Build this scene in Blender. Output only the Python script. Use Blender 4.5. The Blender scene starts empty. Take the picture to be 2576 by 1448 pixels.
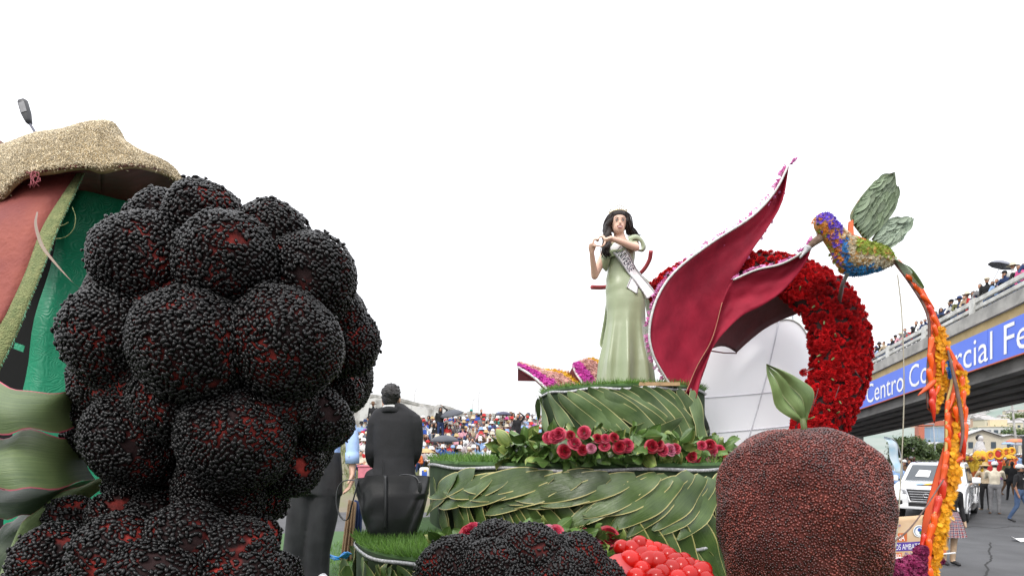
import bpy, math, random
import numpy as np
from mathutils import Vector, Matrix

# ------------------------------------------------------------------ camera, sky, sun, exposure
scene = bpy.context.scene
COL = scene.collection
cam_d = bpy.data.cameras.new('camera'); cam = bpy.data.objects.new('camera', cam_d); COL.objects.link(cam)
cam.location = (0, 0, 2.0); cam.rotation_euler = (math.radians(90), 0, 0)
cam_d.sensor_width = 36.0; cam_d.lens = 560 / 1024 * 36; cam_d.shift_y = 159.5 / 1024
cam_d.clip_start = 0.05; cam_d.clip_end = 3000
scene.camera = cam

world = bpy.data.worlds.new('World'); scene.world = world; world.use_nodes = True
wt = world.node_tree; wt.nodes.clear()
w_out = wt.nodes.new('ShaderNodeOutputWorld'); w_bg = wt.nodes.new('ShaderNodeBackground')
w_sky = wt.nodes.new('ShaderNodeTexSky'); w_sky.sky_type = 'NISHITA'; w_sky.sun_disc = False
SUN_EL, SUN_AZ = math.radians(45), math.radians(208)      # azimuth from +Y, clockwise
w_sky.sun_elevation = SUN_EL; w_sky.sun_rotation = SUN_AZ; w_sky.dust_density = 5; w_sky.air_density = 1.5
w_mix = wt.nodes.new('ShaderNodeMix'); w_mix.data_type = 'RGBA'; w_mix.inputs[0].default_value = 0.9
w_mix.inputs[7].default_value = (8.6, 8.65, 8.9, 1)        # even overcast cloud layer
wt.links.new(w_sky.outputs[0], w_mix.inputs[6])
# overcast luminance law: the cloud layer brightens evenly from horizon to zenith
w_tc = wt.nodes.new('ShaderNodeTexCoord'); w_sp = wt.nodes.new('ShaderNodeSeparateXYZ'); wt.links.new(w_tc.outputs['Generated'], w_sp.inputs[0])
w_mr = wt.nodes.new('ShaderNodeMapRange'); w_mr.inputs['To Min'].default_value = 1.0; w_mr.inputs['To Max'].default_value = 2.6; wt.links.new(w_sp.outputs[2], w_mr.inputs[0])
w_vm = wt.nodes.new('ShaderNodeVectorMath'); w_vm.operation = 'SCALE'; wt.links.new(w_mix.outputs[2], w_vm.inputs[0]); wt.links.new(w_mr.outputs[0], w_vm.inputs['Scale'])
wt.links.new(w_vm.outputs[0], w_bg.inputs[0])
w_bg.inputs[1].default_value = 0.125
wt.links.new(w_bg.outputs[0], w_out.inputs[0])

sun_d = bpy.data.lights.new('sun', 'SUN'); sun = bpy.data.objects.new('sun', sun_d); COL.objects.link(sun)
sun_d.energy = 1.5; sun_d.angle = math.radians(14); sun_d.color = (1, 0.965, 0.92)
_sd = Vector((math.sin(SUN_AZ) * math.cos(SUN_EL), math.cos(SUN_AZ) * math.cos(SUN_EL), math.sin(SUN_EL)))
sun.rotation_euler = _sd.to_track_quat('Z', 'Y').to_euler(); sun.location = (0, -5, 30)

vs = scene.view_settings
vs.view_transform = 'Standard'; vs.look = 'None'; vs.gamma = 1; vs.exposure = 0.12; vs.use_curve_mapping = False
scene.render.engine = 'CYCLES'
scene.cycles.use_denoising = True
scene.cycles.max_bounces = 6; scene.cycles.diffuse_bounces = 3; scene.cycles.glossy_bounces = 2
scene.cycles.transparent_max_bounces = 6

# ------------------------------------------------------------------ helpers
RND = random.Random(11); rng = np.random.default_rng(11)
S, CX, HY, CZ = 1408.0, 1287.5, 1124.0, 2.0
def P(dx, dy, Y):            # photo pixel (2575-wide scale) at forward distance Y
    return np.array([(dx - CX) / S * Y, Y, CZ + (HY - dy) / S * Y])
PI = math.pi
ROAD = -0.30; DECK = 0.80
def V3(*a): return np.array(a, float)
def nrm(v):
    v = np.asarray(v, float); return v / (np.linalg.norm(v, axis=-1, keepdims=True) + 1e-12)
def H(h):                    # sRGB hex -> linear
    c = [int(h[i:i + 2], 16) / 255 for i in (0, 2, 4)]
    return tuple((x / 12.92 if x <= 0.04045 else ((x + 0.055) / 1.055) ** 2.4) for x in c)

MATS = {}
def mat(name, c1, c2=None, rough=0.6, nscale=8, bump=0.0, bscale=60, metal=0, island=0.0, coat=0.0, sheen=0.0, spec=0.5, transl=0.0, detail=4, emit=0, contrast=(0.35, 0.65), objrand=0.0):
    if name in MATS: return MATS[name]
    m = bpy.data.materials.new(name); m.use_nodes = True; nt = m.node_tree
    b = nt.nodes['Principled BSDF']; L = nt.links.new
    b.inputs['Roughness'].default_value = rough; b.inputs['Metallic'].default_value = metal
    b.inputs['Coat Weight'].default_value = coat; b.inputs['Sheen Weight'].default_value = sheen
    b.inputs['Specular IOR Level'].default_value = spec
    tc = nt.nodes.new('ShaderNodeTexCoord')
    c2 = c2 or tuple(x * 0.8 for x in c1)
    nz = nt.nodes.new('ShaderNodeTexNoise'); nz.inputs['Scale'].default_value = nscale; nz.inputs['Detail'].default_value = detail
    L(tc.outputs['Object'], nz.inputs['Vector'])
    rp = nt.nodes.new('ShaderNodeValToRGB'); rp.color_ramp.elements[0].position = contrast[0]; rp.color_ramp.elements[1].position = contrast[1]
    rp.color_ramp.elements[0].color = (*c2, 1); rp.color_ramp.elements[1].color = (*c1, 1)
    L(nz.outputs['Fac'], rp.inputs[0]); col = rp.outputs[0]
    if island:
        g = nt.nodes.new('ShaderNodeNewGeometry'); mr = nt.nodes.new('ShaderNodeMapRange')
        mr.inputs['To Min'].default_value = 1 - island; mr.inputs['To Max'].default_value = 1 + island
        L(g.outputs['Random Per Island'], mr.inputs[0])
        hs = nt.nodes.new('ShaderNodeHueSaturation'); L(mr.outputs[0], hs.inputs['Value']); L(col, hs.inputs['Color']); col = hs.outputs[0]
    if objrand:
        oi = nt.nodes.new('ShaderNodeObjectInfo'); mr = nt.nodes.new('ShaderNodeMapRange'); mr.inputs['To Min'].default_value = 1 - objrand; mr.inputs['To Max'].default_value = 1 + objrand
        L(oi.outputs['Random'], mr.inputs[0]); hs = nt.nodes.new('ShaderNodeHueSaturation'); L(mr.outputs[0], hs.inputs['Value']); L(col, hs.inputs['Color']); col = hs.outputs[0]
    L(col, b.inputs['Base Color'])
    if bump:
        n2 = nt.nodes.new('ShaderNodeTexNoise'); n2.inputs['Scale'].default_value = bscale; n2.inputs['Detail'].default_value = 5
        L(tc.outputs['Object'], n2.inputs['Vector'])
        bp = nt.nodes.new('ShaderNodeBump'); bp.inputs['Strength'].default_value = bump; bp.inputs['Distance'].default_value = 0.02
        L(n2.outputs['Fac'], bp.inputs['Height']); L(bp.outputs[0], b.inputs['Normal'])
    if transl:
        b.inputs['Transmission Weight'].default_value = 0
        tr = nt.nodes.new('ShaderNodeBsdfTranslucent'); L(col, tr.inputs[0])
        mx = nt.nodes.new('ShaderNodeMixShader'); mx.inputs[0].default_value = transl
        L(b.outputs[0], mx.inputs[1]); L(tr.outputs[0], mx.inputs[2]); L(mx.outputs[0], nt.nodes['Material Output'].inputs[0])
    if emit:
        b.inputs['Emission Strength'].default_value = emit; L(col, b.inputs['Emission Color'])
    MATS[name] = m; return m

def leafmat(name, g1, g2, edge, e0=0.90, rough=0.38, rib=None, veins=26, dark=None):
    """leaf blade: uv.x across, uv.y along; coloured margin, midrib and fine parallel veins"""
    m = bpy.data.materials.new(name); m.use_nodes = True; nt = m.node_tree; L = nt.links.new
    b = nt.nodes['Principled BSDF']; b.inputs['Roughness'].default_value = rough
    def M(op, a, c=None):
        n = nt.nodes.new('ShaderNodeMath'); n.operation = op
        for i, x in enumerate((a, c)):
            if x is None: continue
            if isinstance(x, (int, float)): n.inputs[i].default_value = x
            else: L(x, n.inputs[i])
        return n.outputs[0]
    uv = nt.nodes.new('ShaderNodeUVMap'); sp = nt.nodes.new('ShaderNodeSeparateXYZ'); L(uv.outputs[0], sp.inputs[0])
    a = M('MULTIPLY', M('ABSOLUTE', M('SUBTRACT', sp.outputs[0], 0.5)), 2.0)
    tc = nt.nodes.new('ShaderNodeTexCoord'); nz = nt.nodes.new('ShaderNodeTexNoise'); nz.inputs['Scale'].default_value = 7; nz.inputs['Detail'].default_value = 4
    L(tc.outputs['Object'], nz.inputs[0])
    mp = nt.nodes.new('ShaderNodeMapping'); mp.inputs['Scale'].default_value = (veins, 1.2, 1); L(uv.outputs[0], mp.inputs[0])
    n2 = nt.nodes.new('ShaderNodeTexNoise'); n2.inputs['Scale'].default_value = 2.0; n2.inputs['Detail'].default_value = 3; L(mp.outputs[0], n2.inputs[0])
    fac = M('ADD', M('MULTIPLY', nz.outputs[0], 0.6), M('MULTIPLY', n2.outputs[0], 0.5))
    rp = nt.nodes.new('ShaderNodeValToRGB'); rp.color_ramp.elements[0].position = .38; rp.color_ramp.elements[1].position = .72
    rp.color_ramp.elements[0].color = (*g2, 1); rp.color_ramp.elements[1].color = (*g1, 1); L(fac, rp.inputs[0])
    oi = nt.nodes.new('ShaderNodeObjectInfo'); mr = nt.nodes.new('ShaderNodeMapRange'); mr.inputs['To Min'].default_value = .72; mr.inputs['To Max'].default_value = 1.3
    L(oi.outputs['Random'], mr.inputs[0]); hs = nt.nodes.new('ShaderNodeHueSaturation'); L(mr.outputs[0], hs.inputs['Value']); L(rp.outputs[0], hs.inputs['Color'])
    er = nt.nodes.new('ShaderNodeMapRange'); er.inputs['From Min'].default_value = e0; er.inputs['From Max'].default_value = e0 + .06
    L(M('ADD', a, M('MULTIPLY', M('SUBTRACT', nz.outputs[0], .5), .12)), er.inputs[0])
    mx = nt.nodes.new('ShaderNodeMix'); mx.data_type = 'RGBA'; L(er.outputs[0], mx.inputs[0]); L(hs.outputs[0], mx.inputs[6]); mx.inputs[7].default_value = (*edge, 1)
    col = mx.outputs[2]
    if rib:
        rr = nt.nodes.new('ShaderNodeMapRange'); rr.inputs['From Min'].default_value = .05; rr.inputs['From Max'].default_value = .02; L(a, rr.inputs[0])
        m2 = nt.nodes.new('ShaderNodeMix'); m2.data_type = 'RGBA'; L(rr.outputs[0], m2.inputs[0]); L(col, m2.inputs[6]); m2.inputs[7].default_value = (*rib, 1); col = m2.outputs[2]
    L(col, b.inputs['Base Color'])
    bp = nt.nodes.new('ShaderNodeBump'); bp.inputs['Strength'].default_value = .35; bp.inputs['Distance'].default_value = .006
    L(n2.outputs[0], bp.inputs['Height']); L(bp.outputs[0], b.inputs['Normal'])
    return m

# ---- geometry: every shape is a tuple (verts array, list of faces)
def cat(*gs):
    gs = [g for g in gs if g is not None and len(g[0])]
    V = []; F = []; o = 0
    for v, f in gs:
        V.append(v); F += [tuple(int(i) + o for i in q) for q in f]; o += len(v)
    return np.vstack(V), F
def box(c, s, rz=0.0, M=None):
    v = np.array([[x, y, z] for z in (-.5, .5) for y in (-.5, .5) for x in (-.5, .5)]) * np.array(s, float)
    if rz: 
        ca, sa = math.cos(rz), math.sin(rz); v = np.c_[v[:, 0] * ca - v[:, 1] * sa, v[:, 0] * sa + v[:, 1] * ca, v[:, 2]]
    return v + np.array(c, float), HEXF
HEXF = [(0, 2, 3, 1), (4, 5, 7, 6), (0, 1, 5, 4), (2, 6, 7, 3), (0, 4, 6, 2), (1, 3, 7, 5)]
def bevbox(c, s, b=.02, seg=2, rz=0):
    import bmesh
    v, f = box((0, 0, 0), s); bm = bmesh.new(); vs_ = [bm.verts.new(x) for x in v]
    for q in f: bm.faces.new([vs_[i] for i in q])
    bmesh.ops.bevel(bm, geom=list(bm.edges), offset=b, segments=seg, affect='EDGES', profile=.5)
    bm.verts.ensure_lookup_table()
    g = np.array([x.co[:] for x in bm.verts]), [tuple(x.index for x in q.verts) for q in bm.faces]; bm.free()
    return rotz(g, rz, c)
def rotz(g, a, t=(0, 0, 0)):
    v, f = g; ca, sa = math.cos(a), math.sin(a)
    return np.c_[v[:, 0] * ca - v[:, 1] * sa, v[:, 0] * sa + v[:, 1] * ca, v[:, 2]] + np.array(t, float), f
def frames(pts, up=None):
    p = np.asarray(pts, float); t = np.gradient(p, axis=0); t = nrm(t)
    up = np.array((0, 0, 1.0)) if up is None else np.asarray(up, float)
    if up.ndim == 1:
        a = []; prev = None
        for ti in t:
            x = np.cross(up, ti) if prev is None else prev - ti * np.dot(prev, ti)
            if np.linalg.norm(x) < 1e-4: x = np.cross((1, 0.3, 0), ti)
            x = nrm(x); a.append(x); prev = x
        a = np.array(a)
    else: a = nrm(np.cross(up, t))
    return p, t, a, np.cross(t, a)
def tube(pts, r, n=8, caps=True, ry=None, up=None):
    p, t, a, b = frames(pts, up); m = len(p)
    r = np.broadcast_to(np.asarray(r, float), (m,)); ry = r if ry is None else np.broadcast_to(np.asarray(ry, float), (m,))
    th = np.arange(n) * 2 * PI / n
    V = (p[:, None] + a[:, None] * (r[:, None] * np.cos(th))[..., None] + b[:, None] * (ry[:, None] * np.sin(th))[..., None]).reshape(-1, 3)
    F = [(i * n + j, i * n + (j + 1) % n, (i + 1) * n + (j + 1) % n, (i + 1) * n + j) for i in range(m - 1) for j in range(n)]
    if caps: F += [tuple(range(n))[::-1], tuple((m - 1) * n + j for j in range(n))]
    return V, F
def capsule(p0, r0, p1, r1, n=10):
    p0 = np.asarray(p0, float); p1 = np.asarray(p1, float); d = nrm(p1 - p0)
    return tube([p0 - d * r0 * .95, p0 - d * r0 * .6, p0, p1, p1 + d * r1 * .6, p1 + d * r1 * .95], [r0 * .3, r0 * .8, r0, r1, r1 * .8, r1 * .3], n)
def ell(c, r, n=16, m=10):
    ph = np.linspace(.08, PI - .08, m); pts = [(0, 0, math.cos(x)) for x in ph]
    V, F = tube(np.array([(0, 0, -math.cos(x)) for x in ph]), [math.sin(x) for x in ph], n, up=(0, 1, 0))
    return V * np.array(r, float) + np.array(c, float), F
def lathe(prof, n=24, c=(0, 0, 0), sx=1, sy=1, close=False):
    th = np.arange(n) * 2 * PI / n; pr = np.asarray(prof, float); m = len(pr)
    V = np.array([[q[0] * math.cos(x) * sx, q[0] * math.sin(x) * sy, q[1]] for q in pr for x in th]) + np.array(c, float)
    F = [(i * n + j, i * n + (j + 1) % n, (i + 1) * n + (j + 1) % n, (i + 1) * n + j) for i in range(m - 1) for j in range(n)]
    if close: F += [tuple(range(n))[::-1], tuple((m - 1) * n + j for j in range(n))]
    return V, F
def grid(Q, closed=False):
    Q = np.asarray(Q, float); a, b = Q.shape[:2]
    F = [(i * b + j, i * b + j + 1, (i + 1) * b + j + 1, (i + 1) * b + j) for i in range(a - 1) for j in range(b - 1)]
    if closed: F += [(i * b + b - 1, i * b, (i + 1) * b, (i + 1) * b + b - 1) for i in range(a - 1)]
    return Q.reshape(-1, 3), F
def thick(g, d, off=None):
    """give an open sheet real thickness d (away from off direction or its normals)"""
    V, F = g; N = np.zeros_like(V)
    for q in F:
        n = np.cross(V[q[1]] - V[q[0]], V[q[2]] - V[q[0]])
        for i in q: N[i] += n
    N = nrm(N); V2 = V + (N if off is None else np.array(off, float)) * d; k = len(V)
    ed = {}
    for q in F:
        for i, j in zip(q, q[1:] + q[:1]): ed[(i, j)] = 1
    F2 = list(F) + [tuple(i + k for i in q[::-1]) for q in F]
    for (i, j) in ed:
        if (j, i) not in ed: F2.append((j, i, i + k, j + k))
    return np.vstack([V, V2]), F2
def spline(pts, n):
    p = np.asarray(pts, float); m = len(p); q = np.vstack([2 * p[0] - p[1], p, 2 * p[-1] - p[-2]]); out = []
    for u in np.linspace(0, m - 1 - 1e-9, n):
        i = int(u); f = u - i; a, b, c, d = q[i:i + 4]
        out.append(.5 * (2 * b + (c - a) * f + (2 * a - 5 * b + 4 * c - d) * f * f + (3 * b - a - 3 * c + d) * f ** 3))
    return np.array(out)
def ruled(A, B, n, m, bulge=0, dirn=(0, -1, 0)):
    """sheet between two edge curves"""
    a = spline(A, n); b = spline(B, n); v = np.linspace(0, 1, m)
    Q = a[:, None] * (1 - v)[None, :, None] + b[:, None] * v[None, :, None]
    Q = Q + np.array(dirn, float) * (bulge * np.sin(PI * v))[None, :, None]
    return Q
def to_mesh(name, g, uv=None, smooth=True):
    V, F = g; me = bpy.data.meshes.new(name)
    V = np.ascontiguousarray(V, dtype=np.float32)
    if isinstance(F, np.ndarray):
        k = F.shape[1]; nf = len(F); me.vertices.add(len(V)); me.vertices.foreach_set('co', V.ravel())
        me.loops.add(nf * k); me.loops.foreach_set('vertex_index', np.ascontiguousarray(F, dtype=np.int32).ravel())
        me.polygons.add(nf); me.polygons.foreach_set('loop_start', np.arange(0, nf * k, k, dtype=np.int32))
        me.update(calc_edges=True)
    else:
        me.from_pydata(V.tolist(), [], [tuple(int(i) for i in q) for q in F]); me.update()
    if smooth: me.polygons.foreach_set('use_smooth', np.ones(len(me.polygons), dtype=bool))
    if uv is not None:
        l = me.uv_layers.new(name='UVMap'); li = np.empty(len(me.loops), dtype=np.int32); me.loops.foreach_get('vertex_index', li)
        l.data.foreach_set('uv', np.ascontiguousarray(np.asarray(uv, dtype=np.float32)[li]).ravel())
    return me
ORG = {}
def thing(name, label, cat_, loc=(0, 0, 0), rz=0, group=None):
    o = bpy.data.objects.new(name, None); COL.objects.link(o); o.empty_display_size = .1
    o.location = loc; o.rotation_euler = (0, 0, rz); o['label'] = label; o['category'] = cat_
    if group: o['group'] = group
    ORG[o.name] = np.array(loc, float); return o
def tag(o, label, cat_, group=None):
    o['label'] = label; o['category'] = cat_
    if group: o['group'] = group
    return o
def obj(name, g, m, parent=None, local=False, uv=None, smooth=True, kind=None, loc=None):
    """one mesh object; g in world coordinates unless local"""
    if isinstance(g, bpy.types.Mesh): me = g
    else:
        org = ORG.get(parent.name, np.zeros(3)) if (parent is not None and not local) else (np.array(loc, float) if (loc is not None and not local) else np.zeros(3))
        me = to_mesh(name, (np.asarray(g[0]) - org, g[1]), uv, smooth)
    if m is not None and not me.materials: me.materials.append(m)
    o = bpy.data.objects.new(name, me); COL.objects.link(o)
    if m is not None and me.materials[0] != m:
        o.material_slots[0].link = 'OBJECT'; o.material_slots[0].material = m
    if parent is not None:
        o.parent = parent; ORG[o.name] = ORG.get(parent.name, np.zeros(3))
    elif loc is not None:
        o.location = loc; ORG[o.name] = np.array(loc, float)
    if kind: o['kind'] = kind
    return o
def inst(name, me, parent, M, m=None):
    """copy of shared mesh at world matrix M under parent (translation-only parent)"""
    o = bpy.data.objects.new(name, me); COL.objects.link(o); o.parent = parent
    M = Matrix(M); M.translation = M.translation - Vector(ORG.get(parent.name, np.zeros(3)).tolist()); o.matrix_local = M
    if m is not None: o.material_slots[0].link = 'OBJECT'; o.material_slots[0].material = m
    return o
def basis(x, y, z, t, s=1.0):
    return Matrix([[x[0] * s, y[0] * s, z[0] * s, t[0]], [x[1] * s, y[1] * s, z[1] * s, t[1]], [x[2] * s, y[2] * s, z[2] * s, t[2]], [0, 0, 0, 1]])
def structure(o): o['kind'] = 'structure'; return o
def scatter(T, pos, N, sc=1.0, spin=None, tilt=0.15):
    """many copies of template T=(V,F tri/quad array): local x,y in the tangent plane, z along N -> one geometry"""
    tV, tF = T; k = len(pos); N = nrm(N + rng.normal(0, tilt, (k, 3)))
    ref = np.where(np.abs(N[:, 2:3]) < .9, np.array([[0, 0, 1.0]]), np.array([[1.0, 0, 0]]))
    A = nrm(np.cross(ref, N)); B = np.cross(N, A)
    th = rng.uniform(0, 2 * PI, k) if spin is None else np.broadcast_to(spin, (k,))
    X = A * np.cos(th)[:, None] + B * np.sin(th)[:, None]; Y = np.cross(N, X)
    s = np.broadcast_to(np.asarray(sc, float), (k,))[:, None, None]
    V = pos[:, None] + s * (X[:, None] * tV[None, :, :1] + Y[:, None] * tV[None, :, 1:2] + N[:, None] * tV[None, :, 2:3])
    F = (tF[None] + (np.arange(k) * len(tV))[:, None, None]).reshape(-1, tF.shape[1])
    return V.reshape(-1, 3), F
def tri(g):
    V, F = g; T = []
    for q in F:
        for i in range(1, len(q) - 1): T.append((q[0], q[i], q[i + 1]))
    return np.asarray(V), np.array(T)
def fib(n):
    i = np.arange(n) + .5; ph = np.arccos(1 - 2 * i / n); th = PI * (1 + 5 ** .5) * i
    return np.c_[np.cos(th) * np.sin(ph), np.sin(th) * np.sin(ph), np.cos(ph)]
def sample_surface(g, n):
    V, F = tri(g); a = V[F[:, 0]]; b = V[F[:, 1]]; c = V[F[:, 2]]; cr = np.cross(b - a, c - a); ar = np.linalg.norm(cr, axis=1)
    i = rng.choice(len(F), n, p=ar / ar.sum()); u = rng.random((n, 2)); fl = u.sum(1) > 1; u[fl] = 1 - u[fl]
    return a[i] + (b[i] - a[i]) * u[:, :1] + (c[i] - a[i]) * u[:, 1:], nrm(cr[i])
def thin_out(p, d):
    """drop points nearer than d to an accepted one"""
    keep = []; cells = {}
    for i, x in enumerate(p):
        k = tuple((x / d).astype(int)); ok = True
        for a in (-1, 0, 1):
            for b in (-1, 0, 1):
                for c in (-1, 0, 1):
                    for j in cells.get((k[0] + a, k[1] + b, k[2] + c), ()):
                        if ((p[j] - x) ** 2).sum() < d * d: ok = False; break
                    if not ok: break
                if not ok: break
            if not ok: break
        if ok: keep.append(i); cells.setdefault(k, []).append(i)
    return np.array(keep)
def voxel(gs, vox, sm=4):
    """fuse overlapping closed shapes into one continuous skin"""
    me = to_mesh('tmp', cat(*gs)); o = bpy.data.objects.new('tmp', me); COL.objects.link(o)
    r = o.modifiers.new('r', 'REMESH'); r.mode = 'VOXEL'; r.voxel_size = vox
    s = o.modifiers.new('s', 'SMOOTH'); s.factor = .5; s.iterations = sm
    dg = bpy.context.evaluated_depsgraph_get(); m2 = bpy.data.meshes.new_from_object(o.evaluated_get(dg))
    V = np.empty(len(m2.vertices) * 3, dtype=np.float32); m2.vertices.foreach_get('co', V)
    F = [tuple(p.vertices) for p in m2.polygons]
    bpy.data.objects.remove(o); bpy.data.meshes.remove(me); bpy.data.meshes.remove(m2)
    return V.reshape(-1, 3).astype(float), F
def text_geo(txt, width=None, height=None, shear=0.0, space=1.0):
    """built-in font as flat triangles in the xy plane, lower left at origin"""
    cu = bpy.data.curves.new('t', 'FONT'); cu.body = txt; cu.shear = shear; cu.resolution_u = 3; cu.space_character = space
    o = bpy.data.objects.new('t', cu); COL.objects.link(o); dg = bpy.context.evaluated_depsgraph_get()
    me = bpy.data.meshes.new_from_object(o.evaluated_get(dg)); V = np.array([v.co[:] for v in me.vertices]); F = [tuple(p.vertices) for p in me.polygons]
    bpy.data.objects.remove(o); bpy.data.curves.remove(cu); bpy.data.meshes.remove(me)
    V -= V.min(0); w, h = V[:, 0].max(), V[:, 1].max()
    sx = width / w if width else None; sy = height / h if height else None
    sx = sx or sy or 1.0; sy = sy or sx
    return V * np.array([sx, sy, 1]), F

# ------------------------------------------------------------------ setting: road, bank, hills
m_asph = mat('asphalt', (.085, .086, .09), (.06, .061, .064), rough=.9, nscale=1.2, bump=.25, bscale=90, detail=8)
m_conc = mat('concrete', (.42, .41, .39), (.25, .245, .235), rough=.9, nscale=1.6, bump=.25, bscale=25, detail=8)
m_concd = mat('concrete_dark', (.17, .165, .16), (.09, .088, .085), rough=.95, nscale=.8, bump=.3, bscale=20, detail=8)  # darker concrete for the overpass slab, web and girders
m_soil = mat('bank_soil', (.13, .15, .06), (.17, .15, .11), rough=.95, nscale=.9, bump=.5, bscale=12, detail=8)
m_line = mat('road_paint', (.75, .75, .73), (.5, .5, .49), rough=.8, nscale=6)
m_hill = mat('hill_ground', (.17, .22, .19), (.24, .26, .24), rough=.95, nscale=.05, detail=8)
m_grey = mat('grey_metal', (.32, .33, .35), rough=.45, metal=.3)

structure(obj('road', grid([[(x, y, ROAD) for x in np.linspace(-60, 160, 12)] for y in np.linspace(-20, 130, 8)]), m_asph, smooth=False))
structure(obj('ground', grid([[(x, y, ROAD - .06) for x in (-900, 1500)] for y in (-200, 1800)]), m_hill, smooth=False))
# lane lines running under the overpass, a crack and a paper scrap
def ground_strip(pts, w, z, n=None):
    p = np.array(pts, float); t = nrm(np.gradient(p, axis=0)); s = np.c_[-t[:, 1], t[:, 0]] * w / 2
    return grid(np.stack([np.c_[p - s, np.full(len(p), z)], np.c_[p + s, np.full(len(p), z)]], 1))
def G2(dx, dy):
    Y = (CZ - ROAD) * S / (dy - HY); return ((dx - CX) / S * Y, Y)
for dxx in (0, 14):
    a = np.array(G2(2447 + dxx, 1226 + dxx * .3)); b = np.array(G2(2478 + dxx * .7, 1192)); d = (b - a)
    structure(obj('lane_line', ground_strip([a - d * .1, a + d * .5, b, b + d * 1.5], .16, ROAD + .005), m_line))
m_crack = mat('crack_tar', (.025, .025, .025), rough=1)
crk = [G2(x, y) for x, y in ((2476, 1448), (2482, 1432), (2478, 1418), (2490, 1408), (2493, 1398), (2486, 1385), (2490, 1372), (2489, 1362))]
structure(obj('road_crack', ground_strip(spline(np.c_[np.array(crk), np.zeros(8)], 26)[:, :2] + rng.normal(0, .012, (26, 2)), .035, ROAD + .004), m_crack))
crk = [G2(x, y) for x, y in ((2415, 1327), (2450, 1322), (2500, 1326), (2550, 1322), (2600, 1324))]
structure(obj('road_crack', ground_strip(spline(np.c_[np.array(crk), np.zeros(5)], 40)[:, :2] + rng.normal(0, .015, (40, 2)), .05, ROAD + .004), m_crack))
lx, ly = G2(2567, 1362)
sc_ = np.array([[0, 0, 0], [.3, .05, .02], [.34, .28, .05], [.1, .34, .03], [-.05, .2, .1], [.14, .18, .0]])
tag(obj('paper_scrap', thick((sc_ + (lx, ly, ROAD + .012), [(0, 1, 5), (1, 2, 5), (2, 3, 5), (3, 4, 5), (4, 0, 5)]), .003), mat('scrap_white', (.8, .8, .8)), smooth=False, loc=(lx, ly, ROAD)), 'crumpled white paper scrap lying on the asphalt', 'litter')

def bank_z(x, y): return .25 + (y - 21.0) * .225 + .10 * math.sin(x * .7 + y) * min(1, max(0, (y - 21) / 4))
bx = np.linspace(-26, 12, 60); by = np.concatenate([[19.8], np.linspace(21, 36, 26)])
structure(obj('grass_bank', grid([[(x, y, ROAD - .1 if y < 20 else bank_z(x, y) - .06 * (x > 6) * (x - 6)) for x in bx] for y in by]), m_soil))
m_weed = mat('weeds', (.15, .20, .07), (.30, .29, .16), rough=.8, nscale=2, island=.5, transl=.25)
n_ = 9000; wx = rng.uniform(-13, 6, n_); wy = 21 + 12 * rng.random(n_); wp = np.c_[wx, wy, [bank_z(a, b) for a, b in zip(wx, wy)]]
blade = (np.array([[-.5, 0, 0], [.5, 0, 0], [.2, .25, .6], [0, .45, 1.0]]) * np.array([.05, .12, .26]), np.array([[0, 1, 2], [0, 2, 3]]))
o = obj('bank_weeds', scatter(blade, wp, np.tile([0, -.1, 1.0], (n_, 1)), rng.uniform(.4, 1.5, n_), tilt=.25), m_weed, kind='stuff'); tag(o, 'scrubby weeds and dry grass covering the bank', 'weeds')

# boundary wall behind the spectators
m_wall = mat('old_whitewash', (.62, .62, .59), (.28, .27, .25), rough=.95, nscale=1.3, bump=.5, bscale=9, detail=9, contrast=(.36, .52))
wl = thing('boundary_wall', 'long weathered whitewashed wall along the crest of the bank', 'wall', (-10, 31.6, 2.3))
tp = [(880, 994), (930, 999), (985, 1003), (1035, 1017), (1090, 1027), (1110, 1025), (1160, 1040), (1235, 1046), (1300, 1053), (1370, 1061), (1430, 1066), (1560, 1075)]
Yw = lambda x: 32.0 + (x - 880) / 500 * 5.0
for i, (a, b) in enumerate(zip(tp[:-1], tp[1:])):
    ya, yb = Yw(a[0]), Yw(b[0]); A = P(a[0], a[1], ya); B = P(b[0], b[1] - RND.uniform(-2, 3), yb)
    k = 5; us = np.linspace(0.004, .996, k); front = []
    for u in us:
        q = A + (B - A) * u; front.append([q + (0, 0, RND.uniform(-.05, .05)), np.array([q[0], q[1], q[2] - 2.6])])
    obj('wall_panel', thick(grid(front), .28, off=(.25, .97, 0)), m_wall, wl, smooth=False)
    cap = [np.array([(A + (B - A) * u) + (0, -.06, RND.uniform(-.02, .06)) for u in us]), ]
    obj('coping', tube(cap[0] + (.03, .18, .02), .1, 6, ry=.19), mat('coping_stone', (.40, .39, .36), (.2, .2, .18), nscale=3, rough=.95, bump=.4, bscale=14), wl, smooth=False)
for dx, dy in ((1040, 985), (1201, 990), (1345, 997), (1186, 1008)):
    Y = Yw(dx) + .2; b = P(dx, 1050, Y); t = P(dx + 3, dy, Y)
    pl = thing('fence_post', 'thin bent metal fence post rising above the whitewashed wall', 'post', tuple(b - (0, 0, .6)), group='fence posts on the wall')
    obj('post', tube([b - (0, 0, .6), (b + t) / 2, t], .02, 6), m_conc, pl); obj('arm', tube([t, t + (.06, 0, .14), t + (.14, -.1, .2)], .014, 5), m_conc, pl)

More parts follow.
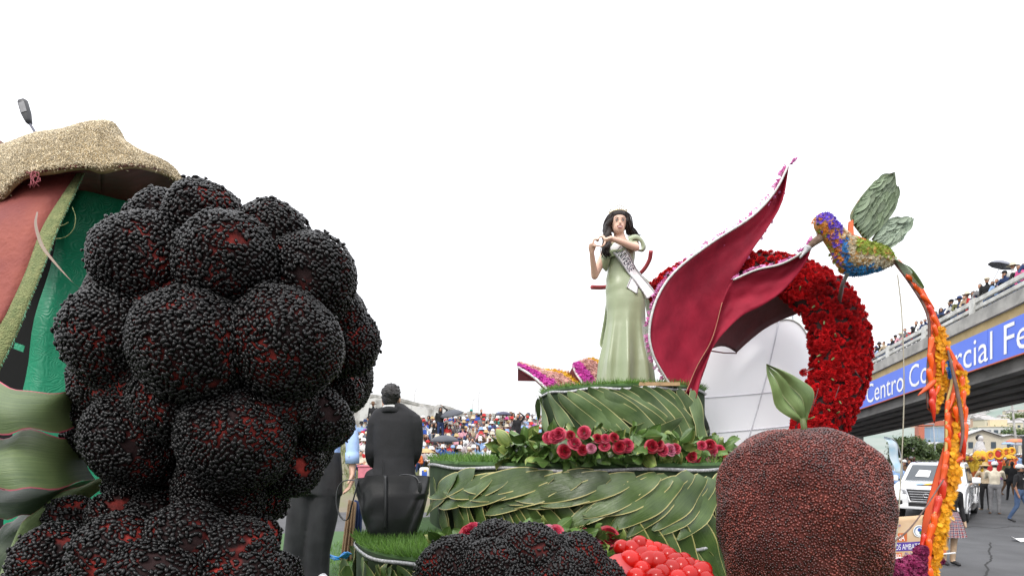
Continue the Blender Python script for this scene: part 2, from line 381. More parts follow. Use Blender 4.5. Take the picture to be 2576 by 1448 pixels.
# ------------------------------------------------------------------ overpass
BT = lambda t, s, z: np.array([19.6 + .222 * t + s * .976, 25 + t - s * .217, z - .068 * t])
def beam(t0, t1, s0, s1, z0, z1):
    return np.array([BT(t, s, z) for z in (z0, z1) for s in (s0, s1) for t in (t0, t1)]), HEXF
m_ochre = mat('ochre_paint', (.50, .37, .17), (.40, .29, .13), rough=.7, nscale=2)
m_signb = mat('sign_blue', H('5c7ce6'), H('5272dc'), rough=.5, nscale=.4)
m_white = mat('white_paint', (.88, .88, .88), (.8, .8, .8), rough=.6, nscale=3)
m_redp = mat('red_trim', (.55, .12, .06), rough=.6)
br = thing('overpass', 'concrete road overpass with slatted parapet crossing above the street', 'bridge', (22, 36, ROAD))
T0, T1 = -24, 31
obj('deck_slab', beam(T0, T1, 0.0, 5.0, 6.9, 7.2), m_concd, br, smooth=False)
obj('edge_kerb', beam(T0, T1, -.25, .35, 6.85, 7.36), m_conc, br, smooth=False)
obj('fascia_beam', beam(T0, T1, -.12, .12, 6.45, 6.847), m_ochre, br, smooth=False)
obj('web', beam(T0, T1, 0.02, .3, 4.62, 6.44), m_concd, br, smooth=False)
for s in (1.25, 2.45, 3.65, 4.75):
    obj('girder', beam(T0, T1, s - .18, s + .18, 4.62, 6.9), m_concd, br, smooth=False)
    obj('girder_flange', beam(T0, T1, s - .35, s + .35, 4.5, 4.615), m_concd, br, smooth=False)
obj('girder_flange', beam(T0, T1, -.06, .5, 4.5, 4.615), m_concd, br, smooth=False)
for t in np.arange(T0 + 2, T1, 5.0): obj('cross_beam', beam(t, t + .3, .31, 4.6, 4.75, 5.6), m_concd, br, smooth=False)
k = 0
for t in np.arange(-21.4, 27, 3.9):
    obj('parapet_post', beam(t - .17, t + .17, -.2, .12, 7.362, 8.0), m_white if False else mat('parapet_grey', (.66, .66, .64), (.40, .40, .38), rough=.9, nscale=2.5, bump=.3, bscale=20, detail=8), br, smooth=False)
    for z0, z1 in ((7.5, 7.64), (7.78, 7.95)):
        obj('rail', beam(t + .173, t + 3.9 - .173, -.16, -.04, z0, z1), MATS['parapet_grey'], br, smooth=False)
for t in (22.5, -23): obj('pier', beam(t, t + 1.2, .3, 4.7, ROAD + .068 * t, 4.49), m_conc, br, smooth=False)
obj('abutment', beam(26, 31, -.3, 5.2, ROAD + 1.5, 6.84), m_conc, br, smooth=False)
bs = thing('shop_sign', 'long blue sign with white lettering fixed to the overpass side', 'sign', tuple(BT(0, -.2, 5.05)))
for t0, t1 in ((13, 4.3), (4.28, -3.0), (-3.02, -9.6), (-9.62, -16)):
    obj('sign_panel', beam(t1, t0, -.22, -.13, 5.05, 6.44), m_signb, bs, smooth=False)
obj('lower_trim', beam(-16, 13, -.235, -.13, 5.0, 5.046), m_redp, bs, smooth=False)
def sign_text(txt, t_start, wid, z0, hgt, m):
    V, F = text_geo(txt, wid, hgt); W = np.array([BT(t_start - v[0] / 1.027, -.236, z0 + v[1]) for v in V]); return W, F
tv = text_geo('Centro Comercial Ferroviario'); w0 = tv[0][:, 0].max(); w1 = text_geo('Centro Comercial ')[0][:, 0].max()
w1 = text_geo('Centro Comercial F')[0][:, 0].max() - text_geo('F')[0][:, 0].max()
o = obj('lettering', sign_text('Centro Comercial Ferroviario', 8.55, 12.9 * w0 / w1, 5.2, 1.12, m_white), m_white, bs, smooth=False)

# ------------------------------------------------------------------ background beyond the overpass
def hillz(x, y): 
    u = max(0, (y - 120) / 380); return ROAD - .05 + 50 * min(1, u) ** 1.2 * (.75 + .25 * math.sin(x * .011 + 1) + .12 * math.sin(x * .03 + y * .01))
structure(obj('hills', grid([[(x, y, hillz(x, y)) for x in np.linspace(40, 800, 60)] for y in np.linspace(120, 620, 34)]), m_hill))
HC = [(.62, .58, .52), (.5, .34, .25), (.66, .64, .62), (.45, .44, .43), (.55, .5, .38)]
m_roof = mat('tin_roof', (.36, .34, .33), (.28, .27, .27), rough=.7, nscale=1); m_tile = mat('tile_roof', (.30, .17, .12), rough=.8)
m_glass = mat('dark_glass', (.05, .07, .09), rough=.15)
def house(x, y, z, w, d, h, k):
    t = thing('house', ['cream', 'brick coloured', 'white', 'grey', 'ochre'][k] + ' house on the far hillside beyond the overpass', 'house', (x, y, z), rz=RND.uniform(-.5, .5), group='houses on the far hillside')
    obj('wall', box((0, 0, h / 2 - 1), (w, d, h + 2)), mat('house_%d' % k, HC[k], rough=.9), t, local=True, smooth=False)
    rf = np.array([[-w * .55, -d * .55, h], [w * .55, -d * .55, h], [w * .55, d * .55, h], [-w * .55, d * .55, h], [-w * .55, 0, h + w * .22], [w * .55, 0, h + w * .22]])
    obj('roof', (rf, [(0, 1, 5, 4), (2, 3, 4, 5), (0, 4, 3), (1, 2, 5), (0, 3, 2, 1)]), m_tile if k == 0 else m_roof, t, local=True, smooth=False)
    for sx in (-.25, .25): obj('window', box((w * sx, -d / 2, h * .55), (w * .18, .16, h * .3)), m_glass, t, local=True, smooth=False)
for i in range(110):
    y = RND.uniform(230, 560); k = RND.uniform(.70, .93); x = k * y
    house(x, y, hillz(x, y), RND.uniform(4, 7), RND.uniform(4, 6), RND.uniform(2.5, 5), RND.randrange(5))
# apartment block
Yb = 190; c = P(2497, 1078, Yb); ab = thing('apartment_block', 'pale four storey apartment block below the far hills', 'building', (c[0], Yb, 0), rz=-.5)
m_ab = mat('block_render', (.52, .52, .50), (.42, .42, .41), rough=.9, nscale=.3); m_abc = mat('block_cream', (.62, .52, .36), rough=.9)
obj('wall', box((0, 0, 3.5), (9.5, 7, 11)), m_ab, ab, local=True, smooth=False); obj('roof_slab', box((0, 0, 9.1), (10.1, 7.6, .3)), m_abc, ab, local=True, smooth=False)
obj('rooftop_room', box((1.2, .4, 10.3), (4.5, 3.2, 2.2)), m_abc, ab, local=True, smooth=False)
for fl in range(4):
    for i in range(5):
        w = obj('window', box((-3.7 + i * 1.85, -3.5, -.2 + fl * 2.5), (1.15, .2, 1.2)), m_glass, ab, local=True, smooth=False)
        obj('sill', box((-3.7 + i * 1.85, -3.58, -.9 + fl * 2.5), (1.35, .2, .12)), m_abc, w, local=True, smooth=False)
    for i in range(3): obj('window', box((-4.75, -2.1 + i * 2.1, -.2 + fl * 2.5), (.2, 1.1, 1.2)), m_glass, ab, local=True, smooth=False)
# sheds
def shed(dx0, dx1, ytop, yeave, Y, dep, label, mr, mw, rz=0):
    A = P(dx0, yeave, Y); B = P(dx1, yeave, Y); w = B[0] - A[0]; he = A[2] - ROAD; hr = P(0, ytop, Y)[2] - ROAD
    t = thing('shed', label, 'shed', ((A[0] + B[0]) / 2, Y, ROAD), rz=rz)
    obj('wall', box((0, dep / 2, he / 2), (w, dep, he)), mw, t, local=True, smooth=False)
    rf = np.array([[-w * .53, -.5, he], [w * .53, -.5, he], [w * .53, dep + .5, he], [-w * .53, dep + .5, he], [0, -.5, hr], [0, dep + .5, hr]])
    obj('roof', thick((rf, [(0, 4, 5, 3), (4, 1, 2, 5)]), .12), mr, t, local=True, smooth=False)
    obj('gable', (np.array([[-w / 2, 0, he], [w / 2, 0, he], [0, 0, hr - .1], [-w / 2, .2, he], [w / 2, .2, he], [0, .2, hr - .1]]), [(0, 1, 2), (5, 4, 3), (0, 2, 5, 3), (1, 4, 5, 2)]), mw, t, local=True, smooth=False)
    for k in range(3): obj('window', box((-w * .3 + k * w * .3, -.03, he * .7), (w * .13, .08, he * .22)), m_glass, t, local=True, smooth=False)
m_shw = mat('shed_wall', (.55, .50, .40), rough=.9); m_shr = mat('shed_roof', (.50, .50, .51), (.40, .40, .41), rough=.6, nscale=1.5)
shed(2432, 2506, 1079, 1096, 75, 22, 'long pale gabled shed with grey roof behind the parade', m_shr, m_shw, -.55)
shed(2490, 2590, 1092, 1103, 95, 16, 'low wide market shed with light metal roof under the hills', m_shr, m_shw, -.3)
shed(2318, 2400, 1112, 1128, 78, 10, 'low cream shed with grey tin roof behind the leafy tree', m_shr, m_shw, -.3)
# glass-fronted building
A = P(2352, 1112, 84); gb = thing('glass_building', 'building with blue glass front inside a brick red frame', 'building', (A[0], 84, ROAD), rz=-.5)
obj('frame', cat(box((0, 0, 5.9), (4.6, 4, .7)), box((-1.95, 0, 2.7), (.7, 4, 5.5)), box((1.95, 0, 2.7), (.7, 4, 5.5))), mat('brick_red', (.42, .13, .08), rough=.8), gb, local=True, smooth=False)
for i in range(4):
    for j in range(3): obj('pane', box((-1.2 + i * .8, -1.6, 1.0 + j * 1.75), (.76, .1, 1.7)), mat('blue_glass', (.25, .33, .42), (.18, .26, .36), rough=.2, nscale=.8), gb, local=True, smooth=False)
# poles
def pole(name, label, base, top, r, m, extra=None, group=None):
    t = thing(name, label, 'pole', tuple(base), group=group); obj('shaft', tube([base, (np.array(base) + top) / 2, top], [r, r * .85, r * .7], 8), m, t); return t
Yp = 60; a = np.array([(2562 - CX) / S * Yp, Yp, ROAD]); b = P(2543, 1000, Yp)
tp_ = pole('utility_pole', 'tall leaning concrete utility pole with crossarms beyond the overpass', a, b, .12, m_conc)
for q in (.82, .93): c = a + (b - a) * q; obj('crossarm', box(c, (1.6, .12, .12), rz=.5), m_conc, tp_, smooth=False)
Yp = 58; a = np.array([(2355 - CX) / S * Yp, Yp, ROAD]); b = P(2347, 1066, Yp); lp_ = pole('street_lamp', 'slim grey street lamp beside the leafy tree beyond the overpass', a, b, .07, m_grey); lp_['category'] = 'street lamp'
obj('lamp_head', bevbox(b + (-.45, 0, .05), (1.0, .28, .12), .04), m_grey, lp_)
Yp = 40; b = P(1993, 786, Yp); a = np.array([b[0] + .3, Yp, ROAD]); lp_ = pole('street_lamp', 'tall double arm street lamp seen through the carnation loop', a, b, .09, m_grey); lp_['category'] = 'street lamp'
obj('arm', tube([b, b + (.5, 0, .12), b + (.9, 0, .1)], .035, 6), m_grey, lp_); obj('lamp_head', bevbox(b + (1.15, 0, .1), (.7, .26, .1), .03), m_grey, lp_)
obj('arm', tube([b, b + (-.3, 0, .5), b + (-.4, 0, .75)], .03, 6), m_grey, lp_)
# utility wires
m_wire = mat('wire_black', (.25, .25, .26), rough=.6)
for i, (p0, p1) in enumerate((((2186, 900), (2576, 560)), ((2230, 760), (2560, 480)))):
    A = P(*p0, 45); B = P(*p1, 30); q = [A + (B - A) * u - np.array([0, 0, .5 * 4 * u * (1 - u)]) for u in np.linspace(-.6, 1.3, 24)]
    tag(obj('overhead_wire', tube(q, .007, 4), m_wire, loc=tuple(A)), ('lower' if i == 0 else 'upper') + ' thin overhead wire slanting across the sky by the overpass', 'wire')

# ---- trees
m_bark = mat('bark', (.16, .12, .08), (.08, .06, .04), rough=.95, nscale=12, bump=.6, bscale=30)
def leafcard(l=.1, w=.05):
    return np.array([[0, 0, 0], [w / 2, l * .45, .012], [0, l, 0], [-w / 2, l * .45, .012]]), np.array([[0, 1, 2], [0, 2, 3]])
def tree(name, label, base, h, rx, n, m, size, seed, trunk_r=.14, group=None):
    r = np.random.default_rng(seed); t = thing(name, label, 'tree', tuple(base), group=group); base = np.array(base, float)
    tips = []; lim = []
    trunk = spline([base, base + (.05 * h, 0, h * .3), base + (0, .03 * h, h * .62), base + (.02 * h, 0, h * .92)], 10)
    lim.append(tube(trunk, np.linspace(trunk_r, trunk_r * .15, 10), 7))
    for i in range(22):
        z = r.uniform(.22, .92); q = trunk[int(z * 9)]; th = r.uniform(0, 2 * PI); ln = rx * r.uniform(.5, 1.05) * math.sin(PI * min(1, .18 + z * .8)) ** .6
        e = q + np.array([math.cos(th) * ln, math.sin(th) * ln, ln * r.uniform(.1, .7)])
        lim.append(tube([q, (q + e) / 2 + (0, 0, .06 * h * r.uniform(-.3, .6)), e], [trunk_r * .35, trunk_r * .2, trunk_r * .07], 5)); tips += [e, (q + e) / 2 + r.normal(0, .1, 3) * rx, e + r.normal(0, .15, 3) * rx]
    obj('trunk', cat(*lim), m_bark, t)
    tips = np.array(tips); k = r.integers(0, len(tips), n); pos = tips[k] + r.normal(0, 1, (n, 3)) * rx * np.array([.17, .17, .13]) * r.uniform(.5, 1.3, (n, 1))
    obj('crown', scatter(leafcard(size, size * .55), pos, nrm(pos - base - (0, 0, h * .4)) + (0, 0, .4), r.uniform(.6, 1.4, n), tilt=.6), m, t, kind='stuff')
m_fol = mat('tree_leaves', (.085, .135, .035), (.045, .08, .022), rough=.55, nscale=1.5, island=.45, transl=.3)
m_fol2 = mat('bush_leaves', (.16, .21, .06), (.09, .13, .04), rough=.6, nscale=1.5, island=.4, transl=.3)
def gpos(dx, Y): return ((dx - CX) / S * Y, Y, ROAD)
tree('leafy_tree', 'dense dark green tree with a rounded crown beneath the overpass', gpos(2290, 46), 3.75, 1.35, 9000, m_fol, .22, 3)
tree('leafy_tree', 'small pale green tree between the leafy tree and red framed building', gpos(2345, 62), 3.2, 1.2, 3000, m_fol2, .25, 4)
tree('low_shrub', 'low light green shrub at the foot of the dense tree', gpos(2322, 42), 1.2, 1.1, 3000, m_fol2, .16, 5, .06)
for i, (dx, Y, h, rx) in enumerate(((2440, 125, 4.5, 3), (2462, 140, 4.5, 3), (2545, 150, 5, 3.5), (2572, 160, 5, 4), (2415, 150, 5, 3.5), (2530, 300, 6, 5), (2470, 340, 6, 5), (2560, 360, 7, 6))):
    x = (dx - CX) / S * Y; tree('distant_tree', 'distant rounded tree below the far hills', (x, Y, hillz(x, Y) if Y > 120 else ROAD), h, rx, 1400, m_fol2 if i % 2 else m_fol, .55 if Y < 200 else 1.1, 20 + i, .2, group='distant trees below the hills')

# ------------------------------------------------------------------ people
SKIN = mat('skin', (.48, .27, .18), (.42, .22, .14), rough=.55, nscale=10)
SKIN2 = mat('skin_tan', (.33, .17, .105), (.28, .14, .085), rough=.55, nscale=10)
SKIN3 = mat('skin_fair', (.62, .40, .30), (.55, .33, .24), rough=.5, nscale=6)
HAIR = mat('hair_black', (.014, .011, .010), (.006, .005, .005), rough=.45, nscale=40, bump=.5, bscale=120)
SHOE = mat('shoe_dark', (.02, .02, .022), rough=.5)
def cloth(name, c, **k):
    return mat('cloth_' + name, c, tuple(x * .72 for x in c), rough=.9, nscale=9, bump=.2, bscale=22, spec=.3, **k)
CL = {k: cloth(k, v) for k, v in dict(white=(.78, .78, .77), black=(.02, .02, .022), navy=(.03, .05, .13), blue=(.05, .12, .48), sky=(.30, .45, .72), red=(.52, .04, .04), purple=(.26, .06, .38),
      maroon=(.12, .03, .04), beige=(.50, .40, .28), grey=(.22, .22, .23), teal=(.03, .30, .25), pink=(.68, .36, .42), orange=(.62, .16, .05), brown=(.17, .10, .06), cream=(.64, .58, .46), olive=(.16, .16, .07),
      yellow=(.75, .48, .05), denim=(.08, .13, .24), khaki=(.34, .27, .18), straw=(.55, .40, .20), magenta=(.62, .10, .28), stripe=(.50, .44, .44), green=(.06, .25, .08), lightgrey=(.55, .55, .56)).items()}
def mirror(d):
    out = dict(d)
    for k, v in d.items():
        if k.endswith('+'): out[k[:-1] + '-'] = (-v[0], v[1], v[2]); 
    return out
STAND = mirror({'pelvis': (0, 0, .95), 'waist': (0, .0, 1.10), 'chest': (0, -.005, 1.28), 'neck': (0, .01, 1.46), 'head': (0, -.02, 1.605), 'sh+': (.185, 0, 1.39), 'el+': (.25, .03, 1.12), 'wr+': (.245, -.05, .88), 'hip+': (.09, 0, .93), 'kn+': (.105, -.02, .5), 'an+': (.11, .02, .09), 'toe+': (.13, -.13, .035)})
SIT = mirror({'pelvis': (0, 0, .12), 'waist': (0, -.01, .26), 'chest': (0, -.05, .44), 'neck': (0, -.07, .62), 'head': (0, -.11, .765), 'sh+': (.18, -.06, .55), 'el+': (.25, -.13, .30), 'wr+': (.10, -.33, .33), 'hip+': (.09, -.02, .12), 'kn+': (.15, -.42, .30), 'an+': (.12, -.46, -.10), 'toe+': (.13, -.6, -.15)})
def var(base, **k):
    d = dict(base)
    for a, v in k.items():
        a = a.replace('_L', '+').replace('_R', '-'); d[a] = v
    return d
SITCAM = var(SIT, el_L=(.24, -.2, .46), wr_L=(.07, -.26, .70), el_R=(-.24, -.2, .46), wr_R=(-.06, -.26, .71))
SITFOLD = var(SIT, el_L=(.25, -.10, .32), wr_L=(-.08, -.26, .36), el_R=(-.25, -.10, .32), wr_R=(.08, -.25, .39))
SITCHIN = var(SIT, el_L=(.20, -.32, .34), wr_L=(.05, -.24, .62), kn_L=(.12, -.38, .38))
STCAM = var(STAND, el_L=(.25, -.14, 1.22), wr_L=(.08, -.22, 1.52), el_R=(-.25, -.14, 1.22), wr_R=(-.07, -.22, 1.53))
STUP = var(STAND, el_L=(.34, -.05, 1.55), wr_L=(.12, -.03, 1.74), el_R=(-.24, .02, 1.13), wr_R=(-.22, -.1, .92))
LEAN = var(STAND, chest=(0, -.10, 1.25), neck=(0, -.14, 1.42), head=(0, -.20, 1.55), sh_L=(.18, -.12, 1.35), sh_R=(-.18, -.12, 1.35), el_L=(.26, -.24, 1.12), wr_L=(.14, -.42, 1.05), el_R=(-.26, -.24, 1.12), wr_R=(-.12, -.42, 1.05))
LEANC = var(LEAN, el_L=(.24, -.32, 1.22), wr_L=(.06, -.40, 1.48))
WALK = var(STAND, kn_L=(.10, -.16, .52), an_L=(.11, -.22, .10), toe_L=(.13, -.37, .05), kn_R=(-.10, .02, .5), an_R=(-.11, .20, .14), toe_R=(-.12, .06, .04))
BACKPH = var(STAND, el_L=(.24, -.2, 1.18), wr_L=(.10, -.34, 1.34), el_R=(-.24, -.2, 1.18), wr_R=(-.10, -.34, 1.34))
def body_prims(J, female=False, sleeve='long', shorts=False, hand=True):
    J = {k: np.array(v, float) for k, v in J.items()}; pr = []
    def add(g, tg, a, b, r): pr.append((g, tg, a, b, r))
    side = nrm(J['sh+'] - J['sh-']); ax = side
    tor = [J['pelvis'] - (0, 0, .04), J['pelvis'] * .5 + J['waist'] * .5, J['waist'], J['chest'], (J['sh+'] + J['sh-']) / 2 + (0, 0, -.02), J['neck'] - (0, 0, .02)]
    rx = [.145, .15, .135, .165, .15, .06]; ry = [.105, .108, .10, .115, .085, .05]
    if female: rx = [.15, .155, .118, .15, .13, .05]
    up = np.tile(np.cross(ax, (0, 0, 1)), (6, 1))
    g = tube(tor, rx, 14, ry=ry, up=[-nrm(np.cross(t, ax)) for t in nrm(np.gradient(np.array(tor), axis=0))])
    add(g, 'top', J['waist'], J['neck'] - (0, 0, .05), .15)
    add(ell(J['pelvis'] - (0, 0, .02), (.155, .115, .12), 12, 8), 'bottom', J['pelvis'] - (0, 0, .05), J['pelvis'] - (0, 0, .06), .13)
    add(capsule(J['neck'] - (0, 0, .05), .055, J['head'] - (0, 0, .06), .05), 'skin', J['neck'] + (0, 0, .01), J['head'], .052)
    h = J['head']; add(cat(ell(h + (0, .012, .02), (.077, .095, .105), 14, 10), ell(h + (0, -.025, -.045), (.058, .062, .065), 12, 8), ell(h + (0, -.09, -.015), (.014, .022, .022), 8, 6)), 'head', h, h + (0, 0, .01), .11)
    for s in '+-':
        sh, el, wr = J['sh' + s], J['el' + s], J['wr' + s]
        add(capsule(sh, .066, el, .046), 'top', sh, el, .05)
        if sleeve == 'short': add(capsule(el, .043, wr, .029), 'skin', el - (el - sh) * .45, wr, .04)
        else: add(capsule(el, .048, wr, .036), 'top', el, wr, .04)
        d = nrm(wr - el); add(capsule(wr + d * .02, .03, wr + d * .13, .026), 'skin', wr + d * .03, wr + d * .14, .03)
        hp, kn, an, to = J['hip' + s], J['kn' + s], J['an' + s], J['toe' + s]
        add(capsule(hp, .088, kn, .062), 'bottom', hp, kn, .075); add(capsule(kn, .06, an, .046), 'skin' if shorts else 'bottom', kn, an, .05)
        add(capsule(an - (0, 0, .03), .045, to, .035), 'shoe', an - (0, 0, .05), to, .04)
    return pr, J
SLOT = ['skin', 'top', 'bottom', 'hair', 'shoe']
def body_mesh(name, J, vox=.03, longhair=False, sm=3, **k):
    pr, J = body_prims(J, **k); V, F = voxel([p[0] for p in pr], vox, sm)
    me = to_mesh(name, (V, F)); C = np.array([V[list(q)].mean(0) for q in F])
    D = []
    for g, tg, a, b, r in pr:
        ab = b - a; t = np.clip(((C - a) @ ab) / (ab @ ab + 1e-9), 0, 1); D.append(np.linalg.norm(C - (a + t[:, None] * ab), axis=1) - r)
    i = np.argmin(np.array(D), axis=0); h = J['head']; idx = []
    for j, c in zip(i, C):
        tg = pr[j][1]
        if tg == 'head':
            r = c - h; tg = 'hair' if (r[2] > .055 + .25 * max(0, -r[1] - .02) or r[1] > (.0 if r[2] > -.06 else .05) or (r[1] > -.03 and abs(r[0]) > .06 and r[2] > -.01)) else 'skin'
        idx.append(SLOT.index(tg))
    for m in (SKIN, CL['blue'], CL['denim'], HAIR, SHOE): me.materials.append(m)
    me.polygons.foreach_set('material_index', np.array(idx, dtype=np.int32)); return me
def headgear():
    out = {}
    cap = cat(ell((0, .01, .065), (.092, .108, .085), 14, 8), thick(grid([[(math.sin(a) * r_, -.055 - math.cos(a) * r_ * 1.05, .055 - r_ * .12) for r_ in (.045, .12)] for a in np.linspace(-1.1, 1.1, 9)]), .006))
    out['cap'] = cap
    out['brim hat'] = lathe([(0.001, .17), (.06, .165), (.085, .14), (.095, .06), (.10, .05), (.19, .028), (.195, .036), (.10, .064)], 18)
    out['bucket hat'] = lathe([(0.001, .15), (.07, .148), (.088, .12), (.098, .05), (.145, .005), (.148, .012), (.10, .06)], 16)
    out['beanie'] = ell((0, .012, .055), (.09, .105, .085), 14, 8)
    return {k: to_mesh(k, v) for k, v in out.items()}
HATS = headgear()
m_lh = to_mesh('long_hair', cat(ell((0, .03, .02), (.098, .10, .118), 14, 10), tube([(0, .06, .0), (0, .085, -.13), (0, .08, -.28), (0, .07, -.36)], [.10, .105, .09, .04], 12, ry=[.07, .06, .05, .02])))
BODY = {'sit': body_mesh('b', SIT), 'sitcam': body_mesh('b', SITCAM), 'sitfold': body_mesh('b', SITFOLD, sleeve='short'), 'sitchin': body_mesh('b', SITCHIN), 'stand': body_mesh('b', STAND), 'stcam': body_mesh('b', STCAM), 'stup': body_mesh('b', STUP), 'lean': body_mesh('b', LEAN), 'leanc': body_mesh('b', LEANC), 'walk': body_mesh('b', WALK)}
HEADZ = {k: np.array(v['head']) for k, v in dict(sit=SIT, sitcam=SITCAM, sitfold=SITFOLD, sitchin=SITCHIN, stand=STAND, stcam=STCAM, stup=STUP, lean=LEAN, leanc=LEANC, walk=WALK).items()}
for k, m in BODY.items(): m.name = 'body_' + k
def person(pose, loc, rz, top, bottom='denim', hat=None, hatc='white', label='', group=None, skin=SKIN2, scale=1.0, longhair=False, mesh=None, shoe=None, hz=None):
    me = mesh or BODY[pose]; o = bpy.data.objects.new('person', me); COL.objects.link(o)
    o.location = loc; o.rotation_euler = (0, 0, rz); o.scale = (scale,) * 3
    for i, m in enumerate((skin, CL.get(top, top), CL.get(bottom, bottom), HAIR, shoe or SHOE)):
        if me.materials[i] != m: o.material_slots[i].link = 'OBJECT'; o.material_slots[i].material = m
    hz = HEADZ[pose] if hz is None else hz
    if hat:
        h = bpy.data.objects.new('hat', HATS[hat]); COL.objects.link(h); h.parent = o; h.location = hz; 
        if not HATS[hat].materials: HATS[hat].materials.append(CL['white'])
        h.material_slots[0].link = 'OBJECT'; h.material_slots[0].material = CL[hatc]
    if longhair:
        if not m_lh.materials: m_lh.materials.append(HAIR)
        h = bpy.data.objects.new('hair', m_lh); COL.objects.link(h); h.parent = o; h.location = hz
    return tag(o, label, 'person', group)
# --- seated and standing spectators on the bank: (zoom x, zoom y of the head, top, hat, hat colour, pose)
# zoom frame of the bank: x' = 905.8 + zx*.18716, y' = 978.9 + zy*.18716
CROWD = [
 (175, 265, 'black', 'brim hat', 'brown', 'stand'), (130, 330, 'grey', 'brim hat', 'black', 'stand'), (75, 570, 'sky', 'cap', 'purple', 'sit'), (685, 262, 'beige', 'cap', 'white', 'stand'),
 (40, 740, 'white', 'bucket hat', 'white', 'sit'), (85, 860, 'red', None, '', 'sit'), (20, 900, 'cream', None, '', 'sitfold'), (120, 420, 'white', 'cap', 'black', 'sitcam'), (30, 640, 'beige', 'cap', 'white', 'sit'),
 (845, 350, 'blue', 'cap', 'white', 'stand'), (930, 310, 'teal', None, 'L', 'stcam'), (975, 380, 'red', None, '', 'sitcam'), (1080, 340, 'black', None, 'L', 'stup'), (1070, 400, 'orange', 'cap', 'black', 'sit'),
 (860, 475, 'blue', 'cap', 'red', 'sit'), (945, 455, 'maroon', None, '', 'sit'), (990, 490, 'black', 'cap', 'white', 'sitcam'), (1060, 480, 'sky', None, '', 'sitcam'), (1150, 460, 'stripe', 'cap', 'grey', 'sitcam'), (1205, 430, 'navy', 'cap', 'blue', 'sit'),
 (1190, 395, 'brown', None, 'L', 'stand'), (1250, 480, 'cream', None, '', 'sitchin'), (1320, 480, 'black', 'cap', 'black', 'sit'), (1325, 415, 'red', None, 'L', 'sit'), (1275, 400, 'red', 'cap', 'white', 'stand'), (1395, 410, 'navy', 'bucket hat', 'white', 'sit'), (1405, 360, 'grey', 'cap', 'white', 'stand'),
 (1440, 395, 'teal', 'cap', 'lightgrey', 'sit'), (1495, 335, 'khaki', 'cap', 'teal', 'stand'), (1445, 430, 'blue', 'cap', 'blue', 'sit'), (1520, 410, 'blue', 'bucket hat', 'cream', 'sit'), (1550, 365, 'blue', 'cap', 'white', 'stand'), (1620, 330, 'black', None, '', 'stand'), (1465, 470, 'white', 'cap', 'grey', 'sitfold'), (1555, 480, 'white', None, '', 'sitfold'),
 (1590, 490, 'cream', None, '', 'sit'), (1655, 450, 'navy', None, '', 'sit'), (1650, 510, 'stripe', None, 'L', 'sit'), (1720, 450, 'brown', None, '', 'sit'), (1735, 410, 'black', None, '', 'sit'), (1775, 465, 'purple', 'bucket hat', 'white', 'sit'), (1790, 430, 'grey', None, '', 'stand'), (1635, 570, 'beige', None, '', 'sitcam'), (1850, 380, 'stripe', 'cap', 'sky', 'stand'),
 (1860, 420, 'teal', 'bucket hat', 'white', 'sit'), (1840, 515, 'navy', 'cap', 'white', 'sit'), (1885, 455, 'beige', 'brim hat', 'cream', 'sit'), (1965, 510, 'stripe', 'brim hat', 'cream', 'sit'), (1975, 440, 'white', 'brim hat', 'magenta', 'sit'), (1965, 380, 'purple', None, '', 'stand'), (2030, 385, 'white', 'brim hat', 'brown', 'stand'), (2080, 500, 'red', 'cap', 'white', 'sit'),
 (2120, 400, 'black', None, '', 'stup'), (2125, 445, 'grey', None, '', 'stcam'), (2180, 415, 'stripe', 'cap', 'white', 'sit'), (2185, 520, 'denim', 'cap', 'brown', 'sit'), (2255, 410, 'olive', 'brim hat', 'brown', 'stand'), (2290, 470, 'pink', 'bucket hat', 'cream', 'sit'), (2335, 420, 'grey', 'cap', 'grey', 'stand'), (2330, 520, 'navy', 'cap', 'purple', 'sit'), (2395, 410, 'pink', 'cap', 'navy', 'stand'), (2430, 490, 'navy', None, 'L', 'sit'),
 (855, 660, 'white', 'brim hat', 'brown', 'sit'), (1000, 750, 'sky', 'cap', 'black', 'sit'), (1095, 730, 'black', 'beanie', 'black', 'sit'), (1160, 765, 'grey', None, '', 'sit'), (1215, 740, 'red', 'cap', 'black', 'sit'), (1290, 780, 'black', None, 'L', 'sit'), (1460, 700, 'grey', None, '', 'sit'), (1605, 730, 'sky', 'cap', 'white', 'sit'), (1520, 790, 'white', 'bucket hat', 'white', 'sit'), (1710, 780, 'white', 'brim hat', 'white', 'sit'),
 (1795, 610, 'khaki', 'cap', 'white', 'sit'), (1825, 745, 'white', 'cap', 'black', 'sit'), (1965, 650, 'pink', 'cap', 'red', 'sitcam'), (2060, 630, 'pink', 'bucket hat', 'pink', 'sitcam'), (950, 830, 'white', 'bucket hat', 'white', 'sit'), (810, 840, 'stripe', None, 'L', 'sit'), (770, 880, 'orange', None, '', 'sit'), (820, 540, 'blue', 'bucket hat', 'blue', 'sit'), (2390, 540, 'red', 'cap', 'red', 'sit'), (2240, 560, 'orange', None, '', 'sit'),
 (1900, 620, 'cream', None, '', 'sitchin'), (2010, 560, 'green', None, '', 'sit'), (1700, 640, 'beige', 'brim hat', 'straw', 'sit'), (2130, 590, 'sky', 'cap', 'white', 'sit'), (1380, 520, 'navy', None, '', 'sit'), (1120, 520, 'grey', None, '', 'sit')]
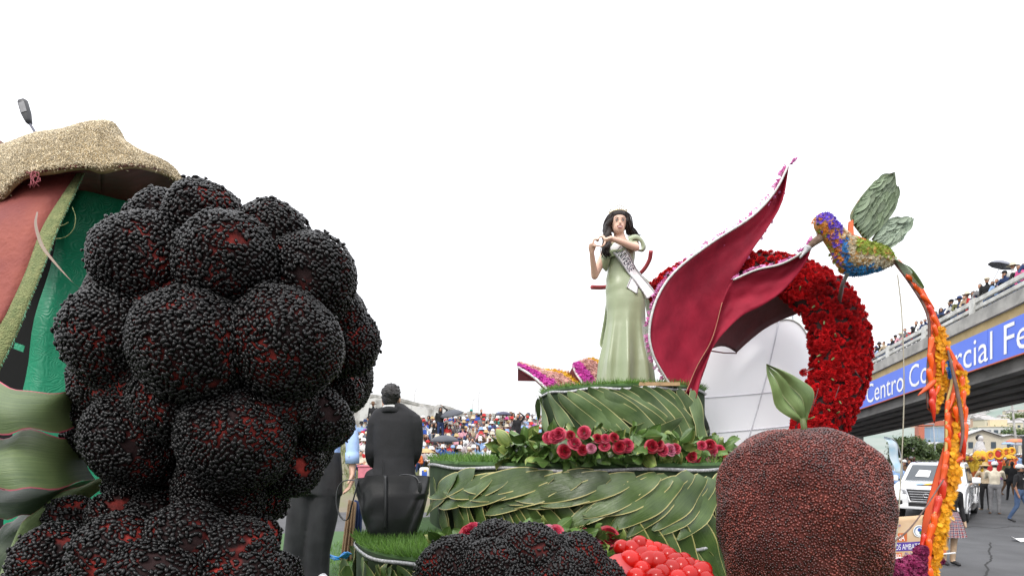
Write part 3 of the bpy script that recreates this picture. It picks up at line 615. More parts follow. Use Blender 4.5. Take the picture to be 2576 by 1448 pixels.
for row, (zy0, n0, z0, z1) in enumerate(((395, 20, 820, 2440), (450, 22, 830, 2440), (515, 22, 830, 2440), (580, 18, 1350, 2440), (660, 10, 820, 2250), (720, 9, 830, 1900), (800, 8, 820, 1750), (600, 5, 10, 130), (700, 5, 10, 130), (480, 4, 20, 140))):
    for q in range(n0):
        hk = RND.choice(['cap', 'cap', 'bucket hat', 'brim hat', None, None, 'L'])
        CROWD.append((z0 + (z1 - z0) * (q + .5) / n0 + RND.uniform(-25, 25), zy0 + RND.uniform(-18, 18), RND.choice(['white', 'white', 'navy', 'black', 'grey', 'red', 'blue', 'sky', 'cream', 'beige', 'stripe', 'maroon', 'pink', 'brown']), None if hk == 'L' else hk, 'L' if hk == 'L' else RND.choice(['white', 'white', 'navy', 'black', 'cream', 'straw', 'red', 'sky']), RND.choice(['sit', 'sit', 'sitcam', 'sitfold', 'sitchin'])))
PN = {'stcam': 'standing', 'stup': 'standing', 'stand': 'standing', 'sit': 'seated', 'sitcam': 'seated', 'sitfold': 'seated', 'sitchin': 'seated'}
PX = {'stcam': ' hands at face', 'stup': ' arm over head', 'sitcam': ' hands at face', 'sitfold': ' arms folded', 'sitchin': ' chin on hand'}
SPECT = []
CROWD = [c if PN[c[5]] == 'seated' or c[5] in ('stup',) or RND.random() < .25 else c[:5] + ('sit',) for c in CROWD]
for zx, zy, top, hat, hc, pose in CROWD:
    dx = 905.8 + zx * .18716; dy = 978.9 + zy * .18716; a = (HY - dy) / S; hz = HEADZ[pose][2] * .95
    Y = (CZ - (.25 - .225 * 21) - hz) / (.225 - a); Y = min(max(Y, 20.5), Yw(dx) - .7)
    x = (dx - CX) / S * Y; z = CZ + a * Y - hz; gz = bank_z(x, Y)
    sc = 1.0 if Y > 24 else .95
    lab = '%s %s in %s top %s%s on bank' % (PN[pose], 'spectator', {'lightgrey': 'light grey', 'stripe': 'dusty striped', 'sky': 'sky blue'}.get(top, top), ('and %s %s' % ({'lightgrey': 'light grey', 'sky': 'sky blue'}.get(hc, hc), hat)) if hat else ('with long hair' if hc == 'L' else 'with bare head'), PX.get(pose, ''))
    o = person(pose, (x, Y, gz + (.02 if 'sit' in pose else 0)), RND.uniform(-.45, .45) + math.atan2(x, Y) * -1, top, RND.choice(['denim', 'navy', 'black', 'khaki', 'grey']) if top != 'white' or RND.random() < .5 else 'white', hat, hc if hat else 'white', lab, 'spectators on the bank', RND.choice([SKIN, SKIN2, SKIN2]), 1.08, longhair=(hc == 'L' and not hat))
    SPECT.append(o)
# --- umbrellas
def umbrella(dx, dy, wpx, Y, label, col, tilt=(0, 0), shaft=.9, group=None):
    c = P(dx, dy, Y); r = wpx / 2 / S * Y; t = thing('umbrella', label, 'umbrella', tuple(c - (0, 0, shaft)))
    n = 8; rows = []
    for k in np.linspace(0, 1, 6):
        ring = []
        for j in range(n * 3):
            th = j * 2 * PI / (n * 3); sc = 1 - .06 * (j % 3 != 0) * k
            ring.append((r * math.sin(k * 1.25) / math.sin(1.25) * sc * math.cos(th), r * math.sin(k * 1.25) / math.sin(1.25) * sc * math.sin(th), r * .62 * (math.cos(k * 1.25) - math.cos(1.25))))
        rows.append(ring)
    V, F = grid(rows, closed=True); V = np.array([Vector(v) @ Matrix.Rotation(tilt[0], 3, 'X') @ Matrix.Rotation(tilt[1], 3, 'Y') for v in V])
    obj('canopy', thick((V + c, F), .012), col, t)
    for j in range(8):
        th = j * 2 * PI / 8; e = np.array(Vector((r * .97 * math.cos(th), r * .97 * math.sin(th), .0)) @ Matrix.Rotation(tilt[0], 3, 'X') @ Matrix.Rotation(tilt[1], 3, 'Y')) + c
        tpv = np.array(Vector((0, 0, r * .36)) @ Matrix.Rotation(tilt[0], 3, 'X') @ Matrix.Rotation(tilt[1], 3, 'Y')) + c
        obj('rib', tube([tpv, (tpv + e) / 2 + (0, 0, r * .08), e], .008, 4), m_grey, t)
    ax = np.array(Vector((0, 0, 1)) @ Matrix.Rotation(tilt[0], 3, 'X') @ Matrix.Rotation(tilt[1], 3, 'Y'))
    obj('shaft', tube([c + ax * r * .5, c - ax * shaft], .012, 6), m_grey, t); obj('handle', tube([c - ax * shaft, c - ax * (shaft + .12)], .02, 6), SHOE, t)
m_umb = mat('umbrella_slate', (.055, .06, .075), (.045, .05, .062), rough=.6, nscale=3)
m_umn = mat('umbrella_navy', (.045, .045, .09), rough=.6)
m_umg = mat('umbrella_grey', (.20, .21, .25), rough=.6)
umbrella(1136, 1042, 60, 29.5, 'slate umbrella tilted over standing spectators near the wall', m_umb, (-.25, .2))
umbrella(1266, 1042, 42, 31, 'small navy umbrella with white shaft before the wall', m_umn, (0, 0))
umbrella(1118, 1108, 74, 23.6, 'wide slate umbrella shading seated spectators low on the bank', m_umb, (-.05, 0), .7)
# yellow straw fan, bag, pink board
c = P(1070, 1133, 23); tf = thing('straw_hat', 'wide straw coloured fan hat held among the front spectators', 'hat', tuple(c)); 
obj('crown', rotz(lathe([(.01, .12), (.12, .1), (.3, -.02), (.42, -.06), (.42, -.05), (.12, .12)], 20), 0, c), CL['straw'], tf)
c = P(1067, 1190, 21.6); bg_ = thing('carrier_bag', 'white plastic carrier bag with blue and yellow print on the bank', 'bag', tuple(c - (0, 0, .3)))
obj('bag_body', bevbox(c - (0, 0, .02), (.36, .18, .55), .06), CL['white'], bg_); obj('print', box(c + (.02, -.093, .0), (.2, .01, .28)), CL['blue'], bg_, smooth=False); obj('print', box(c + (.05, -.1, .13), (.1, .01, .08)), CL['yellow'], bg_, smooth=False)
c = P(922, 1184, 20.2); pb = thing('crate', 'dusty pink crate standing at the foot of the bank', 'crate', tuple(c - (0, 0, 1.4)))
obj('box_body', bevbox(c - (0, 0, .3), (.52, .4, 1.0), .02), mat('crate_pink', (.55, .16, .2), rough=.6), pb); obj('rim', bevbox(c + (0, 0, .2), (.58, .46, .06), .015), MATS['crate_pink'], pb)
obj('support', box(c - (0, 0, 1.1), (.4, .3, .6)), m_conc, pb, smooth=False)

# --- people on the overpass
BP = [(2190, 'white', None, 'lean'), (2203, 'sky', 'cap', 'stand'), (2217, 'black', 'bucket hat', 'lean'), (2229, 'beige', None, 'leanc'), (2242, 'navy', None, 'stand'), (2256, 'black', 'cap', 'lean'), (2266, 'pink', 'brim hat', 'lean'), (2280, 'grey', None, 'leanc'), (2293, 'red', 'cap', 'lean'), (2304, 'black', None, 'stand'), (2316, 'white', None, 'lean'), (2330, 'navy', None, 'leanc'),
      (2352, 'navy', None, 'leanc'), (2366, 'navy', None, 'stand'), (2378, 'black', None, 'lean'), (2390, 'navy', 'cap', 'leanc'), (2400, 'white', 'cap', 'lean'), (2412, 'olive', 'brim hat', 'lean'), (2425, 'navy', None, 'stand'), (2437, 'beige', 'brim hat', 'lean'), (2447, 'red', None, 'stand'), (2458, 'navy', None, 'leanc'), (2470, 'grey', None, 'lean'), (2482, 'black', 'cap', 'stand'), (2496, 'grey', None, 'stand'), (2510, 'sky', None, 'lean'), (2522, 'black', None, 'leanc'), (2534, 'navy', 'cap', 'lean'), (2547, 'white', 'brim hat', 'stand'), (2560, 'black', None, 'lean'), (2573, 'magenta', None, 'stand'), (2590, 'navy', None, 'lean')]
for i, (dx, top, hat, pose) in enumerate(BP):
    k = (dx - CX) / S; s = RND.choice([.55, .62, .7]); t = (19.6 + .976 * s - (25 - .217 * s) * k) / (k - .222); p = BT(t, s, 7.2)
    hc = RND.choice(['white', 'navy', 'cream', 'black']); lab = 'onlooker in %s top%s at the overpass parapet%s' % ({'sky': 'sky blue'}.get(top, top), ' and %s %s' % (hc, hat) if hat else ' with bare head', {'leanc': ' hand at face', 'stand': ' standing upright', 'lean': ' leaning forward'}[pose])
    person(pose, tuple(p), -.95 + RND.uniform(-.4, .4), top, RND.choice(['denim', 'black', 'navy']), hat, hc, lab, 'onlookers on the overpass', RND.choice([SKIN, SKIN2, SKIN2]), RND.uniform(.9, 1.03), longhair=(not hat and RND.random() < .35))
for i in range(16):   # second row
    dx = 2352 + i * 15; k = (dx - CX) / S; s = 1.3; t = (19.6 + .976 * s - (25 - .217 * s) * k) / (k - .222); p = BT(t, s, 7.2); top = RND.choice(['navy', 'black', 'maroon', 'grey', 'blue'])
    person('stand', tuple(p), -.95 + RND.uniform(-.5, .5), top, 'black', None, 'white', 'onlooker in %s top in the second row on the overpass' % top, 'onlookers on the overpass', SKIN2, RND.uniform(.95, 1.08), longhair=RND.random() < .3)
k = (2515 - CX) / S; t = (19.6 + .976 * .9 - (25 - .217 * .9) * k) / (k - .222)
umbrella(2516, 668, 56, float(BT(t, .9, 8)[1]), 'grey umbrella held high by an onlooker on the overpass', m_umg, (-.2, -.35), 1.0)

# --- walkers on the road
def hand_prims(w, d, n, thumb, curl=.5, s=1.0):
    """palm, four fingers and a thumb: wrist w, pointing d, palm normal n, thumb direction"""
    w = np.array(w, float); d = nrm(d); n = nrm(np.array(n, float) - d * np.dot(n, d)); sd = np.cross(d, n); sd = sd * np.sign(np.dot(sd, thumb) or 1)
    g = [tube([w, w + d * .03 * s, w + d * .085 * s], [.026 * s, .036 * s, .038 * s], 10, ry=[.02 * s, .017 * s, .014 * s], up=np.tile(n, (3, 1)))]
    for i, (o_, l) in enumerate(((.028, .072), (.0095, .082), (-.0095, .076), (-.028, .06))):
        b = w + d * .085 * s + sd * o_ * s; m_ = b + (d * math.cos(curl) + n * math.sin(curl)) * l * .5 * s; e = m_ + (d * math.cos(curl * 2.1) + n * math.sin(curl * 2.1)) * l * .5 * s
        g += [capsule(b - d * .015 * s, .0095 * s, m_, .0088 * s, 8), capsule(m_, .0088 * s, e, .0075 * s, 8)]
    b = w + d * .03 * s + sd * .03 * s; m_ = b + (d * .6 + sd * .75 + n * .3) * .042 * s; e = m_ + (d * .85 + sd * .2 + n * .45) * .036 * s
    g += [capsule(b, .0125 * s, m_, .0105 * s, 8), capsule(m_, .0105 * s, e, .008 * s, 8)]
    return g

# ------------------------------------------------------------------ the flower float: deck and tiers
m_turfg = mat('turf_base', (.05, .11, .03), (.035, .08, .02), rough=.9, nscale=30)
m_turf = mat('turf_blades', (.13, .25, .045), (.085, .18, .03), rough=.6, nscale=4, island=.4, transl=.35)
m_dkgreen = mat('dark_green_cloth', (.025, .05, .018), rough=.9)
m_silver = mat('silver_trim', (.55, .55, .56), (.30, .30, .31), rough=.45, nscale=60, metal=.35, bump=.4, bscale=140)
m_ply = mat('plywood', (.42, .27, .14), (.30, .19, .10), rough=.8, nscale=14)
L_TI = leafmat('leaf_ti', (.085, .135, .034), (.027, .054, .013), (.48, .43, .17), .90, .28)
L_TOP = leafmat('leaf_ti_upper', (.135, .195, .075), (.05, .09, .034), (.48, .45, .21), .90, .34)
fd = thing('float_deck', 'low parade float bed carpeted with artificial turf under the displays', 'float', (0, 4, ROAD))
obj('bed', box((.1, 4.35, DECK - .12), (6.6, 7.4, .2)), m_ply, fd, smooth=False)
obj('turf', box((.1, 4.35, DECK - .008), (6.6, 7.4, .016)), m_turfg, fd, smooth=False)
obj('skirt', box((.1, 4.35, .30), (6.5, 7.3, .62)), m_dkgreen, fd, smooth=False)
for x in (-2.4, 2.6):
    for y in (1.8, 6.4):
        w = obj('wheel', tube([(x - .12, y, ROAD + .32), (x + .12, y, ROAD + .32)], .32, 18), SHOE, fd)
tb = (np.array([[-.5, 0, 0], [.5, 0, 0], [.1, .3, 1.0]]) * np.array([.006, .03, .034]), np.array([[0, 1, 2]]))
n_ = 5000; px_ = np.c_[rng.uniform(-2.2, -.6, n_), rng.uniform(4.6, 7.4, n_), np.full(n_, DECK)]
obj('turf_blades', scatter(tb, px_, np.tile([0, 0, 1.0], (n_, 1)), rng.uniform(.7, 1.4, n_), tilt=.3), m_turf, fd, kind='stuff')

class Oval:
    def __init__(s, cx, cy, rx, ry): s.c = (cx, cy); s.r = (rx, ry); th = np.linspace(0, 2 * PI, 2001); p = np.c_[rx * np.cos(th), ry * np.sin(th)]; s.s = np.r_[0, np.cumsum(np.linalg.norm(np.diff(p, axis=0), axis=1))]; s.th = th
    def at(s, arc, z, off=0.0):     # arc length measured from the front (-Y), + to the right
        arc = (arc + np.interp(1.5 * PI, s.th, s.s)) % s.s[-1]; th = np.interp(arc, s.s, s.th)
        n = np.array([math.cos(th) / s.r[0], math.sin(th) / s.r[1]]); n /= np.linalg.norm(n)
        return np.array([s.c[0] + s.r[0] * math.cos(th) + n[0] * off, s.c[1] + s.r[1] * math.sin(th) + n[1] * off, z])
    def ring(s, z, off=0, n=96): return np.array([s.at(a, z, off) for a in np.linspace(0, s.s[-1], n, endpoint=False)])
    def arc_of_px(s, px):           # arc of the visible front point at photo column px
        best = min(np.linspace(-s.s[-1] * .3, s.s[-1] * .3, 400), key=lambda a: abs(CX + S * s.at(a, 0)[0] / s.at(a, 0)[1] - px)); return best
def wprof(t, sh=.42): 
    return (np.clip(t, 0, 1) ** .55) * (np.clip(1 - t, 0, 1) ** .72) * 1.75
def wall_leaf(ov, a0, z0, ang, L, W, off, m, parent, name='leaf', curl=.02, sh=.22):
    nt_, ns_ = 15, 8; Q = []; UV = []; bend = RND.uniform(-.25, .25); wob = RND.uniform(0, 6); tw = sh + RND.uniform(-.04, .04)
    for i in range(nt_):
        t = i / (nt_ - 1); aa = ang + bend * (t - .3); s_ = a0 + math.cos(ang) * L * t + math.sin(-ang) * bend * L * t * t * .5; z_ = z0 + math.sin(ang) * L * t + math.cos(ang) * bend * L * t * t * .5; row = []
        for j in range(ns_):
            u = j / (ns_ - 1) - .5; w = W * wprof(np.array(.03 + .965 * t)) * u
            ed = .012 * math.sin(t * 11 + wob + (3 if u > 0 else 0)) * abs(u) * 2
            o_ = off + .008 + .004 * (1 - (2 * u) ** 2) * (W / .2) + curl * math.sin(PI * t) * .6 + ed + tw * (u + .5) * W * .8 + .03 * t * t * curl / .02 * RND.uniform(.8, 1)
            row.append(ov.at(s_ - math.sin(aa) * w, z_ + math.cos(aa) * w, max(o_, off)))
            UV.append((u + .5, t))
        Q.append(row)
    return obj(name, grid(Q), m, parent, uv=np.array(UV))
pod = thing('podium', 'three tiered podium clad in overlapping green leaves with turf tops', 'podium', (.6, 4.4, DECK))
def tier(ov, z0, z1, name, turf_n, blade=.045, turf_sel=None):
    prof = []; 
    rings = np.array([ov.ring(z, 0) for z in (z0, z1)])
    t = obj(name, grid(rings, closed=True), m_dkgreen, pod)
    top = ov.ring(z1, 0); V = np.vstack([top, [[ov.c[0], ov.c[1], z1]]]); n = len(top)
    obj('turf_mat', (np.vstack([V, V + (0, 0, .018)]), [(i, (i + 1) % n, n) for i in range(n)] + [(i + n + 1, (i + 1) % n + n + 1, 2 * n + 1) for i in range(n)] + [(i, (i + 1) % n, (i + 1) % n + n + 1, i + n + 1) for i in range(n)]), m_turfg, t)
    rim = ov.ring(z1 - .022, .012, 140); rim += np.c_[np.zeros((140, 2)), .008 * np.sin(np.arange(140) * .45)]
    obj('trim', tube(np.vstack([rim, rim[:2]]), .006, 6, ry=.012, caps=False), m_silver, t)
    pos = []; nn = []
    for i in range(turf_n):
        a = RND.uniform(0, ov.s[-1]); f = RND.random() ** .35
        q = ov.at(a, z1 + .018, .0); q[:2] = np.array(ov.c) + (q[:2] - np.array(ov.c)) * (f * 1.008)
        if turf_sel and not turf_sel(q): continue
        pos.append(q); out = (q[:2] - np.array(ov.c)) / max(ov.r); nn.append([out[0] * (f > .97) * .9, out[1] * (f > .97) * .9, 1])
    T = (np.array([[-.5, 0, 0], [.5, 0, 0], [.1, .35, 1.0]]) * np.array([.007, blade, blade]), np.array([[0, 1, 2]]))
    obj('turf_blades', scatter(T, np.array(pos), np.array(nn, float), rng.uniform(.6, 1.25, len(pos)), tilt=.35), m_turf, t, kind='stuff')
    return t
OT = Oval(1.05, 5.4, .765, .765); OM = Oval(.60, 4.9, 1.30, 1.5); OL = Oval(-.05, 4.05, 1.03, 1.12)
ZT, ZM, ZL = 2.515, 1.885, 1.38
tL = tier(OL, DECK, ZL, 'lower_tier', 26000, .05, lambda q: q[1] < 3.9)
tM = tier(OM, DECK + .01, ZM, 'middle_tier', 9000, .06, lambda q: q[1] < 5.2)
tT = tier(OT, ZM - .02, ZT, 'upper_tier', 7000, .055)
# leaves of the upper tier: upper row slanting down to the right, with strays
D2 = lambda d: math.radians(d)
za = OT.arc_of_px
for i, px in enumerate(np.linspace(1345, 1742, 16)):
    edge = abs(px - 1560) / 200
    ang = D2(-38 - 30 * max(0, (px - 1640) / 110) - 18 * max(0, (1450 - px) / 100) + RND.uniform(-5, 5))
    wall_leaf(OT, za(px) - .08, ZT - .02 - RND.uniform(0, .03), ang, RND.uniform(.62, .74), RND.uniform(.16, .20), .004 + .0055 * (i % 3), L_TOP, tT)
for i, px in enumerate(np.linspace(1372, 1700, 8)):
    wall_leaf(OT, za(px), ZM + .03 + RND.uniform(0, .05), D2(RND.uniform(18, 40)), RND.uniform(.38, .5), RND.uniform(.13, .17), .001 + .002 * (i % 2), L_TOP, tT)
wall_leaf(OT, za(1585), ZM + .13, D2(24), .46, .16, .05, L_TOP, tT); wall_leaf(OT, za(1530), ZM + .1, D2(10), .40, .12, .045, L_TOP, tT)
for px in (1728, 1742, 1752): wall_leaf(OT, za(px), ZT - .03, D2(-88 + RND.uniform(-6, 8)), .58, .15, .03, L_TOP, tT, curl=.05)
# middle tier: big upper row pointing down-left, lower row pointing down-right
za = OM.arc_of_px
for i, px in enumerate(np.linspace(1120, 1300, 7)):
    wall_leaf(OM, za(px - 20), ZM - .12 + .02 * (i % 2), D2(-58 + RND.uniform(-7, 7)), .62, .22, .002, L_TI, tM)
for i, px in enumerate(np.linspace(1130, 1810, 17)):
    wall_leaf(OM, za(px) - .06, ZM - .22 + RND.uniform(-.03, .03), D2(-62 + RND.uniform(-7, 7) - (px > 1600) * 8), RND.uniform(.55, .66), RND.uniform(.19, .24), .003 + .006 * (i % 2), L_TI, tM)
for i, px in enumerate(np.linspace(1130, 1826, 23)):
    f = max(0, (px - 1480) / 340); ang = D2(180 + 20 + 34 * f + 8 * (px < 1200) + RND.uniform(-5, 5))
    wall_leaf(OM, za(px) + .20 - .06 * f, ZM - .03 - RND.uniform(0, .05), ang, RND.uniform(.50, .60) * (1 - .05 * f), RND.uniform(.17, .22), .022 + .008 * ((25 - i) % 2), L_TI, tM)
for k_ in range(11): wall_leaf(OM, za(1115) + .12 - .085 * k_, ZM - .04 - .02 * (k_ % 2), D2(-112 + RND.uniform(-10, 10)), .52, .2, .012 + .006 * (k_ % 2), L_TI, tM, curl=.03)
for i, px in enumerate(np.linspace(1560, 1826, 10)):
    wall_leaf(OM, za(px) - .03, 1.36 + RND.uniform(-.02, .02), D2(-75 + RND.uniform(-14, 14)), RND.uniform(.45, .55), RND.uniform(.17, .22), .004 + .006 * (i % 2), L_TI, tM)
rm = np.array([OM.at(a, 1.375 + .012 * math.sin(a * 9), .05) for a in np.linspace(za(1600), za(1826) + .3, 30)]); obj('trim', tube(rm, .006, 6, ry=.012), m_silver, tM)
# lower tier
za = OL.arc_of_px
for i, px in enumerate(list(np.linspace(915, 1130, 26)) + list(np.linspace(1560, 1880, 11))):
    a = za(px); wall_leaf(OL, a + RND.uniform(-.06, .06), ZL - .025 - RND.uniform(0, .05), D2(-90 + RND.uniform(-45, 45)), RND.uniform(.40, .52), RND.uniform(.17, .22), .004 + .008 * (i % 3), L_TI, tL)
for px in (905, 910, 916, 922, 930): wall_leaf(OL, za(px) - RND.uniform(.0, .2), ZL - .52, D2(85 + RND.uniform(-15, 15)), .44, .2, .02, L_TI, tL, curl=.03)
obj('plinth_board', box((1.22, 4.72, ZT + .012), (.34, .18, .03)), m_ply, tT, smooth=False)

# ------------------------------------------------------------------ rose garlands
def rose_mesh(seed):
    r = random.Random(seed); g = []
    for lay, (rad, n, h, fl) in enumerate(((.010, 3, .034, .0), (.017, 4, .034, .002), (.024, 5, .031, .006), (.032, 5, .026, .012), (.039, 6, .018, .018))):
        for k in range(n):
            th = 2 * PI * k / n + lay * .7 + r.uniform(-.2, .2); wd = 1.25 * 2 * PI / n; Q = []
            for i in range(5):
                v = i / 4; row = []
                for j in range(6):
                    u = j / 5 - .5; rr = rad * (.35 + .75 * v ** .6) + fl * v ** 3; zz = h * v * (1 - .35 * (2 * u) ** 2 * v) - .004 * lay + (.004 * r.uniform(-1, 1) if i == 4 else 0)
                    row.append((rr * math.cos(th + u * wd), rr * math.sin(th + u * wd), zz - (.010 * v if fl > .015 and v > .9 else 0)))
                Q.append(row)
            g.append(grid(Q))
    return to_mesh('rose', cat(*g))
m_rose = mat('rose_red', (.36, .012, .03), (.26, .008, .02), rough=.5, nscale=40, island=.35, transl=.15)
m_rosep = mat('rose_pink', (.50, .05, .10), (.38, .02, .05), rough=.5, nscale=40, island=.3, transl=.15)
m_rosel = mat('rose_pale', (.58, .22, .30), (.46, .10, .18), rough=.5, nscale=40, island=.25, transl=.15)
ROSES = [rose_mesh(i) for i in range(3)]
for m_, mm in zip(ROSES, (m_rose, m_rosep, m_rosel)): m_.materials.append(mm)
L_G = leafmat('leaf_garland', (.13, .215, .055), (.055, .115, .026), (.26, .31, .10), .96, .28, rib=(.22, .28, .10), veins=8)
L_GY = leafmat('leaf_variegated', (.30, .34, .09), (.09, .16, .04), (.40, .40, .14), .85, .3, veins=5)
def ovate(l, w, c, tipw=.5, tw=0.0, m=8, k=6):
    Q = []; UV = []
    for i in range(m):
        t = i / (m - 1); ww = w * math.sin(PI * (.04 + .94 * t) ** 1.25) 
        row = []
        for j in range(k):
            u = j / (k - 1) - .5; row.append((ww * u, l * t, c * l * (t * t * .8) + .22 * w * (2 * u) ** 2 * .5 + tw * u * t * w)); UV.append((u + .5, t))
        Q.append(row)
    return grid(Q), np.array(UV)
GL = []
for i in range(5):
    g, uv = ovate(.095, .052, (-.35, -.1, .2, .35, -.5)[i], tw=(.5, -.4, .2, -.6, 0)[i]); me = to_mesh('garland_leaf', g, uv); me.materials.append(L_G); GL.append(me)
def rnd_frame(d):
    d = nrm(d); a = nrm(np.cross(d, nrm(rng.normal(0, 1, 3)))); return a, d, np.cross(a, d)
def garland(label, pts, nleaf, nrose, wid, hgt, base, sc=1.0, roses=None, drop=.06):
    t = thing('flower_garland', label, 'garland', base); p = spline(pts, 60)
    for i in range(nleaf):
        q = p[RND.randrange(60)] + np.array([RND.uniform(-.03, .03), RND.uniform(-wid, wid), RND.uniform(-drop * .6, hgt)])
        d = np.array([RND.uniform(-1, 1), RND.uniform(-1.2, .35), RND.uniform(-.55, .8)]); x, y, z = rnd_frame(d)
        inst('leaf', GL[RND.randrange(5)], t, basis(x, y, z, q - np.array(d) * .02, RND.uniform(.8, 1.5) * sc), L_GY if RND.random() < .22 else None)
    for r_ in roses or []:
        c, k, s = r_; d = np.array([RND.uniform(-.4, .4), -1, RND.uniform(.2, .7)]); x, y, z = rnd_frame(d); inst('rose', ROSES[k], t, basis(x, z, y, c, s))
    return t
R1 = []
for (dx, dy, k) in ((1405, 1090, 1), (1435, 1092, 0), (1446, 1112, 1), (1420, 1132, 0), (1465, 1128, 0), (1486, 1125, 2), (1395, 1095, 1), (1468, 1085, 1), (1503, 1100, 0), (1522, 1100, 1), (1520, 1118, 1), (1558, 1122, 0), (1578, 1118, 1), (1545, 1098, 0), (1640, 1120, 0), (1655, 1115, 0), (1668, 1130, 1), (1686, 1128, 2), (1700, 1125, 1), (1740, 1145, 0), (1752, 1150, 0), (1765, 1118, 1), (1788, 1118, 0), (1803, 1130, 1), (1800, 1150, 2), (1826, 1145, 0), (1832, 1128, 1), (1380, 1098, 1), (1848, 1140, 0)):
    Y = np.interp(dx, [1260, 1400, 1560, 1700, 1830], [3.62, 3.27, 3.24, 3.36, 3.95]); dxx = dx - (30 if dx > 1780 else 0) * (dx - 1780) / 70; R1.append((P(dxx, dy, Y), k, RND.uniform(.52, .76)))
gp = [P(1262, 1150, 3.75), P(1330, 1135, 3.6), P(1430, 1128, 3.47), P(1560, 1128, 3.44), P(1690, 1135, 3.6), P(1770, 1142, 3.95), P(1820, 1148, 4.3)]
garland('garland of red roses and glossy green leaves along the middle tier rim', gp, 470, 29, .13, .09, tuple(gp[3]), 1.1, R1, .13)
R2 = [(P(dx, dy, 3.2), k, s * .9) for dx, dy, k, s in ((1180, 1342, 0, 1.2), (1188, 1332, 1, 1.1), (1172, 1356, 0, 1.1), (1328, 1342, 1, 1.0), (1355, 1340, 1, 1.1), (1378, 1342, 2, 1.1), (1470, 1345, 0, .9), (1500, 1348, 2, .9), (1528, 1350, 0, 1.3), (1532, 1375, 0, .9), (1395, 1338, 1, 1.0))]
gp = [P(1105, 1372, 3.3), P(1180, 1362, 3.3), P(1350, 1352, 3.28), P(1480, 1360, 3.26), P(1560, 1372, 3.26)]
garland('low garland of pink roses and leaves on the lower tier turf', gp, 120, 11, .08, .06, tuple(gp[2]), 1.05, R2, .08)

# ------------------------------------------------------------------ bean covered berries
m_bean = mat('black_bean', (.009, .0085, .0085), (.004, .004, .004), rough=.20, nscale=30, island=.8, spec=.26, contrast=(.3, .7))
m_core = mat('berry_core_red', (.25, .028, .022), (.018, .008, .008), rough=.75, nscale=9, contrast=(.50, .64), spec=.15, bump=.4, bscale=40)
def bean_tmpl(l, w, h, crease=True):
    ph = [.55, 1.1, PI / 2, PI - 1.1, PI - .55]; rows = [[(-l / 2, 0, 0)]]; n = 6; V = [(-l / 2, 0, 0)]
    for x in ph:
        for j in range(n):
            th = j * 2 * PI / n; V.append((-l / 2 * math.cos(x), w / 2 * math.sin(x) * math.cos(th), h / 2 * math.sin(x) * math.sin(th)))
    V.append((l / 2, 0, 0)); F = []; m = len(ph)
    for j in range(n): F.append((0, 1 + (j + 1) % n, 1 + j)); F.append((1 + m * n, 1 + (m - 1) * n + j, 1 + (m - 1) * n + (j + 1) % n))
    for i in range(m - 1):
        for j in range(n):
            a, b, c, d = 1 + i * n + j, 1 + i * n + (j + 1) % n, 1 + (i + 1) * n + (j + 1) % n, 1 + (i + 1) * n + j; F += [(a, b, c), (a, c, d)]
    return np.array(V), np.array(F)
BEAN = bean_tmpl(.0158, .0092, .0082); BEANS = bean_tmpl(.0126, .0082, .0072)
BEANS = (BEANS[0][[0] + list(range(7, 13)) + list(range(13, 19)) + list(range(19, 25)) + [31]], None)
_n = 6; _F = []
for j in range(_n): _F += [(0, 1 + (j + 1) % _n, 1 + j), (19, 13 + j, 13 + (j + 1) % _n)]
for i in range(2):
    for j in range(_n): a, b, c, d = 1 + i * 6 + j, 1 + i * 6 + (j + 1) % 6, 7 + i * 6 + (j + 1) % 6, 7 + i * 6 + j; _F += [(a, b, c), (a, c, d)]
BEANS = (BEANS[0], np.array(_F))
BEAN = (BEAN[0][[0] + list(range(7, 13)) + list(range(13, 19)) + list(range(19, 25)) + [31]] * np.array([1, 1, 1.0]), np.array(_F))
for T_b in (BEAN, BEANS): T_b[0][[0, 19], 0] *= 1.12
def bare(p, seeds, rad):
    d = np.min(np.linalg.norm(p[:, None] - seeds[None], axis=2), axis=1); return d < rad * (.55 + .5 * np.sin(p[:, 0] * 60) * np.sin(p[:, 2] * 55 + p[:, 1] * 40))
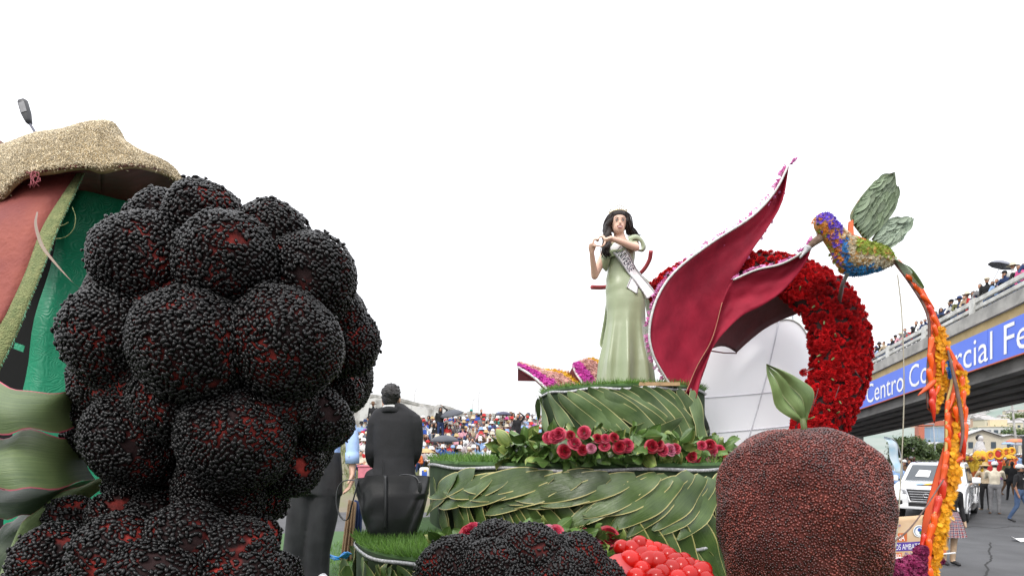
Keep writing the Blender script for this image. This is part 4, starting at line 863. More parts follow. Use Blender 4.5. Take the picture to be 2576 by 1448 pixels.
def berry(name, label, lobes, core, base, tmpl, density, bare_n, seed, stem=None, barerad=.05):
    r = np.random.default_rng(seed); t = thing(name, label, 'berry display', base); C = np.array([l[0] for l in lobes]); Rr = np.array([l[1] for l in lobes])
    co = obj('core', cat(*core), m_core, t)
    pc, nc = sample_surface(core[0], 50000); cc = core[0][0].mean(0); nc = nc * np.sign((nc * (pc - cc)).sum(1))[:, None]; okc = (nc * nrm(np.array([0, 0, 2.0]) - pc)).sum(1) > -.15
    for j in range(len(lobes)): okc &= np.linalg.norm(pc - C[j], axis=1) > Rr[j] * .99
    pc, nc = pc[okc], nc[okc]
    if len(pc):
        kk = thin_out(pc, .0082); obj('beans', scatter(tmpl, pc[kk], nc[kk], 1.0, tilt=.25), m_bean, co, kind='stuff')
    for i, (c, rad) in enumerate(lobes):
        k = max(60, int(4 * PI * rad * rad * density)); n = nrm(fib(k) + r.normal(0, .35 / math.sqrt(k) * 2, (k, 3))); pos = c + n * rad * (1 + .035 * np.sin(n[:, :1] * 4 + i) * np.cos(n[:, 2:] * 3.5 + i * 2) + .012 * np.sin(n[:, 1:2] * 13 + i))
        ok = np.ones(k, bool)
        for j in range(len(lobes)):
            if j != i: ok &= np.linalg.norm(pos - C[j], axis=1) > Rr[j] * .985
        view = nrm(np.array([0, 0, 2.0]) - pos); ok &= (n * view).sum(1) > -.25
        d = obj('drupelet', (lambda g: (g[0], g[1]))(ell(c, (rad * .975,) * 3, 22, 14)), m_core, t)
        if not ok.any(): continue
        seeds = c + nrm(r.normal(0, .5, (bare_n, 3)) + nrm(np.array([0, 0, 2.0]) - c) * 1.1 + (0, 0, .3)) * rad
        if bare_n: ok &= ~(bare(pos, seeds, barerad * r.uniform(.3, 1.0)) & (r.random(k) < .72))
        pos, nn = pos[ok], n[ok]
        ex = r.random(len(pos)) < .12; pos = np.vstack([pos, pos[ex] + nn[ex] * .004 + r.normal(0, .0018, (ex.sum(), 3))]); nn = np.vstack([nn, nn[ex]])
        obj('beans', scatter(tmpl, pos + nn * .002, nn, r.uniform(.78, 1.2, len(pos)), tilt=.20), m_bean, d, kind='stuff')
    return t
def lobes_from(lst, cx, cy, Yc, hx, hy, dep, k=1.03):
    out = []
    for dx, dy, r_, *dd in lst:
        q = 1 - ((dx - cx) / hx) ** 2 - ((dy - cy) / hy) ** 2; Y = Yc - dep * math.sqrt(max(0, q)) + (dd[0] if dd else 0)
        out.append((P(dx, dy, Y), r_ / S * Y * (k + .13 * math.sqrt(max(0, q)))))
    return out
big = lobes_from([(517, 552, 82), (687, 600, 80, .02), (425, 580, 84, .08), (378, 668, 112), (578, 664, 108), (778, 700, 102), (312, 850, 116), (493, 874, 125), (715, 866, 121), (862, 856, 84, .05), (820, 780, 80, .1), (268, 1062, 86, .05), (351, 1098, 108), (598, 1098, 120), (800, 1050, 68, .02), (858, 985, 48, .12), (372, 1225, 84), (554, 1225, 98), (728, 1165, 74, .04), (660, 1250, 60, .08), (450, 1010, 90, .04), (690, 1010, 85, .05), (300, 960, 90, .08)], 535, 880, 1.78, 330, 400, .36, 1.04)
bk = []
for c, r_ in big[:19]:
    if c[1] < 1.65: bk.append((np.array([c[0] * 1.12 - .02, 3.66 - c[1], c[2]]), r_ * 1.0))
cb = P(535, 880, 1.78)
berry('giant_blackberry', 'giant blackberry display covered in shiny black beans above the pink edged leaves', big + bk, [ell(cb + (.0, -.02, -.01), (.345, .335, .41), 40, 26), capsule(P(480, 1180, 1.75), .11, P(470, 1330, 1.75), .16)], tuple(P(480, 1330, 1.75)), BEAN, 1 / (.0165 * .0098 * .73), 1, 5, barerad=.05)
low = lobes_from([(190, 1320, 70, .06), (314, 1400, 98), (148, 1412, 88), (470, 1360, 88), (591, 1400, 92), (640, 1352, 58, .05), (400, 1480, 112), (610, 1470, 96), (540, 1310, 60, .12), (300, 1300, 66, .12), (400, 1300, 70, .14), (110, 1500, 90, .02), (240, 1520, 100), (690, 1450, 60, .06), (660, 1530, 90)], 400, 1520, 1.58, 330, 240, .26)
berry('giant_blackberry', 'low blackberry display with grey black beans and red bare patches under the largest blackberry', low, [ell(P(400, 1530, 1.60), (.33, .27, .24), 20, 12), lathe([(.22, DECK), (.24, 1.0), (.28, 1.3), (.25, 1.55)], 20, (P(400, 0, 1.6)[0], 1.6, 0), close=True)], (P(400, 0, 1.6)[0], 1.6, DECK), BEAN, 1 / (.0165 * .0098 * .78), 2, 9, barerad=.05)
mid = lobes_from([(1255, 1395, 78, .04), (1150, 1450, 92), (1335, 1420, 92), (1440, 1425, 78), (1245, 1465, 98), (1385, 1480, 96), (1490, 1480, 80), (1110, 1510, 80, .04), (1300, 1530, 110), (1455, 1540, 95), (1170, 1540, 90), (1400, 1400, 50, .12), (1190, 1410, 50, .12)], 1300, 1560, 2.05, 260, 210, .3)
berry('giant_blackberry', 'blackberry display of black beans in front of the leaf clad podium', mid, [ell(P(1300, 1560, 2.1), (.33, .3, .26), 20, 12), lathe([(.2, DECK), (.24, 1.0), (.26, 1.25), (.2, 1.45)], 20, (P(1300, 0, 2.1)[0], 2.1, 0), close=True)], (P(1300, 0, 2.1)[0], 2.1, DECK), BEAN, 1 / (.0165 * .0098 * .74), 1, 14, barerad=.045)

# ------------------------------------------------------------------ red bean apple with leaf
def polar(prof_px, cx, Y, base=None):
    return [((r_ / S) * Y, CZ + (HY - y) / S * Y) for r_, y in prof_px]
YA = 2.3; AX = P(2013, 0, YA)[0]
prof = polar([(5, 1090), (55, 1087), (98, 1095), (138, 1110), (168, 1138), (191, 1182), (204, 1236), (207, 1280), (196, 1350), (170, 1425), (138, 1500), (100, 1560), (80, 1590), (5, 1595)], 2030, YA)
prof = spline(np.c_[np.array(prof), np.zeros(14)], 40)[:, :2]
ap = thing('bean_apple', 'large rounded fruit display covered in glossy red kidney beans', 'fruit display', (AX, YA, DECK))
ag = lathe(prof, 56, (AX, YA, 0))
wob = lambda V: V + np.c_[.014 * np.sin(V[:, 2] * 9 + V[:, 0] * 5) + .006 * np.sin(V[:, 2] * 27 + V[:, 1] * 20), .012 * np.sin(V[:, 0] * 16 + V[:, 2] * 13), .014 * np.sin(V[:, 0] * 11 + 1) + .006 * np.sin(V[:, 0] * 31)]
ag = (wob(ag[0]), ag[1]); obj('core', ag, mat('core_maroon', (.10, .02, .015), rough=.9), ap)
obj('stand', lathe([(.16, DECK), (.16, 1.35)], 16, (AX, YA, 0), close=True), m_ply, ap)
p_, n_2 = sample_surface(ag, 80000); cen = np.array([AX, YA, 1.7]); n_2 = n_2 * np.sign((n_2 * (p_ - cen)).sum(1))[:, None]
v_ = (n_2 * nrm(np.array([0, 0, 2.0]) - p_)).sum(1) > -.2; p_, n_2 = p_[v_], n_2[v_]; kp = thin_out(p_, .0077); p_, n_2 = p_[kp], n_2[kp]
m_rbean = mat('red_bean', (.13, .028, .020), (.05, .012, .010), rough=.22, nscale=6, island=.75, spec=.55, contrast=(.4, .6))
obj('beans', scatter(BEANS, p_ + n_2 * .002, n_2, rng.uniform(.8, 1.2, len(p_)), tilt=.3), m_rbean, ap, kind='stuff')
L_AP = leafmat('leaf_apple', (.20, .28, .10), (.10, .16, .055), (.46, .48, .26), .92, .4)
lf = thing('apple_leaf', 'pointed cut green leaf on a stalk above the red bean fruit', 'leaf', tuple(P(2020, 1090, 2.28)))
LE = spline([P(*a, 2.30) for a in ((1927, 915), (1932, 950), (1940, 990), (1955, 1025), (1985, 1050), (2022, 1066))], 18); RE = spline([P(*a, 2.26) for a in ((1928, 914), (1962, 932), (2000, 950), (2034, 978), (2038, 1020), (2026, 1066))], 18)
for k_, (v0, v1) in enumerate(((0, .40), (.30, .72), (.62, 1.0))):
    v = np.linspace(v0, v1, 7); Qb = LE[:, None] * (1 - v)[None, :, None] + RE[:, None] * v[None, :, None]; Qb[..., 1] += -.012 * k_ * np.sin(np.linspace(.1, PI, 18))[:, None] - .010 * np.sin(np.linspace(0, PI, 7))[None] + .008 * np.sin(np.arange(18) * .8 + k_)[:, None]
    obj('blade', grid(Qb), L_AP, lf, uv=np.array([(j / 6, i / 17) for i in range(18) for j in range(7)]))
obj('stalk', tube([P(2018, 1050, 2.27), P(2022, 1075, 2.27), P(2020, 1100, 2.28)], .012, 8), mat('stalk_green', (.12, .15, .05)), lf)

# ------------------------------------------------------------------ tomato tray
m_tom = mat('tomato', (.40, .008, .005), (.33, .006, .004), rough=.16, nscale=12, spec=.3, objrand=.25)
m_foil = mat('red_foil', (.42, .05, .045), (.30, .03, .05), rough=.38, nscale=10, bump=.35, bscale=12)
tt = thing('red_tray', 'faceted red wrapped tray holding the heap of tomatoes', 'tray', tuple(P(1640, 1600, 1.95)))
tray = [P(*q) for q in ((1512, 1412, 1.86), (1545, 1392, 1.92), (1640, 1372, 2.08), (1790, 1452, 2.06), (1800, 1520, 1.9), (1560, 1470, 1.72), (1500, 1440, 1.80))]
bot = [q * np.array([.92, 1, 1]) + (0.04, 0, -.22) for q in tray]
k = 7; obj('wrap', (np.array(tray + bot + [np.mean(tray, 0) - (0, 0, .02)]), [(i, (i + 1) % k, (i + 1) % k + k, i + k) for i in range(k)] + [(i, 2 * k, (i + 1) % k) for i in range(k)]), m_foil, tt, smooth=False)
c_ = np.mean(bot, 0); obj('stand', box((c_[0], c_[1], (DECK + c_[2]) / 2 + .03), (.18, .18, c_[2] - DECK + .1)), m_ply, tt, smooth=False)
TOM = [to_mesh('tomato', cat(ell((0, 0, 0), (.031, .031, .031 * f), 18, 12), tube([(0, 0, .031 * f * .93), (0, 0, .031 * f * 1.03)], [.005, .002], 6))) for f in (.95, 1.05, 1.3)]
for m_ in TOM: m_.materials.append(m_tom)
TP = [(1563, 1375, 1.0), (1590, 1380, 1.2), (1608, 1372, 1.2), (1628, 1378, 1.15), (1585, 1407, 1.25), (1612, 1396, 1.1), (1638, 1392, 1.2), (1655, 1412, 1.35), (1628, 1410, 1.2), (1615, 1430, 1.05), (1680, 1395, 1.0), (1700, 1408, 1.0), (1690, 1430, 1.25), (1665, 1440, 1.1), (1715, 1430, 1.1), (1735, 1420, 1.0), (1735, 1445, 1.2), (1760, 1440, 1.2), (1650, 1380, 1.0), (1775, 1455, 1.0), (1645, 1455, 1.2), (1705, 1455, 1.2), (1600, 1450, 1.1), (1670, 1385, .9), (1720, 1405, .9), (1752, 1425, .9)]
for i, (dx, dy, s) in enumerate(TP):
    Y = 2.02 - (dy - 1370) / 90 * .18; c = P(dx, dy, Y); d = nrm(rng.normal(0, 1, 3)); x, y, z = rnd_frame(d)
    o = bpy.data.objects.new('tomato', TOM[i % 3]); COL.objects.link(o); o.matrix_world = basis(x, y, z, c, s * .98); tag(o, 'shiny round red tomato heaped on the red tray', 'tomato', 'tomatoes on the red tray')

# ------------------------------------------------------------------ giant red petals beside the woman
m_petal = mat('petal_cloth', (.35, .016, .042), (.24, .009, .028), rough=.7, nscale=4.5, bump=.5, bscale=7, spec=.25, detail=5)
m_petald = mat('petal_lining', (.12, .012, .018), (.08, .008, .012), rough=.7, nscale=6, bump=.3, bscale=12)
m_pipe = mat('petal_piping', (.62, .62, .60), (.42, .42, .41), rough=.5, nscale=40, bump=.15, bscale=90)
m_mag = mat('flower_magenta', (.66, .07, .42), (.50, .04, .34), rough=.6, island=.3, transl=.2)
m_pinkf = mat('flower_pink', (.72, .28, .55), (.60, .16, .42), rough=.6, island=.3, transl=.2)
m_blush = mat('flower_blush', (.68, .43, .36), (.58, .30, .27), rough=.6, island=.3, transl=.2)
m_yel = mat('flower_yellow', (.80, .50, .02), (.70, .36, .01), rough=.6, island=.25, transl=.2)
def floret(r=.02, n=6, h=.5):
    V = [(0, 0, 0)]; F = []
    for k in range(n):
        th = 2 * PI * k / n; b = len(V); w = PI / n * .9
        V += [(r * .55 * math.cos(th - w), r * .55 * math.sin(th - w), r * h * .5), (r * math.cos(th), r * math.sin(th), r * h), (r * .55 * math.cos(th + w), r * .55 * math.sin(th + w), r * h * .5)]
        F += [(0, b, b + 1), (0, b + 1, b + 2)]
    return np.array(V), np.array(F)
FL = floret(.018, 6, .7)
gf = thing('flower_petals', 'two tall crimson cloth petals with white piping beside the woman', 'float petals', tuple(P(1700, 985, 4.75)))
def petal(A, B, name, n=30, m=12, bulge=.12, parent=gf, mt=m_petal, th=.012, dirn=(0, 1, 0)):
    Q = ruled(A, B, n, m, bulge, dirn); Q = Q + np.array([0, 1, 0]) * (.014 * np.sin(np.arange(n) * .9)[:, None] * np.sin(np.arange(m) * 1.3)[None])[..., None]
    return obj(name, thick(grid(Q), th, off=(.1, .99, 0)), mt, parent), Q
L1 = [(1692, 975, 4.72), (1668, 940, 4.66), (1642, 890, 4.60), (1633, 830, 4.58), (1652, 750, 4.60), (1700, 680, 4.66), (1790, 610, 4.78), (1890, 545, 4.92), (1948, 482, 5.0), (1984, 412, 5.05)]
R1_ = [(1752, 1002, 4.80), (1765, 950, 4.88), (1785, 890, 4.95), (1810, 830, 5.0), (1832, 760, 5.02), (1850, 700, 5.02), (1890, 630, 5.03), (1930, 575, 5.05), (1965, 510, 5.06), (1986, 414, 5.06)]
o1, Q1 = petal([P(*a) for a in L1], [P(*a) for a in R1_], 'tall_petal', bulge=.10)
obj('piping', tube(spline([P(*a) - (.004, .012, 0) for a in L1], 60), .010, 7), m_pipe, o1)
L2 = [(1722, 990, 4.70), (1752, 920, 4.74), (1790, 850, 4.76), (1815, 760, 4.78), (1842, 705, 4.78), (1900, 680, 4.72), (1960, 666, 4.62), (2010, 640, 4.52), (2046, 604, 4.42)]
R2_ = [(1751, 1000, 4.72), (1768, 930, 4.76), (1792, 875, 4.80), (1830, 825, 4.82), (1870, 790, 4.80), (1920, 765, 4.75), (1975, 725, 4.64), (2020, 668, 4.53), (2048, 606, 4.42)]
o2, Q2 = petal([P(*a) for a in L2], [P(*a) for a in R2_], 'hooked_petal', bulge=.06)
obj('piping', tube(spline([P(*a) - (0, .012, -.004) for a in L2[4:]], 40), .009, 7), m_pipe, o2)
obj('seam', tube(spline([P(*a) - (0, .008, 0) for a in L2[:4]] , 24), .003, 6), mat('seam_thread', (.45, .2, .12)), o2)
pos = []
for seg, cnt in ((L1, 190), ):
    s_ = spline([P(*a) for a in seg], 200)
    for i in range(cnt): pos.append(s_[RND.randrange(40, 198)] + (RND.uniform(-.03, .0), RND.uniform(.01, .05), RND.uniform(0, .03)))
s_ = spline([P(*a) for a in L2[4:]], 100)
for i in range(110): pos.append(s_[RND.randrange(0, 99)] + (RND.uniform(-.02, .01), RND.uniform(.0, .04), RND.uniform(0.0, .03)))
pos = np.array(pos); obj('edge_florets', scatter(FL, pos, np.tile([-.4, -.3, .8], (len(pos), 1)), rng.uniform(.6, 1.3, len(pos)), tilt=.5), m_pinkf, gf, kind='stuff')
tip = P(1988, 412, 5.05); obj('tip_flower', cat(*[capsule(tip, .006, tip + (RND.uniform(.0, .06), RND.uniform(-.03, .03), RND.uniform(.0, .05)), .012, 6) for i in range(5)]), m_pinkf, gf)
# backs of the petals carry flowers
bq = Q1.reshape(-1, 3)[rng.integers(0, Q1.shape[0] * Q1.shape[1], 500)] + np.c_[rng.normal(0, .01, 500), rng.uniform(.05, .06, 500), rng.normal(0, .01, 500)]
obj('back_florets', scatter(FL, bq, np.tile([0, 1.0, 0], (500, 1)), 1.2, tilt=.4), m_pinkf, gf, kind='stuff')

# the two flower striped petals behind, on the left
def striped(label, A, B, under, base):
    t = thing('striped_petal', label, 'float petals', tuple(base)); n, m = 20, 13; Q = ruled([P(*a) for a in A], [P(*b) for b in B], n, m, .02, (0, 0, 1))
    obj('petal_board', thick(grid(Q), .03, off=(0, .3, -.95)), m_petal, t); obj('edging', tube(spline([P(*a) - (0, .01, 0) for a in A], 30), .014, 6), m_pipe, t)
    dense = ruled([P(*a) for a in A], [P(*b) for b in B], 90, 60, .02, (0, 0, 1)); nz = np.cross(dense[10, 10] - dense[0, 10], dense[0, 20] - dense[0, 10]); nz = nrm(nz); nz = nz if nz[1] < 0 else -nz
    for (v0, v1, mt, nm, cnt) in ((.0, .27, m_mag, 'magenta_flowers', 700), (.27, .66, m_blush, 'blush_flowers', 1000), (.66, .9, m_yel, 'yellow_flowers', 600), (.9, 1.0, m_blush, 'blush_flowers', 250)):
        i = rng.integers(0, 90, cnt); j = (rng.uniform(v0, v1, cnt) * 59).astype(int); p = dense[i, j] + rng.normal(0, .008, (cnt, 3)) + nz * .012
        obj(nm, scatter(FL, p, np.tile(nz, (cnt, 1)), rng.uniform(.8, 1.3, cnt), tilt=.45), mt, t, kind='stuff')
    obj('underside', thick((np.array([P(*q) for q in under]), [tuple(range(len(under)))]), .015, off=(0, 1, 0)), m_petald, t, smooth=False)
    obj('bracket', tube([P(*A[-1]) - (0, -.1, .03), (base[0] + .35, 5.9, ZM + .05)], .02, 6), m_grey, t)
striped('long flower striped petal of magenta blush and yellow with pointed tip', [(1303, 922, 5.75), (1340, 945, 5.6), (1370, 972, 5.45), (1398, 1000, 5.35)], [(1303, 920, 6.0), (1370, 934, 6.2), (1430, 940, 6.25), (1500, 985, 6.0)], [(1302, 924, 5.74), (1302, 956, 5.8), (1355, 957, 5.62)], P(1400, 1000, 5.5))
striped('short flower striped petal of magenta blush and yellow behind the gown', [(1440, 919, 6.1), (1450, 940, 6.0), (1465, 962, 5.9), (1480, 990, 5.8)], [(1495, 905, 6.4), (1540, 920, 6.4), (1560, 950, 6.3), (1560, 990, 6.1)], [(1440, 920, 6.1), (1425, 950, 6.2), (1462, 962, 5.92)], P(1480, 985, 6.0))

# ------------------------------------------------------------------ carnation arch, lining, white cloth dome
m_carn = mat('carnation_red', (.55, .010, .014), (.40, .006, .010), rough=.7, nscale=30, island=.35, transl=.15, spec=.2, objrand=.3)
m_calyx = mat('calyx_green', (.16, .22, .08), rough=.6)
def carnation(seed):
    r = random.Random(seed); g = []
    for lay, (rad, n, z) in enumerate(((.034, 11, .0), (.029, 9, .011), (.022, 8, .02), (.013, 6, .026))):
        for k in range(n):
            th = 2 * PI * k / n + r.uniform(-.15, .15); w = PI / n * 1.3; rr = rad * r.uniform(.85, 1.12); zz = z + r.uniform(-.004, .006)
            V = [(.004 * math.cos(th), .004 * math.sin(th), z * .6), (rr * .7 * math.cos(th - w), rr * .7 * math.sin(th - w), zz + r.uniform(-.004, .004)), (rr * math.cos(th - w * .4), rr * math.sin(th - w * .4), zz + .004), (rr * .93 * math.cos(th), rr * .93 * math.sin(th), zz - .003), (rr * math.cos(th + w * .4), rr * math.sin(th + w * .4), zz + .005), (rr * .7 * math.cos(th + w), rr * .7 * math.sin(th + w), zz)]
            g.append((np.array(V), [(0, 1, 2), (0, 2, 3), (0, 3, 4), (0, 4, 5)]))
    return to_mesh('carnation', cat(*g), smooth=False)
CARN = [carnation(i) for i in range(4)]
for m_ in CARN: m_.materials.append(m_carn)
m_spine0 = mat('wire_dark', (.06, .05, .05), rough=.6)
arch = thing('carnation_arch', 'curled arch thickly covered with red carnations behind the hummingbird', 'flower arch', tuple(P(2040, 1140, 4.7)))
AP = [(1640, 760, 5.5, 40), (1700, 712, 5.45, 42), (1780, 678, 5.35, 44), (1880, 672, 5.2, 42), (1965, 686, 5.05, 52), (2035, 722, 4.95, 66), (2088, 775, 4.9, 74), (2112, 850, 4.85, 80), (2112, 930, 4.85, 78), (2088, 1010, 4.85, 74), (2052, 1090, 4.85, 70), (2030, 1180, 4.85, 66), (2025, 1480, 4.85, 60)]
ctr = spline([P(*a[:3]) for a in AP], 70); hw = np.interp(np.linspace(0, 12, 70), range(13), [a[3] / S * a[2] for a in AP])
aup = np.tile([0, 1.0, 0], (70, 1)); core_a = tube(ctr, hw * .88, 16, ry=hw * .5, up=aup); obj('core', core_a, mat('arch_core', (.03, .012, .012), rough=.9), arch)
p_, n_2 = sample_surface(core_a, 9000)
ci = np.argmin(np.linalg.norm(p_[:, None] - ctr[None], axis=2), axis=1); n_2 = n_2 * np.sign((n_2 * (p_ - ctr[ci])).sum(1))[:, None]
f_ = (n_2 * nrm(np.array([0, 0, 2.0]) - p_)).sum(1); fr = f_ > -.25
pf, nf = p_[fr], n_2[fr]; kp = thin_out(pf, .047); pf, nf = pf[kp], nf[kp]; ff = (nf * nrm(np.array([0, 0, 2.0]) - pf)).sum(1)
order = np.argsort(-ff); cnt = 0
for q in order[:300]:
    d = nrm(nf[q] + rng.normal(0, .25, 3)); x, y, z = rnd_frame(d); inst('carnation', CARN[cnt % 4], arch, basis(x, z, y, pf[q] + d * .005, RND.uniform(1.1, 1.5))); cnt += 1
T_ = tri((np.array([v.co[:] for v in CARN[0].vertices]), [tuple(p.vertices) for p in CARN[0].polygons]))
rest = order[300:]; bk_ = ~fr; pb_, nb_ = p_[bk_], n_2[bk_]; kb = thin_out(pb_, .06)
obj('carnations', scatter(T_, np.vstack([pf[rest], pb_[kb]]), np.vstack([nf[rest], nb_[kb]]), 1.1, tilt=.2), m_carn, arch, smooth=False, kind='stuff')
print('carnations front', len(pf), 'parts', cnt)
for i in range(26):
    q = RND.choice(list(order[:250])); d = nrm(nf[q] + rng.normal(0, .5, 3)); obj('calyx', capsule(pf[q] + nf[q] * .03, .008, pf[q] + nf[q] * .03 + d * .035, .006, 6), m_calyx, arch)
0 and obj('rib_wire', tube(spline([P(*a) for a in ((2098, 800, 4.68), (2120, 860, 4.63), (2122, 930, 4.62), (2108, 1000, 4.62), (2080, 1070, 4.64))], 20), .006, 6), m_spine0, arch)
for a, b in (((2040, 1035), (2058, 975)), ((2020, 930), (2048, 924)), ((2100, 1000), (2110, 970)), ((2150, 930), (2170, 960))): obj('wire', tube([P(*a, 4.5), P(*b, 4.56)], .0025, 5), m_spine0, arch)
c0 = P(2034, 920, 4.75); x, y, z = rnd_frame((-1, -.3, 0)); inst('carnation', CARN[1], arch, basis(x, z, y, P(2022, 935, 4.7), 1.1)); obj('wire', tube([P(2022, 935, 4.71), P(2045, 925, 4.8)], .004, 5), m_silver, arch)
# dark red lining under the arch
A = [(1782, 880, 4.93), (1806, 822, 4.98), (1850, 774, 5.0), (1915, 742, 4.98), (1985, 716, 4.93), (2035, 735, 4.9)]
B = [(1852, 886, 5.35), (1880, 860, 5.4), (1920, 828, 5.4), (1960, 806, 5.3), (2000, 790, 5.15), (2042, 772, 4.98)]
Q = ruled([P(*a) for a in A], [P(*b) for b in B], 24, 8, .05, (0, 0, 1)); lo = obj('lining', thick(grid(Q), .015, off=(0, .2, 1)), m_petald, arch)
obj('tip_edge', tube([P(1782, 880, 4.93), P(1820, 886, 5.1), P(1852, 887, 5.34)], .006, 6), m_petald, lo)
# white cloth dome
m_cloth = mat('white_cloth', (.93, .93, .97), (.90, .90, .95), rough=.85, nscale=2, transl=.22, bump=.15, bscale=5)
m_seam = mat('cloth_seam', (.66, .66, .72), rough=.9)
wd = thing('white_petal', 'white stretched cloth petal with rounded top and seams behind the red petals', 'float petals', tuple(P(1860, 1180, 5.9)))
topc = [(1640, 990), (1690, 930), (1745, 885), (1810, 860), (1870, 838), (1925, 818), (1962, 811), (1990, 822), (2012, 850), (2028, 890), (2036, 940), (2034, 1000)]
n, m = 40, 16; tc = spline([P(*a, 5.75) for a in topc], n); Q = np.zeros((n, m, 3))
for i in range(n):
    for j in range(m):
        v = j / (m - 1); b = np.array([P(1640 + (2034 - 1640) * i / (n - 1), 1190, 5.75)[0], 0, P(0, 1190, 5.75)[2]]); q = tc[i] * (1 - v) + b * v
        u = i / (n - 1); q[1] = 5.72 - .22 * math.sin(PI * min(1, u * .9 + .05)) * math.sin(PI * (.2 + .55 * v)); Q[i, j] = q
obj('cloth', grid(Q), m_cloth, wd)
front = Q[18:, 0]; back = front + np.array([.10, .45, -.02]); Qs = np.stack([front, front * .6 + back * .4 + (.05, 0, .03), back], 1); Qs[:, 1, 2] += .012 * np.sin(np.arange(len(front)) * 2.2)
obj('side_gusset', grid(Qs), m_cloth, wd)
for i in (19, 33): obj('seam', tube(Q[i, :, :] - (0, .006, 0), .007, 6), m_seam, wd)
for yy in (985, 1075):
    pts = []
    for i in range(8, 39):
        zt = P(0, yy + (24 - i) * 1.0, 5.6)[2]; r_ = Q[i][::-1]; pts.append([np.interp(zt, r_[:, 2], r_[:, k]) for k in range(3)])
    pts = np.array([p for p in pts if p[2] < 99]); obj('seam', tube(pts - (0, .006, 0), .005, 6), m_seam, wd)
obj('edge_piping', tube(Q[:, 0] - (0, .005, 0), .009, 6), m_pipe, wd)
obj('frame_post', box((2.35, 5.95, 1.4), (.06, .06, 1.3)), m_ply, wd, smooth=False)

# ------------------------------------------------------------------ hummingbird
BY = 4.35
def Bz(zx, zy, dy=0): return P(2008.9 + zx * .222, 409 + zy * .222, BY + dy)
U = .222 / S * BY      # metres per zoom pixel
hb = thing('hummingbird', 'flower covered hummingbird sculpture with leaf wings sipping from the red petal', 'sculpture', tuple(Bz(500, 1340)))
hd = Bz(285, 690)
bg = [ell(hd, (118 * U, 100 * U, 112 * U)), capsule(Bz(320, 740), 105 * U, Bz(470, 930), 125 * U, 14), capsule(Bz(470, 930), 130 * U, Bz(600, 1060), 185 * U, 14), ell(Bz(690, 1080), (250 * U, 185 * U, 175 * U), 20, 14), ell(Bz(850, 1080), (190 * U, 150 * U, 135 * U), 20, 14), capsule(Bz(900, 1080), 110 * U, Bz(1030, 1100), 60 * U, 12)]
bv = voxel(bg, .018, 6); bo = obj('body', bv, mat('foam_orange', (.58, .24, .06), (.50, .30, .10), rough=.7, nscale=10), hb)
p_, n_2 = sample_surface(bv, 14000); kp = thin_out(p_, .0145); p_, n_2 = p_[kp], n_2[kp]
zx = ((p_[:, 0] / p_[:, 1] * S + CX) - 2008.9) / .222; zy = ((HY - (p_[:, 2] - CZ) / p_[:, 1] * S) - 409) / .222; nzz = np.sin(zx * .05) * np.cos(zy * .045) + .6 * np.sin(zx * .11 + zy * .09)
region = np.full(len(p_), 'bare_orange', dtype=object)
ax_t = (zx - 250) * .62 + (zy - 650) * .78      # along head->breast
side = (zx - 285) * .78 - (zy - 690) * .62     # + towards the back of the neck
headneck = (zx < 480 + .0 * zy) & (zy < 960)
region[:] = 'cream'
region[headneck] = np.where(side[headneck] + 55 * nzz[headneck] > 5, 'purple', np.where(nzz[headneck] > .35, 'lime', np.where(nzz[headneck] < -.5, 'purple', 'orange')))
chest = (~headneck) & (zx < 470 + (zy - 850) * .22); region[chest] = np.where(nzz[chest] > .7, 'lime', np.where(nzz[chest] < -.55, 'purple', 'orange'))
front_bare = (zx < 330 + (zy - 850) * .38) & (zy > 800) ; region[front_bare & (nzz < .6)] = 'none'
region[(zx < 215) & (zy > 690)] = 'none'
blue = (~headneck) & (((zx >= 455 + (zy - 850) * .22) & (zx < 545 + (zy - 850) * .16) & (zy > 850)) | ((zy > 1150 + 20 * nzz + (zx > 850) * 25) & (zx > 500))); region[blue] = 'blue'
lime = (zx > 640) & (zy < 1010 + (zx - 640) * .16 + 18 * nzz - (zx > 960) * 0) & (zy < 1085); region[lime & ~blue] = 'lime'
FC = dict(purple=((.13, .06, .55), (.09, .04, .42)), orange=((.72, .25, .03), (.62, .18, .02)), lime=((.28, .36, .04), (.19, .27, .03)), blue=((.03, .27, .62), (.02, .18, .5)), cream=((.66, .60, .46), (.55, .47, .33)))
for k, (c1, c2) in FC.items():
    s = region == k
    if s.any(): obj(k + '_flowers', scatter(floret(.0155, 6, .9), p_[s] + n_2[s] * .002, n_2[s], rng.uniform(.8, 1.4, s.sum()), tilt=.5), mat('fl_' + k, c1, c2, rough=.65, island=.35, transl=.15), hb, kind='stuff')
m_barkb = mat('beak_bark', (.20, .13, .09), (.10, .065, .045), rough=.9, nscale=30, bump=.6, bscale=60)
obj('beak', tube(spline([Bz(240, 850), Bz(170, 900), Bz(110, 960), Bz(20, 1050)], 14), [.034, .033, .032, .031, .03, .028, .026, .024, .021, .018, .015, .012, .009, .006], 10), m_barkb, hb)
obj('beak_wrap', tube(spline([Bz(105, 955), Bz(70, 1000), Bz(10, 1075)], 8), [.03, .028, .024, .02, .016, .012, .010, .008], 9), m_silver, hb)
eye = Bz(215, 690, -.075); obj('eye', ell(eye, (.012, .008, .012), 10, 8), SHOE, hb)
L_W = leafmat('leaf_wing', (.21, .27, .17), (.11, .16, .085), (.28, .33, .20), .96, .5, rib=(.30, .36, .22))
L_W2 = leafmat('leaf_wing_pale', (.34, .42, .32), (.22, .29, .20), (.42, .48, .36), .96, .5, rib=(.45, .5, .4))
WL = []
for i in range(4):
    g, uv = ovate(.155, .062, (.05, -.08, .12, 0)[i], tw=(.3, -.3, .1, -.1)[i], m=8, k=6); WL.append((g, uv))
